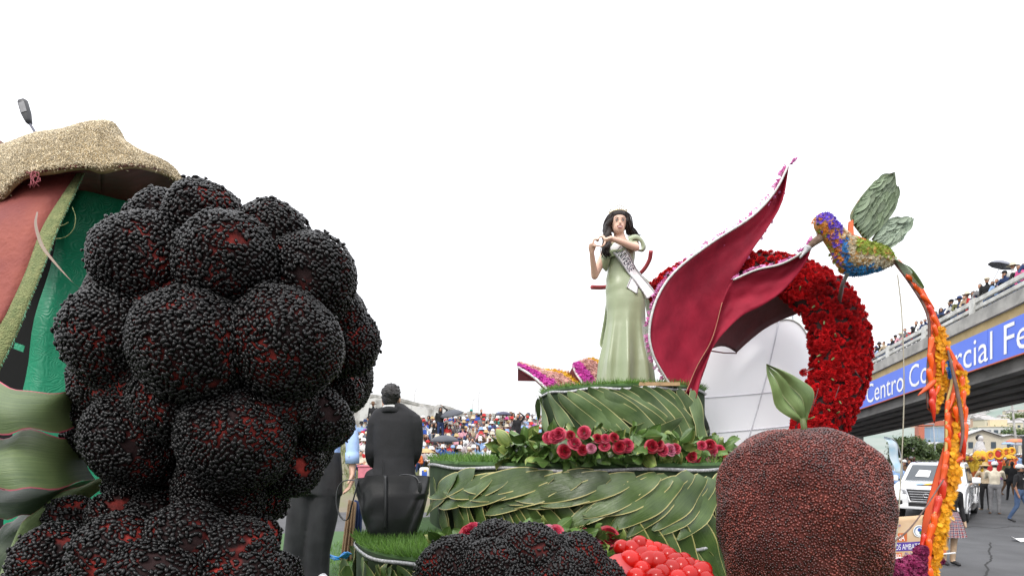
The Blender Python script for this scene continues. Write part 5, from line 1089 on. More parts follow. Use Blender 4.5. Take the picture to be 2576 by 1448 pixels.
def wing(name, outline_l, outline_r, rows, Lm, dy0, dy1, nleaf, ls):
    A = spline([Bz(*a, dy0) for a in outline_l], 24); B = spline([Bz(*a, dy1) for a in outline_r], 24)
    Q = np.stack([A + (B - A) * v for v in np.linspace(0, 1, 6)], 1); w = obj(name, thick(grid(Q), .014, off=(0, 1, 0)), mat('wing_board', (.16, .20, .11), (.30, .14, .06), rough=.7, nscale=20, contrast=(.3, .45)), hb)
    for r_ in range(rows - 1, -1, -1):
        f = .0 + r_ / rows * .80; i = int(f * 23); wid = np.linalg.norm(B[i] - A[i]); cnt = max(2, int(round(wid / (.042 * ls))))
        for c in range(cnt):
            v = (c + .5 + RND.uniform(-.15, .15)) / cnt; q = A[i] + (B[i] - A[i]) * v; q2 = (A[23] + B[23]) / 2 * .35 + .65 * (A[min(23, i + 7)] + (B[min(23, i + 7)] - A[min(23, i + 7)]) * v); d = nrm(q2 - q + rng.normal(0, .012, 3)); nrm_ = np.array([0, -1.0, 0]); x = nrm(np.cross(d, nrm_)); z = np.cross(x, d)
            g, uv = WL[RND.randrange(4)]; M = np.array(basis(x, d, z, q - d * .02 + (0, -.006 - .006 * (rows - r_) / rows * 1.5 - .004 * (c % 2), 0), ls * RND.uniform(.85, 1.15) * (.75 if r_ > rows - 2 else 1)))
            obj('leaf', ((M[:3, :3] @ g[0].T).T + M[:3, 3], g[1]), Lm, w, uv=uv)
    return w
wing('wing', [(600, 660), (590, 580), (640, 480), (740, 340), (880, 190), (1000, 130), (1088, 100)], [(770, 890), (860, 800), (960, 700), (1040, 600), (1095, 480), (1108, 300), (1092, 102)], 11, L_W, -.02, .10, 40, 1.0)
wing('wing', [(830, 860), (900, 760), (960, 680), (1080, 640), (1180, 625), (1250, 625)], [(1000, 985), (1080, 940), (1170, 860), (1220, 780), (1245, 700), (1262, 660)], 8, L_W2, .10, .16, 25, .78)
obj('wing_root', cat(thick((np.array([Bz(575, 660, -.03), Bz(615, 640, -.03), Bz(625, 820, -.05), Bz(560, 850, -.05)]), [(0, 1, 2, 3)]), .02, (0, 1, 0)), thick((np.array([Bz(560, 850, -.06), Bz(600, 800, -.06), Bz(760, 860, -.07), Bz(760, 905, -.07)]), [(0, 1, 2, 3)]), .02, (0, 1, 0))), mat('root_orange', (.62, .12, .03), rough=.6), hb, smooth=False)
obj('support_pole', tube([Bz(555, 1240, .0), P(2118, 715, 4.6), P(2110, 760, 4.78)], .016, 8), m_grey, hb)
# tail streamers
m_clo = mat('orange_cloth', (.68, .10, .025), (.60, .08, .02), rough=.75, nscale=6, transl=.25); m_spine = mat('spine_brown', (.14, .085, .07), (.08, .05, .04), rough=.85, nscale=20)
m_chili = mat('chili_orange', (.75, .10, .012), (.62, .06, .008), rough=.18, nscale=10, objrand=.2); m_chilir = mat('chili_red', (.62, .035, .015), rough=.2, coat=.4)
m_mari = mat('marigold', (.80, .42, .01), (.68, .30, .008), rough=.65, island=.3, transl=.2)
def chili_mesh(seed):
    r = random.Random(seed); b = r.uniform(-.02, .02); pts = [(0, 0, 0), (.004, 0, -.02), (b * .4, 0, -.06), (b, b * .4, -.10), (b * 1.8, b, -.155)]
    return to_mesh('chili', cat(tube(spline(pts, 10), [.007, .014, .0175, .0175, .0165, .015, .0125, .010, .007, .003], 10), tube([(0, 0, .003), (-.002, .0, .010)], [.004, .0032], 6)))
CH = [chili_mesh(i) for i in range(4)]
for m_ in CH: m_.materials.append(m_chili)
tail = thing('bird_tail', 'long curved tail streamers of orange chillies and yellow flowers hanging from the hummingbird', 'tail', tuple(P(2333, 1448, 3.5)))
def band(name, A, B, m, th=.012, n=40, k=5):
    Q = ruled([P(*a) for a in A], [P(*b) for b in B], n, k); return obj(name, thick(grid(Q), th, off=(0, 1, 0)), m, tail), Q
def chilis(lst, sc=1.0):
    for dx, dy, Y, ang, s in lst:
        d = np.array([math.sin(ang), 0, math.cos(ang)]); y = np.array([0, -1.0, 0]); inst('chili', CH[RND.randrange(4)], tail, basis(np.cross(y, d), y, d, P(dx, dy, Y), s * sc), m_chilir if RND.random() < .2 else None)
def marigolds(Q, v0, v1, n, off=-.015, i0=0, i1=None, sz=.024):
    a, b = Q.shape[:2]; i1 = i1 or a; u = rng.uniform(i0, i1 - 1.01, n); v = rng.uniform(v0, v1, n) * (b - 1); iu = u.astype(int); iv = np.minimum(v.astype(int), b - 2)
    p = Q[iu, iv] * (1 - (u - iu))[:, None] + Q[iu + 1, iv] * (u - iu)[:, None]; p = p + (Q[iu, iv + 1] - Q[iu, iv]) * (v - iv)[:, None] + (0, off, 0) + rng.normal(0, .006, (n, 3))
    obj('marigolds', scatter(floret(sz * .8, 12, .45), p, np.tile([0, -1.0, .15], (n, 1)), rng.uniform(.7, 1.2, n), tilt=.45), m_mari, tail, kind='stuff')
SA = [(2240, 648, 4.35), (2290, 715, 4.25), (2330, 785, 4.15), (2336, 850, 4.05), (2332, 930, 4.0), (2331, 985, 3.95), (2334, 1025, 3.92)]
SB = [(2262, 652, 4.38), (2310, 705, 4.28), (2350, 780, 4.15), (2378, 850, 4.05), (2388, 910, 4.0), (2372, 980, 3.95), (2348, 1040, 3.92)]
oa, QA = band('short_streamer', SA, SB, m_clo); obj('spine', tube(spline([P(*a) - (.006, .012, 0) for a in SA], 30), .010, 6, ry=.008), m_spine, oa)
marigolds(QA, .3, .95, 420, i0=17)
chilis([(2280, 690, 4.22, -.75, .9), (2300, 712, 4.2, -.7, 1.0), (2318, 738, 4.16, -.6, .95), (2335, 766, 4.12, -.5, .9), (2346, 790, 4.08, -.3, .9), (2350, 815, 4.04, -.1, .9), (2344, 845, 4.0, .05, 1.05), (2340, 885, 3.98, .05, 1.05), (2338, 925, 3.95, .0, 1.1), (2352, 955, 3.92, .7, 1.1), (2346, 975, 3.9, .05, 1.2), (2362, 968, 3.92, .3, .8), (2344, 1000, 3.88, -.02, 1.1), (2372, 905, 3.95, -.1, .7), (2382, 870, 3.98, -.3, .7)])
obj('tail_leaf', grid(ruled([P(*a) for a in ((2244, 648, 4.3), (2280, 668, 4.22), (2305, 700, 4.18), (2318, 725, 4.15))], [P(*a) for a in ((2248, 655, 4.33), (2275, 690, 4.26), (2300, 712, 4.2), (2318, 726, 4.15))], 12, 6, .03)), L_W2, tail, uv=np.array([(j / 5, i / 11) for i in range(12) for j in range(6)]))
obj('tail_leaf', grid(ruled([P(*a) for a in ((2262, 660, 4.28), (2290, 672, 4.2), (2312, 700, 4.15), (2320, 722, 4.12))], [P(*a) for a in ((2262, 662, 4.3), (2285, 682, 4.22), (2305, 708, 4.17), (2320, 723, 4.12))], 12, 6, .02)), L_TI, tail, uv=np.array([(j / 5, i / 11) for i in range(12) for j in range(6)]))
LA = [(2384, 870, 4.05), (2390, 920, 3.98), (2390, 965, 3.92), (2379, 1018, 3.85), (2377, 1122, 3.75), (2366, 1231, 3.65), (2341, 1313, 3.55), (2327, 1390, 3.5), (2318, 1470, 3.45)]
LB = [(2388, 870, 4.05), (2412, 915, 3.98), (2424, 963, 3.92), (2429, 1040, 3.85), (2416, 1160, 3.75), (2394, 1237, 3.65), (2375, 1330, 3.55), (2358, 1400, 3.5), (2344, 1470, 3.45)]
ob, QB = band('long_streamer', LA, LB, m_clo, n=56); obj('spine', tube(spline([P(*a) - (.004, .012, 0) for a in LA], 40), .009, 6), mat('spine_straw', (.42, .30, .10), rough=.8), ob)
obj('spine', tube(spline([P(*a) for a in ((2381, 868, 4.0), (2395, 930, 3.88), (2412, 1010, 3.80), (2421, 1080, 3.74), (2414, 1135, 3.70))], 24), [.005 + .007 * math.sin(PI * i / 23) for i in range(24)], 6), m_spine, ob)
Qc = ruled([P(*a) for a in ((2377, 1110, 3.78), (2350, 1200, 3.72), (2322, 1305, 3.62), (2312, 1420, 3.55))], [P(*a) for a in ((2379, 1112, 3.76), (2366, 1225, 3.68), (2343, 1310, 3.58), (2326, 1400, 3.52))], 20, 5, .02); obj('side_cloth', thick(grid(Qc), .006, off=(0, 1, 0)), m_clo, ob)
marigolds(QB, .30, .62, 260, i0=18, i1=32); marigolds(QB, .45, 1.0, 620, i0=29); marigolds(QB, .55, 1.0, 170, i0=9, i1=18)
chilis([(2386, 1005, 3.83, .1, .9), (2384, 1035, 3.8, .0, .95), (2384, 1065, 3.78, .0, .95), (2384, 1098, 3.75, .02, 1.0), (2382, 1132, 3.7, .08, 1.05), (2378, 1165, 3.66, .12, 1.15), (2372, 1205, 3.62, .14, 1.25), (2364, 1245, 3.58, .2, 1.25), (2352, 1290, 3.53, .2, 1.05), (2345, 1315, 3.5, .2, 1.1), (2338, 1352, 3.47, .12, 1.0), (2334, 1392, 3.44, .05, 1.3), (2340, 1425, 3.42, .1, 1.1), (2326, 1340, 3.5, .15, .9), (2322, 1375, 3.48, .1, .9), (2420, 945, 3.9, -.05, 1.0), (2424, 980, 3.86, .0, 1.0), (2424, 1060, 3.8, -.05, 1.7), (2428, 1020, 3.83, -.05, 1.0), (2418, 1085, 3.76, .0, 1.3), (2410, 912, 3.94, -.3, .9), (2402, 985, 3.84, .2, .9), (2422, 1150, 3.72, 1.2, .9), (2404, 1020, 3.8, .05, .9)])
obj('blue_flowers', scatter(floret(.016, 6, .8), np.array([P(2386 + RND.uniform(-3, 3), RND.uniform(905, 955), 3.93) for i in range(40)]), np.tile([0, -1.0, 0], (40, 1)), 1.0, tilt=.5), MATS['fl_blue'], tail, kind='stuff')
obj('stay_rod', tube(spline([P(2372, 1205, 3.6), P(2330, 1270, 3.3), P(2285, 1330, 3.0), P(2230, 1372, 2.75)], 20), .0045, 6), m_spine, tail)
tag(obj('hanging_cord', tube(spline([P(2257, 690, 4.3), P(2268, 800, 4.28), P(2273, 1000, 4.25), P(2262, 1250, 4.2), P(2250, 1400, 4.15)], 30), .0045, 5), mat('cord', (.45, .42, .33)), loc=tuple(P(2250, 1400, 4.15))), 'thin pale cord hanging down below the hummingbird tail', 'cord')
# magenta cockscomb
cm = thing('cockscomb_flowers', 'cluster of ruffled magenta cockscomb flowers at the foot of the tail', 'flowers', tuple(P(2290, 1480, 2.7)))
m_cock = mat('cockscomb', (.26, .012, .09), (.15, .006, .055), rough=.7, nscale=25, island=.35)
for dx, dy, Y, r_ in ((2238, 1432, 2.6, 24), (2262, 1425, 2.65, 22), (2290, 1415, 2.75, 20), (2305, 1425, 2.7, 22), (2222, 1450, 2.6, 20), (2275, 1452, 2.6, 28), (2310, 1455, 2.68, 22), (2362, 1408, 3.7, 10), (2245, 1470, 2.6, 26), (2206, 1472, 2.6, 20), (2316, 1385, 2.8, 15), (2312, 1405, 2.8, 16)):
    c = P(dx, dy, Y); rr = r_ / S * Y; n = nrm(fib(420) + rng.normal(0, .1, (420, 3))); obj('bloom', scatter(floret(.0085, 6, .5), c + n * rr * (.86 + .16 * np.sin(n[:, :1] * 9 + dx) * np.cos(n[:, 2:] * 8)) * rng.uniform(.92, 1.08, (420, 1)), n, rng.uniform(.8, 1.5, 420), tilt=.6), m_cock, cm)
obj('stems', cat(*[tube([P(dx, 1450, 2.68), (P(2290, 0, 2.7)[0] + RND.uniform(-.05, .05), 2.7, DECK)], .01, 5) for dx in (2240, 2270, 2300, 2330)]), MATS['stalk_green'], cm)
obj('tub', lathe([(.10, DECK), (.14, DECK + .22), (.15, DECK + .22), (.12, DECK + .2)], 18, (P(2290, 0, 2.7)[0], 2.7, 0)), m_spine, cm)

# ------------------------------------------------------------------ woman in sage gown
def Wz(zx, zy, dy=0.0): return P(1424.5 + zx * .3328, 496.7 + zy * .3328, 5.38 + dy)
UW = .3328 / S * 5.38
wo = thing('person', 'woman in sage green satin gown with crown and sash making a heart with her hands', 'person', (float(Wz(440, 0)[0]), 5.38, ZT + .02))
hc = Wz(392, 200)
sh_r, el_r, wr_r = Wz(300, 400, .0), Wz(213, 590, -.06), Wz(190, 405, -.22)      # image left arm
sh_l, el_l, wr_l = Wz(500, 350, .0), Wz(525, 375, -.16), Wz(335, 305, -.26)      # image right arm
prims = [ell(hc + (0, .01, .025), (.078, .095, .11), 20, 14), ell(hc + (-.002, -.03, -.05), (.057, .062, .066), 16, 10), ell(hc + (-.002, -.095, -.022), (.012, .018, .022), 8, 6), capsule(hc + (.0, .01, -.06), .048, Wz(410, 330, .01), .058),
         tube([Wz(410, 310, .01), Wz(405, 345, .01), Wz(405, 400, .0), Wz(405, 470, 0), Wz(405, 560, 0)], [.06, .125, .14, .13, .09], 18, ry=[.045, .06, .085, .09, .07], up=np.tile([0, 1.0, 0], (5, 1))),
         capsule(sh_r, .046, el_r, .034, 14), capsule(el_r, .035, wr_r, .022, 14), capsule(sh_l, .046, el_l, .036, 14), capsule(el_l, .036, wr_l, .023, 14)]
# heart hands: thumbs meet below, fingertips meet on top
def finger(pts, r0, r1): 
    p = spline(pts, 7); return tube(p, np.linspace(r0, r1, 7), 8)
top = Wz(238, 318, -.27); bot = Wz(262, 368, -.27)
prims += [tube([wr_r, Wz(193, 375, -.24), Wz(200, 345, -.26)], [.026, .038, .036], 10, ry=[.02, .018, .016]), tube([wr_l, Wz(312, 312, -.27), Wz(290, 320, -.28)], [.026, .036, .034], 10, ry=[.02, .018, .016])]
for i, o_ in enumerate((-.012, .004, .020, .034)):
    prims.append(finger([Wz(200, 345 - i * 3, -.26 + o_), Wz(207, 318 - i * 3, -.265 + o_), Wz(222, 312 - i, -.27 + o_), top + (-.001, o_, -.002 * i)], .010, .0075))
    prims.append(finger([Wz(290, 318 - i * 6, -.28 + o_), Wz(272, 292 - i * 2, -.275 + o_), Wz(250, 296 - i, -.27 + o_), top + (.004, o_, -.002 * i)], .010, .0075))
prims.append(finger([Wz(200, 358, -.26), Wz(222, 362, -.285), Wz(242, 362, -.285), bot], .012, .008)); prims.append(finger([Wz(292, 330, -.28), Wz(285, 350, -.29), Wz(275, 362, -.285), bot + (.003, 0, 0)], .012, .008))
body = obj('body', voxel(prims, .0065, 4), mat('skin_light', (.70, .46, .35), (.64, .40, .30), rough=.5, nscale=6), wo)
# face
m_eye = mat('eye_white', (.75, .73, .7), rough=.3); m_iris = mat('iris', (.03, .015, .01), rough=.2); m_lip = mat('lips', (.50, .10, .10), rough=.4); m_brow = mat('brow', (.03, .018, .012), rough=.8); m_teeth = mat('teeth', (.8, .78, .74), rough=.3); m_blush2 = None
for sx in (-1, 1):
    e = hc + (sx * .030, -.079, .008); eo = obj('eye', ell(e, (.0125, .008, .0065), 10, 8), m_eye, wo); obj('iris', ell(e + (0, -.006, 0), (.0058, .004, .006), 8, 6), m_iris, eo)
    obj('lash', tube(spline([e + (-.016, -.003, .002), e + (0, -.008, .0085), e + (.016, -.003, .003)], 7), .0026, 5), m_brow, eo)
    obj('eyebrow', tube(spline([e + (-sx * .016, -.006, .019), e + (sx * .004, -.007, .025), e + (sx * .022, .004, .019)], 7), [.002, .0032, .0035, .0034, .003, .002, .001], 5), m_brow, wo)
mo = hc + (-.002, -.088, -.060); obj('teeth', ell(mo + (0, -.003, .001), (.021, .008, .0062), 12, 6), m_teeth, wo)
for s_, r_ in ((.0075, .0024), (-.0085, .003)): obj('lip', tube(spline([mo + (-.030, .010, .012), mo + (-.014, -.006, s_ + .003), mo + (0, -.008, s_ - .001), mo + (.014, -.006, s_ + .003), mo + (.030, .010, .012)], 11), [.001, r_ * .7, r_, r_, r_, r_, r_, r_, r_, r_ * .7, .001], 6), m_lip, wo)
# hair: cap and wavy locks
m_hairb = mat('hair_brown', (.020, .011, .008), (.008, .0045, .0035), rough=.5, nscale=50, bump=.35, bscale=90, spec=.3)
locks = [ell(hc + (.0, .035, .035), (.094, .092, .112), 22, 14), ell(hc + (.0, .01, .072), (.086, .092, .066), 20, 10)]
def lock(pts, r0, r1): locks.append(tube(spline(pts, 18) + np.c_[.013 * np.sin(np.arange(18) * 1.15), .012 * np.cos(np.arange(18) * 1.15), np.zeros(18)], np.interp(np.linspace(0, 1, 18), [0, .5, 1], [r0, r0 * 1.1, r1]), 10))
for k in range(5): lock([hc + (-.055 - .007 * k, -.015 + .02 * k, .085), hc + (-.088 - .003 * k, -.03 + .02 * k, .0), Wz(312 - 6 * k, 250 + 6 * k, -.04 + .02 * k), Wz(318 - 5 * k, 310, -.09 + .02 * k), Wz(300 + 9 * k, 372 + 5 * k, -.135 + .015 * k), Wz(285 + 16 * k, 425 - 4 * k, -.14 + .015 * k)], .026, .012)
for k in range(5): lock([hc + (.05 + .008 * k, -.015 + .02 * k, .085), hc + (.09 + .004 * k, -.01 + .02 * k, .0), Wz(475 + 4 * k, 235, .03 + .012 * k), Wz(488 + 8 * k, 270, .05), Wz(515 + 6 * k, 275 + 8 * k, .08)], .026, .008)
def strands(curves, n, spread, r0, wav, seed):
    r = np.random.default_rng(seed); out = []
    for q in range(n):
        c = curves[r.integers(len(curves))]; k = len(c); t = np.linspace(0, 1, k)[:, None]; off = r.normal(0, 1, 3) * spread; ph = r.uniform(0, 6); fr = r.uniform(8, 13)
        out.append(tube(c + off * (.45 + .75 * np.sin(t * 2.4)) + wav * np.c_[np.sin(t[:, 0] * fr + ph), np.cos(t[:, 0] * fr + ph), np.zeros(k)] * t, np.linspace(1, .45, k) * r0 * r.uniform(.6, 1.3), 4))
    return cat(*out)
cur = []
for k in range(9):
    u = k / 8; cur.append(spline([hc + (-.02 - .03 * u, -.03 + .08 * u, .118), hc + (-.080 - .012 * u, -.035 + .09 * u, .06), hc + (-.098 - .010 * u, -.03 + .08 * u, -.02), Wz(300 + 20 * u, 270, -.05 + .09 * u), Wz(296 + 22 * u, 330, -.09 + .10 * u), Wz(280 + 42 * u, 395, -.15 + .06 * u), Wz(288 + 60 * u, 440 - 30 * u, -.155 + .05 * u)], 20))
    cur.append(spline([hc + (.02 + .03 * u, -.03 + .08 * u, .118), hc + (.080 + .012 * u, -.035 + .09 * u, .06), hc + (.100 + .012 * u, -.025 + .08 * u, -.02), Wz(480 + 16 * u, 250, .0 + .06 * u), Wz(492 + 24 * u, 275, .03 + .05 * u), Wz(512 + 32 * u, 268 + 26 * u, .06 + .05 * u)], 20))
obj('hair', voxel(locks, .0075, 1), m_hairb, wo); obj('hair_locks', strands(cur, 230, .012, .0075, .010, 4), m_hairb, wo)
# crown
m_gold = mat('crown_gold', (.75, .62, .38), (.6, .5, .3), rough=.25, metal=.8, nscale=80); m_pearl = mat('crown_stone', (.8, .8, .78), rough=.1)
cr = obj('crown', tube([hc + (.085 * math.sin(a), .0 - .075 * math.cos(a) + .02, .098 + .02 * math.cos(a)) for a in np.linspace(-1.7, 1.7, 24)], .0055, 6), m_gold, wo)
for i, a in enumerate(np.linspace(-1.45, 1.45, 13)):
    b = hc + (.085 * math.sin(a), -.075 * math.cos(a) + .02, .100 + .02 * math.cos(a)); hgt = (.052 if i == 6 else .034 + .01 * (i % 2)) * (1 - .35 * abs(a) / 1.45)
    obj('crown_point', tube([b, b + (0, .004, hgt)], [.0045, .002], 5), m_gold, cr); obj('stone', ell(b + (0, .002, hgt), (.0075,) * 3, 8, 6), m_pearl, cr)
# gown
m_gown = mat('sage_satin', (.30, .35, .21), (.26, .31, .18), rough=.36, nscale=2.5, bump=.12, bscale=9, sheen=.25, spec=.6)
GP = [(360, 405, 104, .098), (385, 405, 112, .115), (420, 408, 112, .124), (470, 408, 106, .120), (520, 404, 98, .105), (570, 403, 96, .098), (620, 412, 112, .110), (680, 426, 130, .125), (740, 440, 142, .135), (800, 446, 146, .14), (860, 450, 143, .14), (950, 448, 144, .15), (1050, 445, 156, .175), (1150, 443, 170, .205), (1250, 442, 188, .235), (1340, 441, 197, .25), (1410, 440, 204, .26)]
gz = np.array([g_[0] for g_ in GP], float); zz = np.linspace(360, 1410, 56); NA = 72; Q = np.zeros((56, NA, 3))
for i, z_ in enumerate(zz):
    cx_, hw_, dp = (np.interp(z_, gz, [g_[k] for g_ in GP]) for k in (1, 2, 3)); q = Wz(cx_, z_); f = np.clip((z_ - 780) / 500, 0, 1)
    for j in range(NA):
        th = 2 * PI * j / NA; fold = 1 + f * (.24 * (1 - abs(math.sin(th * 4.5 + .7 + z_ * .0004))) ** 1.4 - .06 + .07 * math.cos(th * 7 + 1.8 + z_ * .003)) - .02 * math.sin(z_ * .06 + th * 2) * (z_ < 760) * (z_ > 480)
        Q[i, j] = q + (hw_ * UW * math.cos(th) * fold, dp * math.sin(th) * fold, 0)
gw = obj('gown', grid(Q, closed=True), m_gown, wo)
# neckline drape, sleeves and cape
A = spline([Wz(268, 440, -.04), Wz(300, 385, -.09), Wz(345, 358, -.125), Wz(410, 352, -.14), Wz(470, 318, -.12), Wz(530, 290, -.03)], 24); B = spline([Wz(270, 505, -.04), Wz(318, 462, -.10), Wz(355, 440, -.135), Wz(415, 436, -.15), Wz(485, 398, -.135), Wz(548, 350, -.05)], 24)
v_ = np.linspace(0, 1, 8); Qd = A[:, None] * (1 - v_)[None, :, None] + B[:, None] * v_[None, :, None]; Qd[..., 1] -= (.022 * np.sin(PI * v_) + .008 * np.sin(v_ * 14))[None]
obj('bodice_drape', thick(grid(Qd), .006, off=(0, 1, 0)), m_gown, gw)
sl = spline([Wz(455, 300, -.06), Wz(520, 280, -.02), Wz(570, 310, .0), Wz(598, 370, .0), Wz(575, 405, -.02), Wz(530, 395, -.05)], 20); s2 = spline([Wz(470, 330, -.12), Wz(520, 312, -.10), Wz(555, 335, -.07), Wz(565, 375, -.05), Wz(560, 398, -.06), Wz(528, 398, -.07)], 20)
obj('sleeve', thick(grid(np.stack([sl, (sl + s2) / 2 + (0, -.02, .01), s2], 1)), .006), m_gown, gw)
sl = spline([Wz(330, 380, -.09), Wz(290, 400, -.08), Wz(258, 450, -.06), Wz(242, 505, -.03)], 14); s2 = spline([Wz(330, 470, -.10), Wz(320, 500, -.08), Wz(310, 540, -.04), Wz(300, 560, -.02)], 14)
obj('sleeve', thick(grid(np.stack([sl, (sl + s2) / 2 + (-.01, -.03, 0), s2], 1)), .006), m_gown, gw)
A = [Wz(305, 620, .12), Wz(300, 760, .14), Wz(285, 900, .16), Wz(262, 1030, .18), Wz(250, 1100, .17), Wz(268, 1135, .16)]; B = [Wz(420, 620, .16), Wz(400, 760, .2), Wz(360, 900, .24), Wz(340, 1030, .27), Wz(310, 1100, .25), Wz(285, 1137, .2)]
obj('cape', thick(grid(ruled(A, B, 26, 8, .02)), .005), m_gown, gw)
A = [Wz(575, 590, .10), Wz(640, 650, .10), Wz(690, 750, .08), Wz(680, 880, .08), Wz(660, 1050, .1), Wz(640, 1250, .12), Wz(640, 1400, .12)]; B = [Wz(500, 590, .16), Wz(560, 680, .2), Wz(590, 780, .2), Wz(610, 900, .2), Wz(600, 1050, .22), Wz(590, 1250, .25), Wz(590, 1400, .25)]
obj('cape', thick(grid(ruled(A, B, 26, 8, .03)), .005), m_gown, gw)
scr = [Wz(565, 1405, -.12), Wz(560, 1340, -.12), Wz(570, 1302, -.12), Wz(605, 1300, -.12), Wz(612, 1335, -.12), Wz(590, 1352, -.12), Wz(582, 1330, -.12)]
a_ = spline(scr, 30); obj('scroll', thick(grid(np.stack([a_, a_ + (.06, .14, 0)], 1)), .008), m_gown, gw)
# sash with lettering
def gown_front(p, extra=.012):
    zyp = ((HY - (p[2] - CZ) / p[1] * S) - 496.7) / .3328; i = int(np.clip(np.interp(zyp, zz, range(56)), 0, 55)); row = Q[i]; fr = row[row[:, 1] <= row[:, 1].mean()]
    o_ = fr[np.argsort(fr[:, 0])]; y = np.interp(p[0], o_[:, 0], o_[:, 1]); return np.array([p[0], min(y, 5.36) - extra, p[2]])
def sash(A, B, name, m, extra, parent, n=34, k=7, w=(0, 1), lift=0):
    out = []
    for u in np.linspace(0, 1, n): out.append([gown_front(A(u) * (1 - v) + B(u) * v, extra + lift * max(0, u - .72) + (lift > .05) * .05 * max(0, .34 - u) / .34) for v in np.linspace(w[0], w[1], k)])
    Qs = np.array(out); ys = Qs[..., 1].copy()
    for _ in range(6): ys[1:-1] = (ys[:-2] + 2 * ys[1:-1] + ys[2:]) / 4
    Qs[..., 1] = np.minimum(ys, Qs[..., 1]); return obj(name, thick(grid(Qs), .004, off=(0, 1, 0)), m, parent), Qs
m_sash = mat('sash_white', (.88, .88, .88), (.84, .84, .85), rough=.6, nscale=8); m_sashe = mat('sash_silver', (.46, .46, .46), (.28, .28, .28), rough=.35, metal=.4, nscale=90)
upA, upB = [Wz(362, 356), Wz(508, 524), Wz(608, 646), Wz(662, 730)], [Wz(303, 424), Wz(434, 580), Wz(538, 700), Wz(595, 780)]
fA = lambda u: np.array([np.interp(u, [0, .42, .75, 1], [q[c] for q in upA]) for c in range(3)]); fB = lambda u: np.array([np.interp(u, [0, .42, .75, 1], [q[c] for q in upB]) for c in range(3)])
so, QS = sash(fA, fB, 'sash', m_sash, .016, wo, lift=.10)
for w_ in ((0.0, .13), (.87, 1.0)): sash(fA, fB, 'sash_border', m_sashe, .021, so, k=3, w=w_, lift=.10)
gA = lambda u: np.array([np.interp(u, [0, 1], [Wz(468, 618)[c], Wz(430, 705)[c]]) for c in range(3)]); gB = lambda u: np.array([np.interp(u, [0, 1], [Wz(540, 655)[c], Wz(510, 755)[c]]) for c in range(3)])
so2, _ = sash(gA, gB, 'sash_tail', m_sash, .010, wo, n=12, lift=.02)
for w_ in ((0.0, .12), (.88, 1.0)): sash(gA, gB, 'sash_border', m_sashe, .014, so2, n=12, k=3, w=w_, lift=.02)
gA = lambda u: np.array([np.interp(u, [0, 1], [Wz(525, 470)[c], Wz(512, 535)[c]]) for c in range(3)]); gB = lambda u: np.array([np.interp(u, [0, 1], [Wz(548, 480)[c], Wz(545, 550)[c]]) for c in range(3)])
V, F = text_geo('UNIVERSE', 1.0, .5); V = np.array(V); out = []
for x, y, _ in V:
    u = .10 + x * .36; v = .82 - y / .5 * .60; a = u * 33; i = min(int(a), 32); b = v * 6; j = min(int(b), 5); fa, fb = a - i, b - j
    out.append((QS[i, j] * (1 - fa) * (1 - fb) + QS[i + 1, j] * fa * (1 - fb) + QS[i, j + 1] * (1 - fa) * fb + QS[i + 1, j + 1] * fa * fb) + (0, -.004, 0))
obj('lettering', (np.array(out), F), mat('sash_ink', (.02, .025, .06), rough=.5), so, smooth=False)
# red padded support hoop
rh = thing('support_hoop', 'red padded support hoop standing behind the woman in the gown', 'rail', tuple(P(1575, 985, 5.72)))
m_pad = mat('red_padding', (.36, .05, .06), rough=.7)
obj('hoop', tube(spline([P(1488, 721, 5.62), P(1520, 721, 5.72), P(1570, 712, 5.8), P(1612, 684, 5.75), P(1632, 655, 5.68), P(1637, 630, 5.62)], 30), .022, 10), m_pad, rh)
obj('post', tube([P(1572, 712, 5.8), (P(1575, 0, 5.75)[0], 5.75, ZT)], .02, 8), m_grey, rh)

# ------------------------------------------------------------------ man in black suit seen from behind
def Sz(zx, zy, dy=0.0): return P(803.5 + zx * .2937, 1022.7 + zy * .2937, 5.0 + dy)
US = .2937 / S * 5.0
m_suit = mat('suit_black', (.034, .034, .037), (.027, .027, .029), rough=.9, nscale=6, bump=.6, bscale=5, spec=.25)
sm = thing('person', 'man in black suit seen from behind with bowed head beside the tote bag', 'person', (float(Sz(630, 0)[0]), 5.0, DECK))
hx, hy_ = 984, 1000; H0 = P(hx - 2, hy_ - 2, 4.97)
prims = [ell(H0 + (.0, .01, .012), (.078, .095, .105), 18, 12), ell(H0 + (-.035, .055, -.05), (.055, .06, .06), 12, 8), ell(H0 + (-.075, .075, -.03), (.016, .014, .02), 8, 6), capsule(H0 + (0, .0, -.06), .056, H0 + (.01, -.01, -.16), .062, 12)]
ear = H0 + (-.062, -.02, -.022); prims += [ell(ear, (.012, .026, .034), 10, 8), ell(H0 + (.08, -.0, -.022), (.010, .024, .032), 10, 8)]
def leg(x): return [capsule((x, 5.02, 1.72), .10, (x + .0, 5.0, 1.27), .075, 12), capsule((x, 5.0, 1.27), .072, (x, 5.03, DECK + .1), .06, 12)]
X0 = float(Sz(630, 0)[0]); 
obj('body', voxel(prims, .007, 3), SKIN3, sm)
g = []
for x in (X0 - .17, X0 + .01): g += leg(x)
obj('trousers', voxel(g, .015, 3), m_suit, sm)
for x in (X0 - .18, X0 + .01): obj('shoe', voxel([capsule((x, 4.98, DECK + .05), .045, (x, 5.2, DECK + .04), .04, 10)], .012, 2), SHOE, sm)
JR = [(-34, 655, 58, .085), (0, 655, 110, .098), (30, 652, 176, .09), (60, 650, 196, .105), (120, 645, 196, .12), (200, 640, 188, .125), (330, 640, 174, .12), (430, 638, 170, .115), (520, 638, 176, .12), (610, 637, 192, .13), (700, 636, 204, .135)]
tor = tube([Sz(r[1], r[0]) for r in JR], [r[2] * US for r in JR], 26, ry=[r[3] for r in JR], up=np.tile([0, 1.0, 0], (len(JR), 1)))
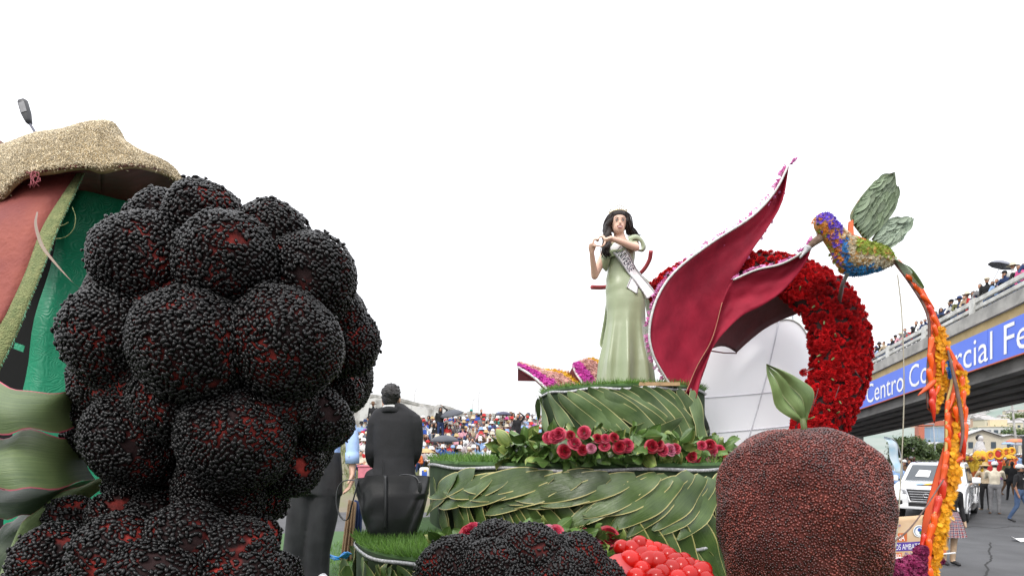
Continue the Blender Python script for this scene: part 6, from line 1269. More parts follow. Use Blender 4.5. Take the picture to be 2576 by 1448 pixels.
armL = tube(spline([Sz(500, 70, .0), Sz(484, 180, .02), Sz(466, 300, .05), Sz(452, 390, .06), Sz(470, 470, .14), Sz(560, 500, .2)], 20), np.interp(np.linspace(0, 1, 20), [0, .1, .5, .75, 1], [.06, .082, .07, .062, .045]), 14)
armR = tube(spline([Sz(796, 70, .0), Sz(814, 180, .02), Sz(822, 300, .05), Sz(814, 390, .08), Sz(780, 460, .16), Sz(700, 490, .2)], 20), np.interp(np.linspace(0, 1, 20), [0, .1, .5, .75, 1], [.06, .078, .066, .06, .045]), 14)
obj('jacket', voxel([tor, armL, armR], .010, 5), m_suit, sm)
def slit(a, b, r=.003): 
    return tube(spline([a, (a + b) / 2, b], 12), r, 5)
obj('back_vent', tube([Sz(540, 450, -.132), Sz(543, 560, -.14), Sz(546, 700, -.150)], .0035, 5), mat('suit_seam', (.008, .008, .009), rough=.9), sm)
NC = H0 + (.006, -.008, -.118); th_ = np.linspace(0, 2 * PI, 29)
obj('collar', tube([NC + (.082 * math.cos(a), .078 * math.sin(a), -.012 - .022 * math.sin(a)) for a in th_], .009, 8, ry=.024, up=np.tile([0, 0, 1.0], (29, 1))), m_suit, sm)
obj('shirt_collar', tube([NC + (.068 * math.cos(a), .065 * math.sin(a), .010 - .022 * math.sin(a)) for a in th_], .006, 8, ry=.022, up=np.tile([0, 0, 1.0], (29, 1))), CL['white'], sm)
hcap = [ell(H0 + (.010, -.020, .026), (.081, .088, .092), 22, 14), ell(H0 + (.0, -.036, -.012), (.070, .062, .078), 18, 10), ell(H0 + (.003, .03, .070), (.078, .086, .050), 18, 10)]
for i in range(150):
    n = nrm(rng.normal(0, 1, 3) + (0, -.35, .55)); 
    if n[2] < -.35: continue
    c = H0 + (.010, -.018, .026) + n * (.079, .087, .090); t_ = nrm(np.cross(n, (.6, .3, .5)) + rng.normal(0, .25, 3)); hcap.append(capsule(c - t_ * .014, .007, c + t_ * .016 + n * .003, .004, 6))
obj('hair', voxel(hcap, .0055, 1), HAIR, sm)

# ------------------------------------------------------------------ person in blue shirt, mostly behind the berry
m_blue = mat('shirt_blue', (.40, .55, .85), (.35, .49, .80), rough=.8, nscale=5, bump=.35, bscale=14); m_trou = mat('trousers_charcoal', (.030, .031, .034), (.022, .022, .025), rough=.85, nscale=8, bump=.4, bscale=9)
bp = thing('person', 'person in light blue shirt and charcoal trousers half hidden behind the big berry', 'person', (-1.74, 5.0, DECK))
def Bp(dx, dy, d=0): return P(dx, dy, 5.0 + d)
prims = [ell(Bp(800, 955), (.078, .095, .115), 16, 12), capsule(Bp(800, 985), .055, Bp(800, 1010), .06), ]
wrist = Bp(886, 1178, -.1); prims += [capsule(Bp(886, 1140, -.08), .036, wrist, .030, 12)] + hand_prims(wrist, (-.02, -.05, -1), (-.75, -.3, 0), (-.2, -1, 0), .42, 1.42)
wr2 = Bp(715, 1180, -.05); prims += hand_prims(wr2, (.1, -.1, -1), (.8, -.2, 0), (.2, -1, 0), .4, 1.1) + [capsule(Bp(713, 1140, -.05), .036, wr2, .03)]
V, F = voxel(prims, .0065, 3); obj('body', (V, F), SKIN3, bp)
obj('hair', cat(ell(Bp(800, 946, -.02), (.085, .098, .10), 18, 10), ell(Bp(800, 960, -.04), (.074, .068, .085), 16, 10)), HAIR, bp)
JR = [(1005, 800, 20, .06), (1015, 800, 40, .08), (1030, 800, 62, .10), (1075, 798, 64, .12), (1120, 796, 60, .12), (1150, 795, 60, .125), (1185, 795, 62, .13)]
obj('shirt', voxel([tube([Bp(r[1], r[0]) for r in JR], [r[2] / S * 5 for r in JR], 24, ry=[r[3] for r in JR], up=np.tile([0, 1.0, 0], (len(JR), 1))), tube(spline([Bp(855, 1030), Bp(876, 1070, .0), Bp(886, 1110, -.05), Bp(886, 1163, -.09)], 14), np.interp(np.linspace(0, 1, 14), [0, .3, .8, 1], [.07, .07, .058, .056]), 14), tube(spline([Bp(745, 1030), Bp(724, 1070, .0), Bp(714, 1110, -.03), Bp(714, 1163, -.04)], 14), np.interp(np.linspace(0, 1, 14), [0, .3, 1], [.07, .068, .055]), 14)], .010, 3), m_blue, bp)
obj('cuff', tube([Bp(886, 1136, -.085), Bp(886, 1164, -.09)], .060, 16), m_blue, bp); obj('cuff_button', ell(Bp(877, 1146, -.15), (.007, .004, .007), 8, 6), m_eye, bp)
TR = [(1135, 795, 62, .135), (1180, 795, 66, .145), (1240, 792, 70, .15)]
g = [tube([Bp(r[1], r[0]) for r in TR], [r[2] / S * 5 for r in TR], 22, ry=[r[3] for r in TR], up=np.tile([0, 1.0, 0], (3, 1))), tube([Bp(822, 1220), Bp(812, 1300), Bp(798, 1380), Bp(794, 1448)], [.13, .125, .115, .115], 18), tube([Bp(762, 1220), Bp(758, 1300), Bp(745, 1380), Bp(738, 1448)], [.13, .125, .115, .115], 18)]
V, F = voxel(g, .012, 3); V = V + np.c_[np.zeros(len(V)), .010 * np.sin(V[:, 0] * 38 + V[:, 2] * 3), np.zeros(len(V))]; obj('trousers', (V, F), m_trou, bp)
m_wshoe = mat('shoe_white', (.75, .76, .78), rough=.5)
for dx in (806, 742): q = Bp(dx, 0); obj('shoe', voxel([capsule((q[0], 5.0, DECK + .055), .05, (q[0] + .10, 4.83, DECK + .045), .042, 12), box((q[0] + .05, 4.9, DECK + .012), (.12, .2, .024))], .01, 2), m_wshoe, bp)

# ------------------------------------------------------------------ tote bag
def Tz(zx, zy, dy=0.0): return P(803.5 + zx * .2937, 1022.7 + (zy - 9) * .2937, 3.78 + dy)
m_lea = mat('leather_black', (.016, .017, .018), (.013, .014, .015), rough=.30, nscale=5, bump=.06, bscale=200, spec=.5)
tg = thing('tote_bag', 'black leather tote bag standing on the turf of the lower tier', 'bag', tuple(Tz(640, 1140)))
rows = [(1150, 470, 775, .075), (1125, 448, 802, .085), (1040, 412, 848, .095), (950, 382, 878, .10), (850, 354, 904, .095), (760, 330, 926, .085), (690, 316, 938, .07), (625, 306, 946, .055), (602, 306, 946, .05)]
zc = np.array([r[0] for r in rows][::-1], float); zl = np.linspace(1150, 600, 26); n = 48; Q = np.zeros((26, n, 3))
for i, zy in enumerate(zl):
    a, b, d = (np.interp(zy, zc, [r[k] for r in rows][::-1]) for k in (1, 2, 3))
    for j in range(n):
        th = 2 * PI * j / n; c, s = math.cos(th), math.sin(th); e = .36; xx = (a + b) / 2 + (b - a) / 2 * math.copysign(abs(c) ** e, c); yy = d * math.copysign(abs(s) ** .5, s)
        crease = -.018 * math.exp(-((xx - 735 + (zy - 1100) * .45) / 34) ** 2) * (zy > 760) * 1.5 if s < 0 else 0
        tz = zy - (14 * math.sin((xx - 305) / 640 * PI) if zy < 640 else 0) + (16 if zy < 640 and xx < 420 else 0)
        q = Tz(xx, tz); Q[i, j] = q + (0, yy - crease + .006 * math.sin(xx * .03 + zy * .02), 0)
g = grid(Q, closed=True); g = (g[0], g[1] + [tuple(range(n))]); obj('bag_body', g, m_lea, tg)
inner = Q[-1] + (Q[-1].mean(0) - Q[-1]) * .04; obj('bag_lining', grid(np.stack([Q[-1], inner, inner - (0, 0, .12)]), closed=True), mat('bag_inside', (.01, .01, .011), rough=.9), tg)
obj('front_strap', thick(grid(np.array([[Tz(552, z_, -.062 - .052 * math.sin(min(1, (z_ - 595) / 420) * PI * .62)), Tz(574, z_, -.062 - .052 * math.sin(min(1, (z_ - 595) / 420) * PI * .62))] for z_ in np.linspace(592, 1050, 20)])), .006, off=(0, -1, 0)), m_lea, tg)
def strap(pts, name, w=.011):
    p = spline(pts, 40); obj(name, tube(p, .004, 8, ry=w, up=np.tile([.0, 1.0, 0.001], (40, 1))), m_lea, tg)
strap([Tz(330, 640, -.05), Tz(305, 740, -.12), Tz(275, 850, -.14), Tz(245, 960, -.14), Tz(200, 965, -.13), Tz(160, 900, -.10), Tz(146, 800, -.06), Tz(160, 700, -.02), Tz(200, 645, .0), Tz(260, 630, .03), Tz(335, 640, .05)], 'handle', .013)
strap([Tz(868, 715, -.085), Tz(850, 640, -.075), Tz(815, 600, -.05), Tz(760, 585, .0), Tz(700, 588, .04), Tz(660, 610, .05)], 'handle', .010)
obj('strap_tab', bevbox(Tz(858, 690, -.092), (.022, .01, .07), .004), m_lea, tg)

# ------------------------------------------------------------------ draped cloth and blue bow behind
dc = thing('draped_cloth', 'brown and navy cloth draped over a low prop beside the suited man', 'cloth', tuple(P(880, 1400, 5.9)))
for x0, x1, x2, x3, m_, dy in ((878, 897, 858, 884, CL['brown'], 0), (893, 912, 880, 906, CL['navy'], .1)):
    A = [P(x0, 1255, 6.0 + dy), P((x0 + x2) / 2, 1330, 5.95 + dy), P(x2, 1408, 5.9 + dy)]; B = [P(x1, 1262, 6.0 + dy), P((x1 + x3) / 2, 1335, 5.95 + dy), P(x3, 1410, 5.9 + dy)]
    Q = ruled(A, B, 14, 16); Q[..., 1] += .03 * np.sin(np.arange(16) * 1.3)[None] * np.linspace(.3, 1, 14)[:, None]; obj('drape', thick(grid(Q), .012), m_ if m_ != CL['brown'] else cloth('tan', (.26, .17, .10)), dc)
bw = thing('blue_bow', 'crumpled bright blue ribbon bow lying on the float turf', 'ribbon', tuple(P(848, 1402, 5.6))); m_bow = mat('bow_blue', (.03, .30, .68), (.02, .2, .55), rough=.3)
for k in range(5):
    c = P(848, 1402, 5.6); a = rng.normal(0, 1, 3) * (.05, .03, .03); b = rng.normal(0, 1, 3) * (.06, .03, .03); obj('loop', thick(grid(ruled([c, c + a + (0, 0, .05), c + b], [c + (.03, 0, .01), c + a + (.05, .02, .02), c + b + (.03, .02, 0)], 8, 4)), .004), m_bow, bw)

# ------------------------------------------------------------------ grain covered canopy on the left
m_burl = mat('burlap', (.27, .29, .12), (.17, .21, .08), rough=.9, nscale=40, bump=.9, bscale=160); m_redc = mat('rust_cloth', (.27, .062, .040), (.19, .036, .03), rough=.75, nscale=5, bump=.3, bscale=50)
m_redd = mat('maroon_cloth', (.14, .022, .024), (.09, .014, .016), rough=.8, nscale=6, bump=.3, bscale=20); m_gapshade = mat('interior_shade', (.004, .004, .004), rough=1)
cn = thing('grain_canopy', 'drooping canopy coated in pale grain above green and rust cloth panels', 'float canopy', (float(P(200, 0, 2.4)[0]), 2.45, DECK))
topE = [(-60, 385, 2.6), (0, 365, 2.5), (50, 348, 2.45), (101, 336, 2.4), (166, 325, 2.36), (222, 308, 2.34), (277, 305, 2.34), (300, 322, 2.36), (323, 366, 2.4), (353, 396, 2.44), (404, 420, 2.5), (444, 446, 2.55), (472, 479, 2.58)]
lowE = [(-60, 520, 2.12), (0, 490, 2.08), (30, 456, 2.06), (60, 436, 2.04), (110, 424, 2.03), (151, 418, 2.02), (212, 413, 2.02), (252, 420, 2.04), (313, 411, 2.10), (363, 414, 2.2), (404, 425, 2.34), (444, 450, 2.46), (474, 484, 2.55)]
Q = ruled([P(*a) for a in topE], [P(*a) for a in lowE], 60, 14, .045, (0, -.5, .85)); Q[..., 2] += .003 * np.sin(np.arange(60) * .5)[:, None]
br_ = obj('brim', thick(grid(Q), .02, off=(0, .6, -.8)), mat('grain_backing', (.30, .22, .11), rough=.9), cn)
p_, n_2 = sample_surface(grid(Q), 60000); n_2 = n_2 * np.sign((n_2 * (np.array([0, -.6, .8]))).sum(1))[:, None]; kp = thin_out(p_, .0046)[:15000]; p_, n_2 = p_[kp], n_2[kp]
GR = (np.array([[-.006, 0, 0], [0, -.0019, 0], [0, 0, .0017], [0, .0019, 0], [0, 0, -.0015], [.006, 0, 0]]), np.array([[0, 1, 2], [0, 2, 3], [0, 3, 4], [0, 4, 1], [5, 2, 1], [5, 3, 2], [5, 4, 3], [5, 1, 4]]))
m_grain = mat('barley', (.58, .49, .33), (.42, .34, .21), rough=.5, nscale=30, island=.45)
obj('grains', scatter(GR, p_ + n_2 * .001, n_2, rng.uniform(.8, 1.3, len(p_)), tilt=.35), m_grain, br_, kind='stuff')
le = spline([P(*a) for a in lowE], 200); k = 1600; i = rng.integers(0, 200, k); obj('edge_grains', scatter(GR, le[i] + rng.normal(0, .006, (k, 3)), np.tile([0, -1.0, -.3], (k, 1)), 1.1, tilt=.8), m_grain, br_, kind='stuff')
# linings
A = [P(*a) for a in lowE[7:]]; B = [P(*a) for a in ((250, 520, 2.75), (330, 540, 2.8), (370, 530, 2.85), (410, 530, 2.9), (450, 530, 2.9), (480, 530, 2.9))]
obj('lining', thick(grid(ruled(A, B, 24, 8, .03, (0, 0, 1))), .01), m_redd, cn)
A = [P(*a) for a in lowE[:8]]; B = [P(*a) for a in ((-60, 620, 2.7), (0, 600, 2.75), (60, 560, 2.75), (110, 530, 2.75), (150, 520, 2.75), (190, 510, 2.75), (220, 510, 2.75), (255, 515, 2.76))]
obj('lining', thick(grid(ruled(A, B, 24, 8, .02, (0, 0, 1))), .01), m_redd, cn)
# rust panel with burlap border
inn = [(204, 424, 2.16), (166, 476, 2.10), (106, 570, 2.02), (64, 682, 1.96), (26, 765, 1.92), (0, 812, 1.90), (-60, 900, 1.88)]
out = [(214, 426, 2.15), (190, 478, 2.09), (146, 572, 2.01), (112, 662, 1.95), (72, 762, 1.91), (36, 850, 1.89), (-14, 950, 1.87)]
lef = [(-80, 440, 2.25), (-80, 500, 2.2), (-80, 580, 2.1), (-80, 700, 2.05), (-80, 800, 2.0), (-80, 850, 1.95), (-80, 900, 1.9)]
obj('rust_panel', thick(grid(ruled([P(*a) for a in inn], [P(*a) for a in lef], 30, 8, .03)), .01, off=(0, 1, 0)), m_redc, cn)
bu = obj('burlap_border', thick(grid(ruled([P(*a) for a in out], [P(a[0] - 2, a[1], a[2] + .005) for a in inn], 40, 6, .008)), .006, off=(0, 1, 0)), m_burl, cn)
oe = spline([P(*a) for a in out], 120)
obj('fringe', cat(*[tube([oe[q], oe[q] + (RND.uniform(.002, .009), -.002, RND.uniform(-.010, .002))], .0012, 4) for q in range(4, 118, 1)]), mat('fringe_green', (.10, .30, .18)), bu)
for pts in ([(138, 600), (165, 595), (185, 575), (190, 545), (182, 520)], [(140, 570), (160, 565), (172, 558)], [(85, 720), (98, 705), (95, 690)]): obj('loose_thread', tube(spline([P(*a, 1.99) for a in pts], 14), .0016, 4), m_burl, bu)
tas = P(78, 445, 2.02)
for k in range(8): obj('tassel_thread', tube(spline([P(70 + RND.uniform(-12, 30), 432, 2.03), tas + (RND.uniform(-.02, .04), 0, RND.uniform(-.01, .02)), tas + (RND.uniform(-.02, .035), 0, RND.uniform(-.045, -.02))], 6), .0012, 4), mat('tassel_pink', (.36, .08, .10)), cn)
# green embossed panel
mg = bpy.data.materials.new('embossed_green'); mg.use_nodes = True; nt = mg.node_tree; b = nt.nodes['Principled BSDF']; b.inputs['Roughness'].default_value = .42; b.inputs['Base Color'].default_value = (.010, .27, .14, 1)
tcn = nt.nodes.new('ShaderNodeTexCoord'); nz = nt.nodes.new('ShaderNodeTexNoise'); nz.inputs['Scale'].default_value = 9; nz.inputs['Detail'].default_value = 1; mxv = nt.nodes.new('ShaderNodeMix'); mxv.data_type = 'VECTOR'; mxv.inputs[0].default_value = .22
nt.links.new(tcn.outputs['Object'], nz.inputs[0]); nt.links.new(tcn.outputs['Object'], mxv.inputs[4]); nt.links.new(nz.outputs['Color'], mxv.inputs[5])
vo = nt.nodes.new('ShaderNodeTexVoronoi'); vo.inputs['Scale'].default_value = 14; wv = nt.nodes.new('ShaderNodeMath'); wv.operation = 'SINE'; mu = nt.nodes.new('ShaderNodeMath'); mu.operation = 'MULTIPLY'; mu.inputs[1].default_value = 38
nt.links.new(mxv.outputs[1], vo.inputs['Vector']); nt.links.new(vo.outputs['Distance'], mu.inputs[0]); nt.links.new(mu.outputs[0], wv.inputs[0]); bm_ = nt.nodes.new('ShaderNodeBump'); bm_.inputs['Strength'].default_value = .22; bm_.inputs['Distance'].default_value = .003
nt.links.new(wv.outputs[0], bm_.inputs['Height']); nt.links.new(bm_.outputs[0], b.inputs['Normal'])
A = [P(*a) for a in ((218, 400, 2.5), (172, 520, 2.46), (126, 650, 2.42), (88, 820, 2.38), (52, 985, 2.36), (10, 1300, 2.34), (-30, 1750, 2.34))]; B = [P(*a) for a in ((390, 440, 2.75), (430, 520, 2.72), (450, 650, 2.7), (460, 820, 2.7), (470, 985, 2.7), (480, 1300, 2.7), (480, 1600, 2.7))]
Q = ruled(A, B, 26, 10); Q[..., 1] += .012 * np.sin(np.arange(26) * .9)[:, None] * np.cos(np.arange(10) * 1.1)[None]; obj('green_panel', thick(grid(Q), .008, off=(0, 1, 0)), mg, cn)
obj('shade_board', thick((np.array([P(-160, 480, 2.9), P(300, 470, 2.9), P(300, 1650, 2.9), P(-120, 1650, 2.9)]), [(0, 1, 2, 3)]), .03, off=(0, 1, 0)), m_gapshade, cn, smooth=False)  # black sheet added to paint the shade inside the canopy
obj('paper_tab', thick((np.array([P(*a) for a in ((38, 860, 2.4), (62, 868, 2.4), (58, 884, 2.4), (34, 875, 2.4))]), [(0, 1, 2, 3)]), .003), mg, cn, smooth=False)
# neighbouring brim glimpse at the frame edge
tag(obj('grain_mound', ell(P(-42, 440, 2.72), (.16, .2, .20), 20, 12), mat('mound_brown', (.20, .12, .08), (.14, .08, .05), rough=.9, nscale=30, bump=.8, bscale=60), loc=tuple(P(-30, 395, 3.0))), 'brown grained mound peeking above the left end of the canopy', 'float ornament')
# pink-grey twisted leaf strip
L_ST = leafmat('leaf_strip', (.27, .19, .17), (.17, .15, .09), (.36, .13, .16), .8, .45)
c_ = spline([P(*a) for a in ((94, 532, 1.93), (90, 565, 1.92), (105, 615, 1.91), (130, 650, 1.9), (165, 690, 1.88), (190, 715, 1.87), (212, 730, 1.87))], 30); n = 30; w = .0048 * np.sin(np.linspace(.15, PI - .1, n)) + .002
tw = np.linspace(.2, 2.6, n); sd = np.c_[np.cos(tw), np.sin(tw) * .7, .3 * np.sin(tw)]; Q = np.stack([c_ + sd * (w * f)[:, None] for f in np.linspace(-1, 1, 5)], 1)
tag(obj('leaf_strip', grid(Q), L_ST, uv=np.array([(j / 4, i / 29) for i in range(n) for j in range(5)]), loc=tuple(P(212, 730, 1.87))), 'thin twisted pinkish dry leaf strip hanging beside the blackberry', 'leaf')
# ---- big pink edged leaves
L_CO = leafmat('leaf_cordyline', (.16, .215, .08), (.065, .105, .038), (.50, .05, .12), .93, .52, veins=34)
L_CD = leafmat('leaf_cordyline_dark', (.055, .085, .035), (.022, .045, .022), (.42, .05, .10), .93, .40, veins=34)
def bigleaf(label, A, B, m, n=22, k=12, bulge=.035, wav=.005):
    Q = ruled([P(*a) for a in A], [P(*a) for a in B], n, k, bulge); Q[..., 2] += wav * np.sin(np.arange(n) * 1.1)[:, None] * (np.linspace(-1, 1, k) ** 2)[None]
    o = obj('cordyline_leaf', grid(Q), m, uv=np.array([(j / (k - 1), i / (n - 1)) for i in range(n) for j in range(k)]), loc=tuple(P(*A[-1]))); return tag(o, label, 'leaf')
bigleaf('broad pale green leaf with pink edge, topmost of the leaves beside the blackberry', [(-160, 950, 1.62), (-60, 948, 1.55), (0, 958, 1.52), (70, 985, 1.5), (165, 982, 1.56), (230, 990, 1.7)], [(-160, 1120, 1.55), (-60, 1105, 1.47), (0, 1092, 1.44), (70, 1080, 1.45), (165, 1082, 1.54), (230, 1060, 1.7)], L_CO)
bigleaf('broad green leaf with pink edge lying below the topmost pale leaf', [(-160, 1090, 1.62), (-60, 1095, 1.56), (0, 1102, 1.54), (70, 1080, 1.54), (165, 1098, 1.6), (240, 1120, 1.75)], [(-160, 1250, 1.52), (-60, 1235, 1.46), (0, 1226, 1.44), (70, 1230, 1.45), (165, 1222, 1.54), (240, 1200, 1.7)], L_CO)
bigleaf('dark leaf with pink edge under the two broad leaves', [(-160, 1215, 1.7), (-60, 1222, 1.64), (0, 1228, 1.6), (80, 1225, 1.6), (170, 1220, 1.66), (250, 1200, 1.8)], [(-160, 1330, 1.6), (-60, 1312, 1.54), (0, 1302, 1.52), (50, 1298, 1.54), (120, 1280, 1.62), (230, 1230, 1.78)], L_CD)  # darker leaf colour than the two leaves above
bigleaf('long narrow leaf curling down toward the low bean berry', [(290, 1192, 1.78), (210, 1215, 1.7), (130, 1252, 1.62), (60, 1310, 1.54), (25, 1380, 1.48), (-20, 1500, 1.42)], [(285, 1215, 1.78), (220, 1250, 1.7), (150, 1285, 1.62), (90, 1335, 1.55), (55, 1400, 1.48), (20, 1510, 1.42)], L_CO, k=8, bulge=.02)
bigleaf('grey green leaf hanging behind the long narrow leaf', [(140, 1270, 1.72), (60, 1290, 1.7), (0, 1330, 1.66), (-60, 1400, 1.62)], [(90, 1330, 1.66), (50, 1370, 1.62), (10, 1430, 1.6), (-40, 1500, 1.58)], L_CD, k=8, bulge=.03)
gr = thing('green_ribbon', 'strip of embossed green paper showing beside the blackberry neck', 'ribbon', tuple(P(290, 1225, 1.82))); Q = ruled([P(*a) for a in ((288, 1190, 1.84), (300, 1210, 1.83), (303, 1235, 1.83))], [P(*a) for a in ((268, 1240, 1.86), (280, 1250, 1.86), (298, 1246, 1.85))], 8, 4); obj('strip', thick(grid(Q), .004), mg, gr)
Q = ruled([P(*a) for a in ((285, 1188, 1.83), (240, 1205, 1.83), (190, 1230, 1.83))], [P(*a) for a in ((287, 1194, 1.83), (242, 1216, 1.83), (194, 1240, 1.83))], 8, 3); obj('strip', thick(grid(Q), .004), mg, gr)
# ---- street lamp over the canopy
Yl = 16; lh = P(65, 280, Yl); bx_ = P(112, 345, Yl); lm = thing('street_lamp', 'dark flat headed street lamp rising above the grain canopy', 'street lamp', (bx_[0], Yl, ROAD))
m_lamp = mat('lamp_dark', (.05, .05, .055), rough=.45)
d = nrm(P(78, 312, Yl) - P(60, 250, Yl)); x = nrm(np.cross(d, (0, 1, 0))); y = np.cross(x, d) * -1
def slab(c, l0, l1, w0, w1, th): 
    A = P(57, 252, Yl); out = []
    for t, w in ((0, w0 * .7), (.08, w0), (.55, w0), (.85, w1), (1, w1 * .6)):
        q = A + d * (l1 * t); out.append([q - x * w, q - x * w * .8 - np.array([0, th, 0]), q + x * w * .8 - np.array([0, th, 0]), q + x * w, q + x * w * .7 + np.array([0, th, 0]), q - x * w * .7 + np.array([0, th, 0])])
    V, F = grid(np.array(out), closed=True); return V, F + [(5, 4, 3, 2, 1, 0), tuple(range(24, 30))]
L_ = np.linalg.norm(P(80, 308, Yl) - P(57, 252, Yl)); obj('lamp_head', slab(lh, 0, L_, .14, .09, .07), m_lamp, lm); A = P(57, 252, Yl)
obj('lens', thick((np.array([A + d * L_ * .14 - x * .085 - (0, .085, 0), A + d * L_ * .14 + x * .085 - (0, .085, 0), A + d * L_ * .56 + x * .085 - (0, .085, 0), A + d * L_ * .56 - x * .085 - (0, .085, 0)]), [(0, 1, 2, 3)]), .012, (0, 1, 0)), mat('lamp_lens', (.25, .25, .26), rough=.3), lm, smooth=False)
obj('arm', tube(spline([A + d * L_ * .95, P(90, 338, Yl), P(108, 400, Yl), np.array([bx_[0], Yl, P(0, 470, Yl)[2]])], 14), .035, 7), mat('lamp_pole', (.12, .12, .16), rough=.5), lm)
obj('pole', tube([(bx_[0], Yl, P(0, 470, Yl)[2]), (bx_[0], Yl, 4), (bx_[0], Yl, ROAD)], [.045, .07, .09], 10), MATS['lamp_pole'], lm)

# ------------------------------------------------------------------ white pickup
car = thing('pickup_truck', 'white double cab pickup facing the camera behind the orange banner', 'pickup', (0, 0, 0))
hd_ = nrm(np.array([-.685, -.73])); ang = math.atan2(hd_[1], hd_[0]) + PI / 2      # local -Y is forward
fc = P(2330, 0, 17.2); car.location = (fc[0] - hd_[0] * 2.6, fc[1] - hd_[1] * 2.6, ROAD); car.rotation_euler = (0, 0, ang)
m_cw = mat('car_white', (.78, .79, .80), (.76, .77, .78), rough=.22, nscale=1, coat=.7); m_ck = mat('car_black', (.015, .015, .016), rough=.4); m_cg = mat('car_glass', (.03, .04, .05), rough=.06, spec=.8); m_chr = mat('chrome', (.6, .6, .62), rough=.15, metal=.9); m_tyre = mat('tyre', (.02, .02, .021), rough=.85)
def prism(prof, w0, w1=None, seg=None):
    """side profile (y,z) extruded across x with tumblehome"""
    w1 = w1 or w0; n = len(prof); L = np.array([(-(w0 if z < 1.05 else w0 + (w1 - w0) * (z - 1.05) / .75), y, z) for y, z in prof]); Rr = L * (-1, 1, 1)
    V = np.vstack([L, Rr]); F = [tuple(range(n))[::-1], tuple(range(n, 2 * n))] + [(i, (i + 1) % n, (i + 1) % n + n, i + n) for i in range(n)]; return V, F
import bmesh
def soft(g, b=.04, seg=3, angle=.35):
    bm = bmesh.new(); vs_ = [bm.verts.new(v) for v in g[0]]
    for f in g[1]: bm.faces.new([vs_[i] for i in f])
    bmesh.ops.recalc_face_normals(bm, faces=bm.faces); es = [e for e in bm.edges if len(e.link_faces) == 2 and e.calc_face_angle() > angle]
    bmesh.ops.bevel(bm, geom=es, offset=b, segments=seg, affect='EDGES', profile=.6, clamp_overlap=True); bm.verts.ensure_lookup_table()
    out = np.array([v.co[:] for v in bm.verts]), [tuple(v.index for v in f.verts) for f in bm.faces]; bm.free(); return out
lowp = [(-2.62, .48), (-2.66, .75), (-2.60, 1.02), (-2.2, 1.12), (-1.25, 1.20), (-1.1, 1.14), (2.6, 1.14), (2.64, .5), (2.2, .42), (-2.2, .40)]
obj('body', soft(prism(lowp, .93), .07), m_cw, car, local=True); cabp = [(-1.3, 1.12), (-.55, 1.72), (-.3, 1.80), (.9, 1.80), (1.15, 1.70), (1.25, 1.12)]
obj('cab', soft(prism(cabp, .90, .72), .05), m_cw, car, local=True); obj('bonnet', soft(prism([(-2.55, 1.03), (-2.15, 1.15), (-1.28, 1.23), (-1.28, 1.1), (-2.5, .98)], .72), .03), m_cw, car, local=True)
ws = np.array([(-.74, -1.235, 1.20), (.74, -1.235, 1.20), (.62, -.60, 1.705), (-.62, -.60, 1.705)]) + (0, -.035, .02); obj('windscreen', thick((ws, [(0, 1, 2, 3)]), .02, (0, .6, -.8)), m_cg, car, local=True, smooth=False)
wsp = lambda u, v: (ws[0] * (1 - u) * (1 - v) + ws[1] * u * (1 - v) + ws[2] * u * v + ws[3] * (1 - u) * v) + (0, -.012, .01)
obj('paper_notice', (np.array([wsp(.16, .25), wsp(.42, .22), wsp(.44, .62), wsp(.2, .66)]), [(0, 1, 2, 3)]), m_white, car, local=True, smooth=False)
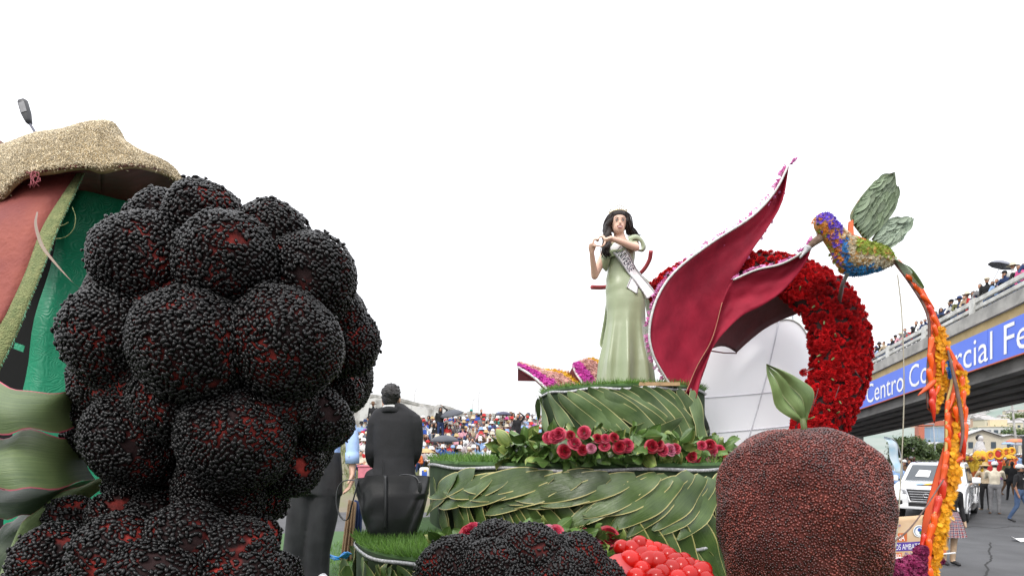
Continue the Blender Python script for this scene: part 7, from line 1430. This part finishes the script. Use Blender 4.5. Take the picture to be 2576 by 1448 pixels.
for sx in (-1, 1):
    X = lambda z: sx * (.905 - .24 * max(0, (z - 1.05)) * .96)
    for y0, y1, y2, y3 in ((-1.05, -.42, .12, .12), (.2, .2, .86, 1.05)):
        q = np.array([(X(1.2), y0 if y0 < 0 else y1, 1.2), (X(1.2), y3, 1.2), (X(1.66), y2, 1.66), (X(1.66), y1, 1.66)]); obj('side_window', thick((q + (sx * .012, 0, 0), [(0, 1, 2, 3)]), .01, (-sx, 0, 0)), m_cg, car, local=True, smooth=False)
    hl = obj('headlight', soft((np.array([(sx * .52, -2.60, .86), (sx * .90, -2.48, .88), (sx * .90, -2.42, 1.03), (sx * .56, -2.60, 1.0), (sx * .52, -2.67, .86), (sx * .92, -2.53, .88), (sx * .92, -2.45, 1.03), (sx * .56, -2.665, 1.0)]), [(0, 1, 2, 3), (4, 7, 6, 5), (0, 4, 5, 1), (1, 5, 6, 2), (2, 6, 7, 3), (3, 7, 4, 0)]), .012, 2), mat('lamp_glass', (.35, .36, .38), (.2, .2, .22), rough=.08, nscale=20), car, local=True)
    obj('fog_lamp', soft(box((sx * .74, -2.62, .58), (.26, .12, .16)), .03, 2), m_ck, car, local=True)
    mi = obj('mirror', soft(box((sx * 1.08, -.95, 1.27), (.22, .12, .19)), .04, 3), m_cw, car, local=True); obj('mirror_stalk', box((sx * .95, -.94, 1.22), (.12, .06, .05)), m_ck, mi, local=True, smooth=False)
    for y in (-1.68, 1.6):
        ar = obj('wheel_arch', tube([(sx * (.93 - .02), y + .47 * math.sin(a), .40 + .47 * math.cos(a)) for a in np.linspace(-1.75, 1.75, 20)], .05, 6), m_cw, car, local=True)
        w = obj('wheel', rotx := tube([(sx * .70, y, .39), (sx * .73, y, .39), (sx * .92, y, .39), (sx * .95, y, .39)], [.34, .385, .385, .35], 28), m_tyre, car, local=True)
        obj('rim', cat(tube([(sx * .951, y, .39), (sx * .965, y, .39)], [.25, .24], 20), *[box((sx * .968, y + .13 * math.cos(a), .39 + .13 * math.sin(a)), (.02, .05, .05)) for a in np.arange(6) * PI / 3]), m_chr, w, local=True)
    obj('side_step', soft(box((sx * .95, -.05, .36), (.14, 2.3, .07)), .02, 2), m_ck, car, local=True)
    for y in (-1.12, .15, 1.2): obj('door_seam', box((sx * .932, y, .82), (.006, .012, .62)), m_ck, car, local=True, smooth=False)
    for y in (-.05, 1.02): obj('door_handle', soft(box((sx * .945, y, 1.02), (.03, .2, .035)), .01, 2), m_chr, car, local=True)
gr_ = obj('grille', soft((np.array([(-.50, -2.645, 1.0), (.50, -2.645, 1.0), (.40, -2.69, .66), (-.40, -2.69, .66), (-.50, -2.55, 1.0), (.50, -2.55, 1.0), (.40, -2.6, .66), (-.40, -2.6, .66)]), [(0, 1, 2, 3)[::-1], (4, 5, 6, 7), (0, 1, 5, 4), (1, 2, 6, 5), (2, 3, 7, 6), (3, 0, 4, 7)]), .015, 2), m_ck, car, local=True)
for k in range(4): obj('grille_bar', soft(box((0, -2.69 + .012 * k, .71 + .075 * k), (.76 + .05 * k, .03, .022)), .006, 2), m_chr, gr_, local=True)
obj('grille_frame', tube([(-.52, -2.64, 1.01), (.52, -2.64, 1.01), (.42, -2.70, .64), (-.42, -2.70, .64), (-.52, -2.64, 1.01)], .018, 6), m_chr, gr_, local=True)
obj('emblem', tube([(.07 * math.cos(a), -2.715, .83 + .055 * math.sin(a)) for a in np.linspace(0, 2 * PI, 18)], .012, 6), m_chr, gr_, local=True); obj('bumper', soft(box((0, -2.60, .47), (1.72, .16, .16)), .05, 3), m_cw, car, local=True); obj('lower_grille', box((0, -2.66, .55), (.9, .08, .1)), m_ck, car, local=True, smooth=False)
for k, (c_n, x0, x1) in enumerate((('yellow', -.15, .02), ('red', .0, .16), ('blue', .14, .62), ('sky', -.35, -.13))):
    obj('bonnet_stripe', thick((np.array([(x0, -2.30, 1.137 + .004), (x1, -2.30, 1.137 + .004), (x1 + .12, -2.05, 1.182), (x0 + .12, -2.05, 1.182)]), [(0, 1, 2, 3)]), .004, (0, 0, 1)), CL[c_n], car, local=True, smooth=False)
obj('roof_bar', cat(box((0, .9, 1.84), (1.1, .05, .04)), box((-.55, .2, 1.84), (.04, 1.3, .04)), box((.55, .2, 1.84), (.04, 1.3, .04))), m_ck, car, local=True, smooth=False)

# ------------------------------------------------------------------ banner and its bearers
Yb = 10.6; bn = thing('banner', 'printed tan and orange cloth banner on a white pole held over the road', 'banner', tuple(P(2300, 1440, Yb)))
m_ban = mat('banner_tan', (.52, .33, .18), (.62, .46, .30), rough=.7, nscale=1.8); m_bano = mat('banner_orange', (.60, .17, .05), (.52, .12, .03), rough=.7, nscale=2); m_purp = mat('banner_purple', (.09, .05, .32), rough=.7)
def bpt(u, v, d=0): # u 0..1 across, v 0..1 down
    a = P(2105 + 273 * u, 1312 - 26 * u + (104 + 6 * u) * v, Yb); return a + (0, -.03 * math.sin(u * 9) * (1 - v * .4) - d, .01 * math.sin(u * 7))
obj('cloth', thick(grid(np.array([[bpt(u, v) for v in np.linspace(0, 1, 10)] for u in np.linspace(0, 1, 30)])), .004, (0, 1, 0)), m_ban, bn)
def patch(u0, u1, v0, v1, m, nm, d=.006): return obj(nm, grid(np.array([[bpt(u, v, d) for v in np.linspace(v0, v1, 4)] for u in np.linspace(u0, u1, 14)])), m, bn)
patch(.78, .998, .03, .97, m_bano, 'orange_field', .004); patch(.30, .775, .60, .80, m_purp, 'purple_strip'); patch(.32, .645, .38, .58, m_bano, 'orange_tab', .007); patch(.40, .60, .84, .97, m_bano, 'orange_tab', .005)
def btext(t, u0, v1, h, m, wid=None, shear=0, d=.010):
    V, F = text_geo(t, wid * 273 / S * Yb if wid else None, h * 104 / S * Yb, shear); W = []
    for x, y, _ in V: W.append(bpt(u0 + x / (273 / S * Yb), v1 - y / (104 / S * Yb), d))
    obj('lettering', (np.array(W), F), m, bn, smooth=False)
btext('RUNA', .485, .56, .15, m_white, .14); btext('CEVALLOS AMBATO', .40, .77, .13, m_white, .365); btext('no"', .50, .34, .16, m_purp, .09, .3); btext('RIO', .54, .95, .09, m_white, .05); btext('Ma Jose Ruiz', .62, .95, .12, m_purp, .16, .4); btext('tricb', .775, .12, .08, CL['green'], .09); btext('ma', .93, .82, .09, m_white, .05)
def disc(u, v, r, m, d, nm): c = bpt(u, v, d); obj(nm, (np.array([c] + [c + (r * math.cos(a), 0, r * math.sin(a)) for a in np.arange(20) * PI / 10]), [(0, 1 + (i + 1) % 20, 1 + i) for i in range(20)]), m, bn, smooth=False)
disc(.748, .36, .115, m_white, .012, 'emblem'); disc(.748, .36, .098, MATS['blue_glass'], .014, 'emblem'); disc(.748, .37, .08, m_white, .016, 'emblem'); disc(.733, .40, .035, CL['red'], .018, 'emblem'); disc(.763, .40, .035, CL['green'], .018, 'emblem'); disc(.748, .33, .035, CL['blue'], .018, 'emblem')
obj('pole', tube([bpt(-.02, 1.0) + (0, 0, -.0), P(2402, 1388, Yb - .05)], .016, 8), m_white, bn)
# plaid skirt bearer
gl = thing('person', 'girl in dark jacket and red plaid skirt holding the banner pole', 'person', gpos(2388, 11.0)[:2] + (ROAD,)); gx = gl.location.x
GJ = var(STAND, el_R=(-.25, -.05, 1.10), wr_R=(-.20, -.22, .98), an_L=(.07, .02, .09), kn_L=(.07, -.02, .5), toe_L=(.09, -.13, .035), an_R=(-.07, .06, .09), toe_R=(-.10, -.08, .035))
me = body_mesh('body_girl', GJ, .018, female=True, shorts=True); o = obj('body', me, None, gl, local=True)
for i, m_ in enumerate((mat('stocking_skin', (.50, .36, .24)), CL['black'], mat('stocking_skin', (.50, .36, .24)), HAIR, SHOE)): o.material_slots[i].link = 'OBJECT'; o.material_slots[i].material = m_
mp = bpy.data.materials.new('plaid'); mp.use_nodes = True; nt = mp.node_tree; b = nt.nodes['Principled BSDF']; b.inputs['Roughness'].default_value = .85; uvn = nt.nodes.new('ShaderNodeUVMap'); prev = None
base = nt.nodes.new('ShaderNodeRGB'); base.outputs[0].default_value = (.26, .02, .03, 1); prev = base.outputs[0]
for dirn, sc_, c_, lim in (('X', 3.0, (.03, .04, .10, 1), .35), ('Y', 3.0, (.03, .04, .10, 1), .35), ('X', 6.0, (.6, .58, .55, 1), .93), ('Y', 6.0, (.6, .58, .55, 1), .93)):
    w = nt.nodes.new('ShaderNodeTexWave'); w.bands_direction = dirn; w.inputs['Scale'].default_value = sc_; nt.links.new(uvn.outputs[0], w.inputs[0]); gtn = nt.nodes.new('ShaderNodeMath'); gtn.operation = 'GREATER_THAN'; gtn.inputs[1].default_value = 1 - lim if lim < .5 else lim; nt.links.new(w.outputs['Fac'], gtn.inputs[0])
    ml = nt.nodes.new('ShaderNodeMath'); ml.operation = 'MULTIPLY'; ml.inputs[1].default_value = .75; nt.links.new(gtn.outputs[0], ml.inputs[0]); mx = nt.nodes.new('ShaderNodeMix'); mx.data_type = 'RGBA'; nt.links.new(ml.outputs[0], mx.inputs[0]); nt.links.new(prev, mx.inputs[6]); mx.inputs[7].default_value = c_; prev = mx.outputs[2]
nt.links.new(prev, b.inputs['Base Color'])
n = 60; Q = []; UV = []
for i, (z_, r_) in enumerate(((1.05, .14), (.98, .165), (.85, .205), (.70, .24), (.56, .27))):
    Q.append([((r_ * (1 + .06 * i * .5 * math.cos(18 * a))) * math.cos(a), (r_ * .8 * (1 + .06 * i * .5 * math.cos(18 * a))) * math.sin(a), z_) for a in np.arange(n) * 2 * PI / n]); UV += [(j / n * 3.2, i * .22) for j in range(n)]
obj('skirt', grid(np.array(Q), closed=True), mp, gl, local=True, uv=np.array(UV)); obj('hair', m_lh.copy(), HAIR, gl, local=True).location = GJ['head']
# walkers
def bigperson(label, J, dx, Y, rz, mats, **k):
    me = body_mesh('body_walker', J, .02, **k); o = person('stand', (gpos(dx, Y)), rz, 'white', label=label, mesh=me)
    for i, m_ in enumerate(mats): o.material_slots[i].link = 'OBJECT'; o.material_slots[i].material = m_
    return o
def addhat(o, kind, col, hz):
    h = bpy.data.objects.new('hat', HATS[kind]); COL.objects.link(h); h.parent = o; h.location = hz; h.material_slots[0].link = 'OBJECT'; h.material_slots[0].material = CL[col]
o = bigperson('man in white cap beige shirt and grey trousers looking down on the road', var(BACKPH, head=(0, -.05, 1.60)), 2501, 19.4, 2.4, (SKIN2, CL['cream'], CL['grey'], HAIR, mat('shoe_tan', (.35, .17, .07)))); addhat(o, 'cap', 'white', (0, -.05, 1.60)); o.scale = (1.05,) * 3
o = bigperson('woman in straw hat beige jacket and black trousers photographing the parade', var(STCAM), 2478, 20.6, 2.8, (SKIN2, CL['beige'], CL['black'], HAIR, mat('shoe_tan2', (.45, .33, .2))), female=True); addhat(o, 'brim hat', 'straw', STCAM['head']); 
ph = obj('phone', box((-.0, -.36, 1.58), (.09, .012, .16)), SHOE, o, local=True, smooth=False)
o = bigperson('man in white cap black t-shirt and jeans walking at the road side', WALK, 2563, 17.2, .5, (SKIN2, CL['black'], CL['denim'], HAIR, SHOE), sleeve='short'); addhat(o, 'cap', 'white', WALK['head']); o.scale = (1.03,) * 3
obj('sunglasses', cat(box((-.035, -.095, 1.62), (.05, .02, .03)), box((.035, -.095, 1.62), (.05, .02, .03)), box((0, -.1, 1.628), (.04, .01, .008))), SHOE, o, local=True, smooth=False)
obj('chest_print', box((0, -.128, 1.31), (.2, .02, .025)), CL['white'], o, local=True, smooth=False)
person('walk', gpos(2545, 24), 2.6, 'black', 'black', None, 'white', 'walker in black clothes with back turned beside the man in black t-shirt')
person('walk', gpos(2532, 27), .2, 'olive', 'brown', None, 'white', 'dancer in olive brown costume crossing the road', shoe=CL['brown'])
# bystanders left of the pickup
for i, (dx, Y, top, hat) in enumerate(((2258, 21, 'sky', 'cap'), (2266, 24, 'black', None), (2274, 26, 'brown', 'cap'), (2284, 28, 'black', None), (2262, 30, 'white', 'cap'), (2272, 33, 'grey', None), (2280, 36, 'navy', None), (2290, 36, 'black', 'cap'), (2298, 38, 'maroon', None))):
    person('stand', gpos(dx, Y), RND.uniform(-1, 1), top, 'denim', hat, 'white', 'bystander in %s top%s waiting behind the white pickup' % ({'sky': 'sky blue'}.get(top, top), ' and white cap' if hat else ''), 'bystanders behind the pickup')
# yellow dancers, parade crowd
for i in range(16):
    dx = 2428 + (i % 8) * 6 + RND.uniform(-2, 2); Y = 30 + 3 * (i // 8) + RND.uniform(0, 3); 
    person(RND.choice(['stup', 'walk', 'stand']), gpos(dx, Y), RND.uniform(-.8, .8), 'yellow', RND.choice(['orange', 'yellow']), 'brim hat', RND.choice(['yellow', 'orange']), 'parade dancer in yellow and orange costume near the distant float', 'yellow parade dancers')
for i in range(9):
    dx = 2540 + RND.uniform(-8, 12); Y = 34 + RND.uniform(0, 8); person(RND.choice(['stup', 'stand']), gpos(dx, Y), RND.uniform(-.8, .8), 'orange', 'yellow', 'brim hat', 'yellow', 'parade dancer in orange top and yellow hat by the far crowd', 'orange parade dancers')
for i in range(95):
    dx = RND.uniform(2425, 2600); Y = RND.uniform(44, 60); top = RND.choice(['black', 'navy', 'white', 'red', 'grey', 'beige', 'maroon', 'sky']); hat = RND.choice([None, None, 'cap'])
    person(RND.choice(['stand', 'stand', 'stcam']), gpos(dx, Y), RND.uniform(-.8, .8), top, 'black', hat, 'white', 'distant parade onlooker in %s top%s beyond the overpass' % ({'sky': 'sky blue'}.get(top, top), ' and white cap' if hat else ''), 'distant parade onlookers', SKIN2)
# distant float with flower rings
fl = thing('parade_float', 'distant parade float with flower rings and a robed figure', 'float', gpos(2474, 42)); m_rng = mat('ring_yellow', (.75, .42, .03), (.62, .28, .02), rough=.8, nscale=14, bump=.8, bscale=40)
fx = gpos(2474, 42)[0]
obj('base', soft(box((fx, 42, ROAD + .8), (3.0, 2.2, .9)), .06, 2), CL['red'], fl); obj('skirt', box((fx, 42, ROAD + .2), (2.8, 2.0, .4)), CL['purple'], fl, smooth=False)
for x_, z_, r_ in ((-.55, 1.75, .26), (.05, 1.85, .36), (.6, 1.95, .28), (1.0, 2.05, .22)): obj('flower_ring', tube([(fx + x_ + r_ * math.cos(a), 40.8, ROAD + z_ + r_ * math.sin(a)) for a in np.linspace(0, 2 * PI, 22)], .085, 8), m_rng, fl); obj('ring_heart', ell((fx + x_, 40.85, ROAD + z_), (r_ * .7, .05, r_ * .7), 14, 8), CL['orange'] if r_ < .3 else CL['red'], fl)
obj('robed_figure', voxel([tube([(fx - .5, 41.8, ROAD + 1.2), (fx - .5, 41.8, ROAD + 2.2), (fx - .48, 41.8, ROAD + 2.75)], [.45, .38, .2], 14), ell((fx - .48, 41.75, ROAD + 2.98), (.2, .2, .25), 14, 10)], .05, 2), CL['lightgrey'], fl); obj('figure_hair', ell((fx - .48, 41.85, ROAD + 3.05), (.23, .22, .25), 14, 8), HAIR, fl)
for x_ in (-1.3, -.95): obj('flower_mound', ell((fx + x_, 41.0, ROAD + 1.5), (.35, .3, .6), 12, 8), m_rng, fl)
# canopies, parasols, flag, truck
m_parY = mat('parasol_orange', (.72, .32, .06), (.55, .12, .10), rough=.7, nscale=1.5)
umbrella(2554, 1110, 40, 46, 'orange and yellow parasol above the distant crowd', m_parY, (0, 0), 1.6); umbrella(2534, 1115, 26, 48, 'pale blue parasol beside the orange parasol', CL['sky'], (0, 0), 1.6); umbrella(2560, 1118, 30, 50, 'small sky coloured parasol behind the orange parasol', m_umg, (0, 0), 1.6)
Yt = 62; c = gpos(2342, Yt); tn = thing('canopy_tent', 'white peaked canopy tent beyond the pickup', 'tent', c); hE = P(0, 1163, Yt)[2]; hP = P(0, 1151, Yt)[2]
Vt = np.array([(c[0] - 1.0, Yt - 1, hE), (c[0] + 1.0, Yt - 1, hE), (c[0] + 1.0, Yt + 1, hE), (c[0] - 1.0, Yt + 1, hE), (c[0], Yt, hP + .15)]); obj('canopy', (np.vstack([Vt, Vt[:4] - (0, 0, .2)]), [(0, 1, 4), (1, 2, 4), (2, 3, 4), (3, 0, 4), (0, 5, 6, 1), (1, 6, 7, 2), (2, 7, 8, 3), (3, 8, 5, 0)]), CL['white'], tn, smooth=False)
for q in Vt[:4]: obj('leg', tube([q - (0, 0, .1), (q[0], q[1], ROAD)], .03, 6), m_grey, tn)
Yf = 19; ff_ = thing('feather_flag', 'white and pale blue feather flag beside the overpass pier', 'flag', gpos(2268, Yf)); A = [P(*a, Yf) for a in ((2222, 1096), (2230, 1110), (2240, 1150), (2250, 1186))]; B = [P(*a, Yf) for a in ((2238, 1098), (2252, 1112), (2262, 1150), (2267, 1190))]
Q = ruled(A, B, 16, 6); Q[..., 1] += .05 * np.sin(np.arange(16) * .8)[:, None]; obj('flag_cloth', thick(grid(Q), .006, (0, 1, 0)), mat('flag_white', (.70, .76, .80), (.40, .62, .74), rough=.6, nscale=2.5, transl=.3), ff_)
obj('flag_pole', tube(spline([P(2224, 1096, Yf), P(2252, 1108, Yf), P(2266, 1150, Yf), P(2270, 1200, Yf), np.array(gpos(2270, Yf))], 20), .015, 6), m_grey, ff_)
Yk = 40; c = gpos(2752, Yk); tk = thing('box_truck', 'dark box truck at the road edge under the overpass', 'truck', c); obj('cargo_box', soft(box((c[0], Yk + 2, 1.75), (2.2, 5, 2.3)), .05, 2), m_ck, tk); obj('roof_edge', soft(box((c[0], Yk + 2, 2.95), (2.4, 5.2, .12)), .03, 2), m_grey, tk)
for sx in (-.9, .9):
    for yy in (.3, 3.6): obj('wheel', tube([(c[0] + sx - .12, Yk + yy, ROAD + .45), (c[0] + sx + .12, Yk + yy, ROAD + .45)], .45, 18), m_tyre, tk)
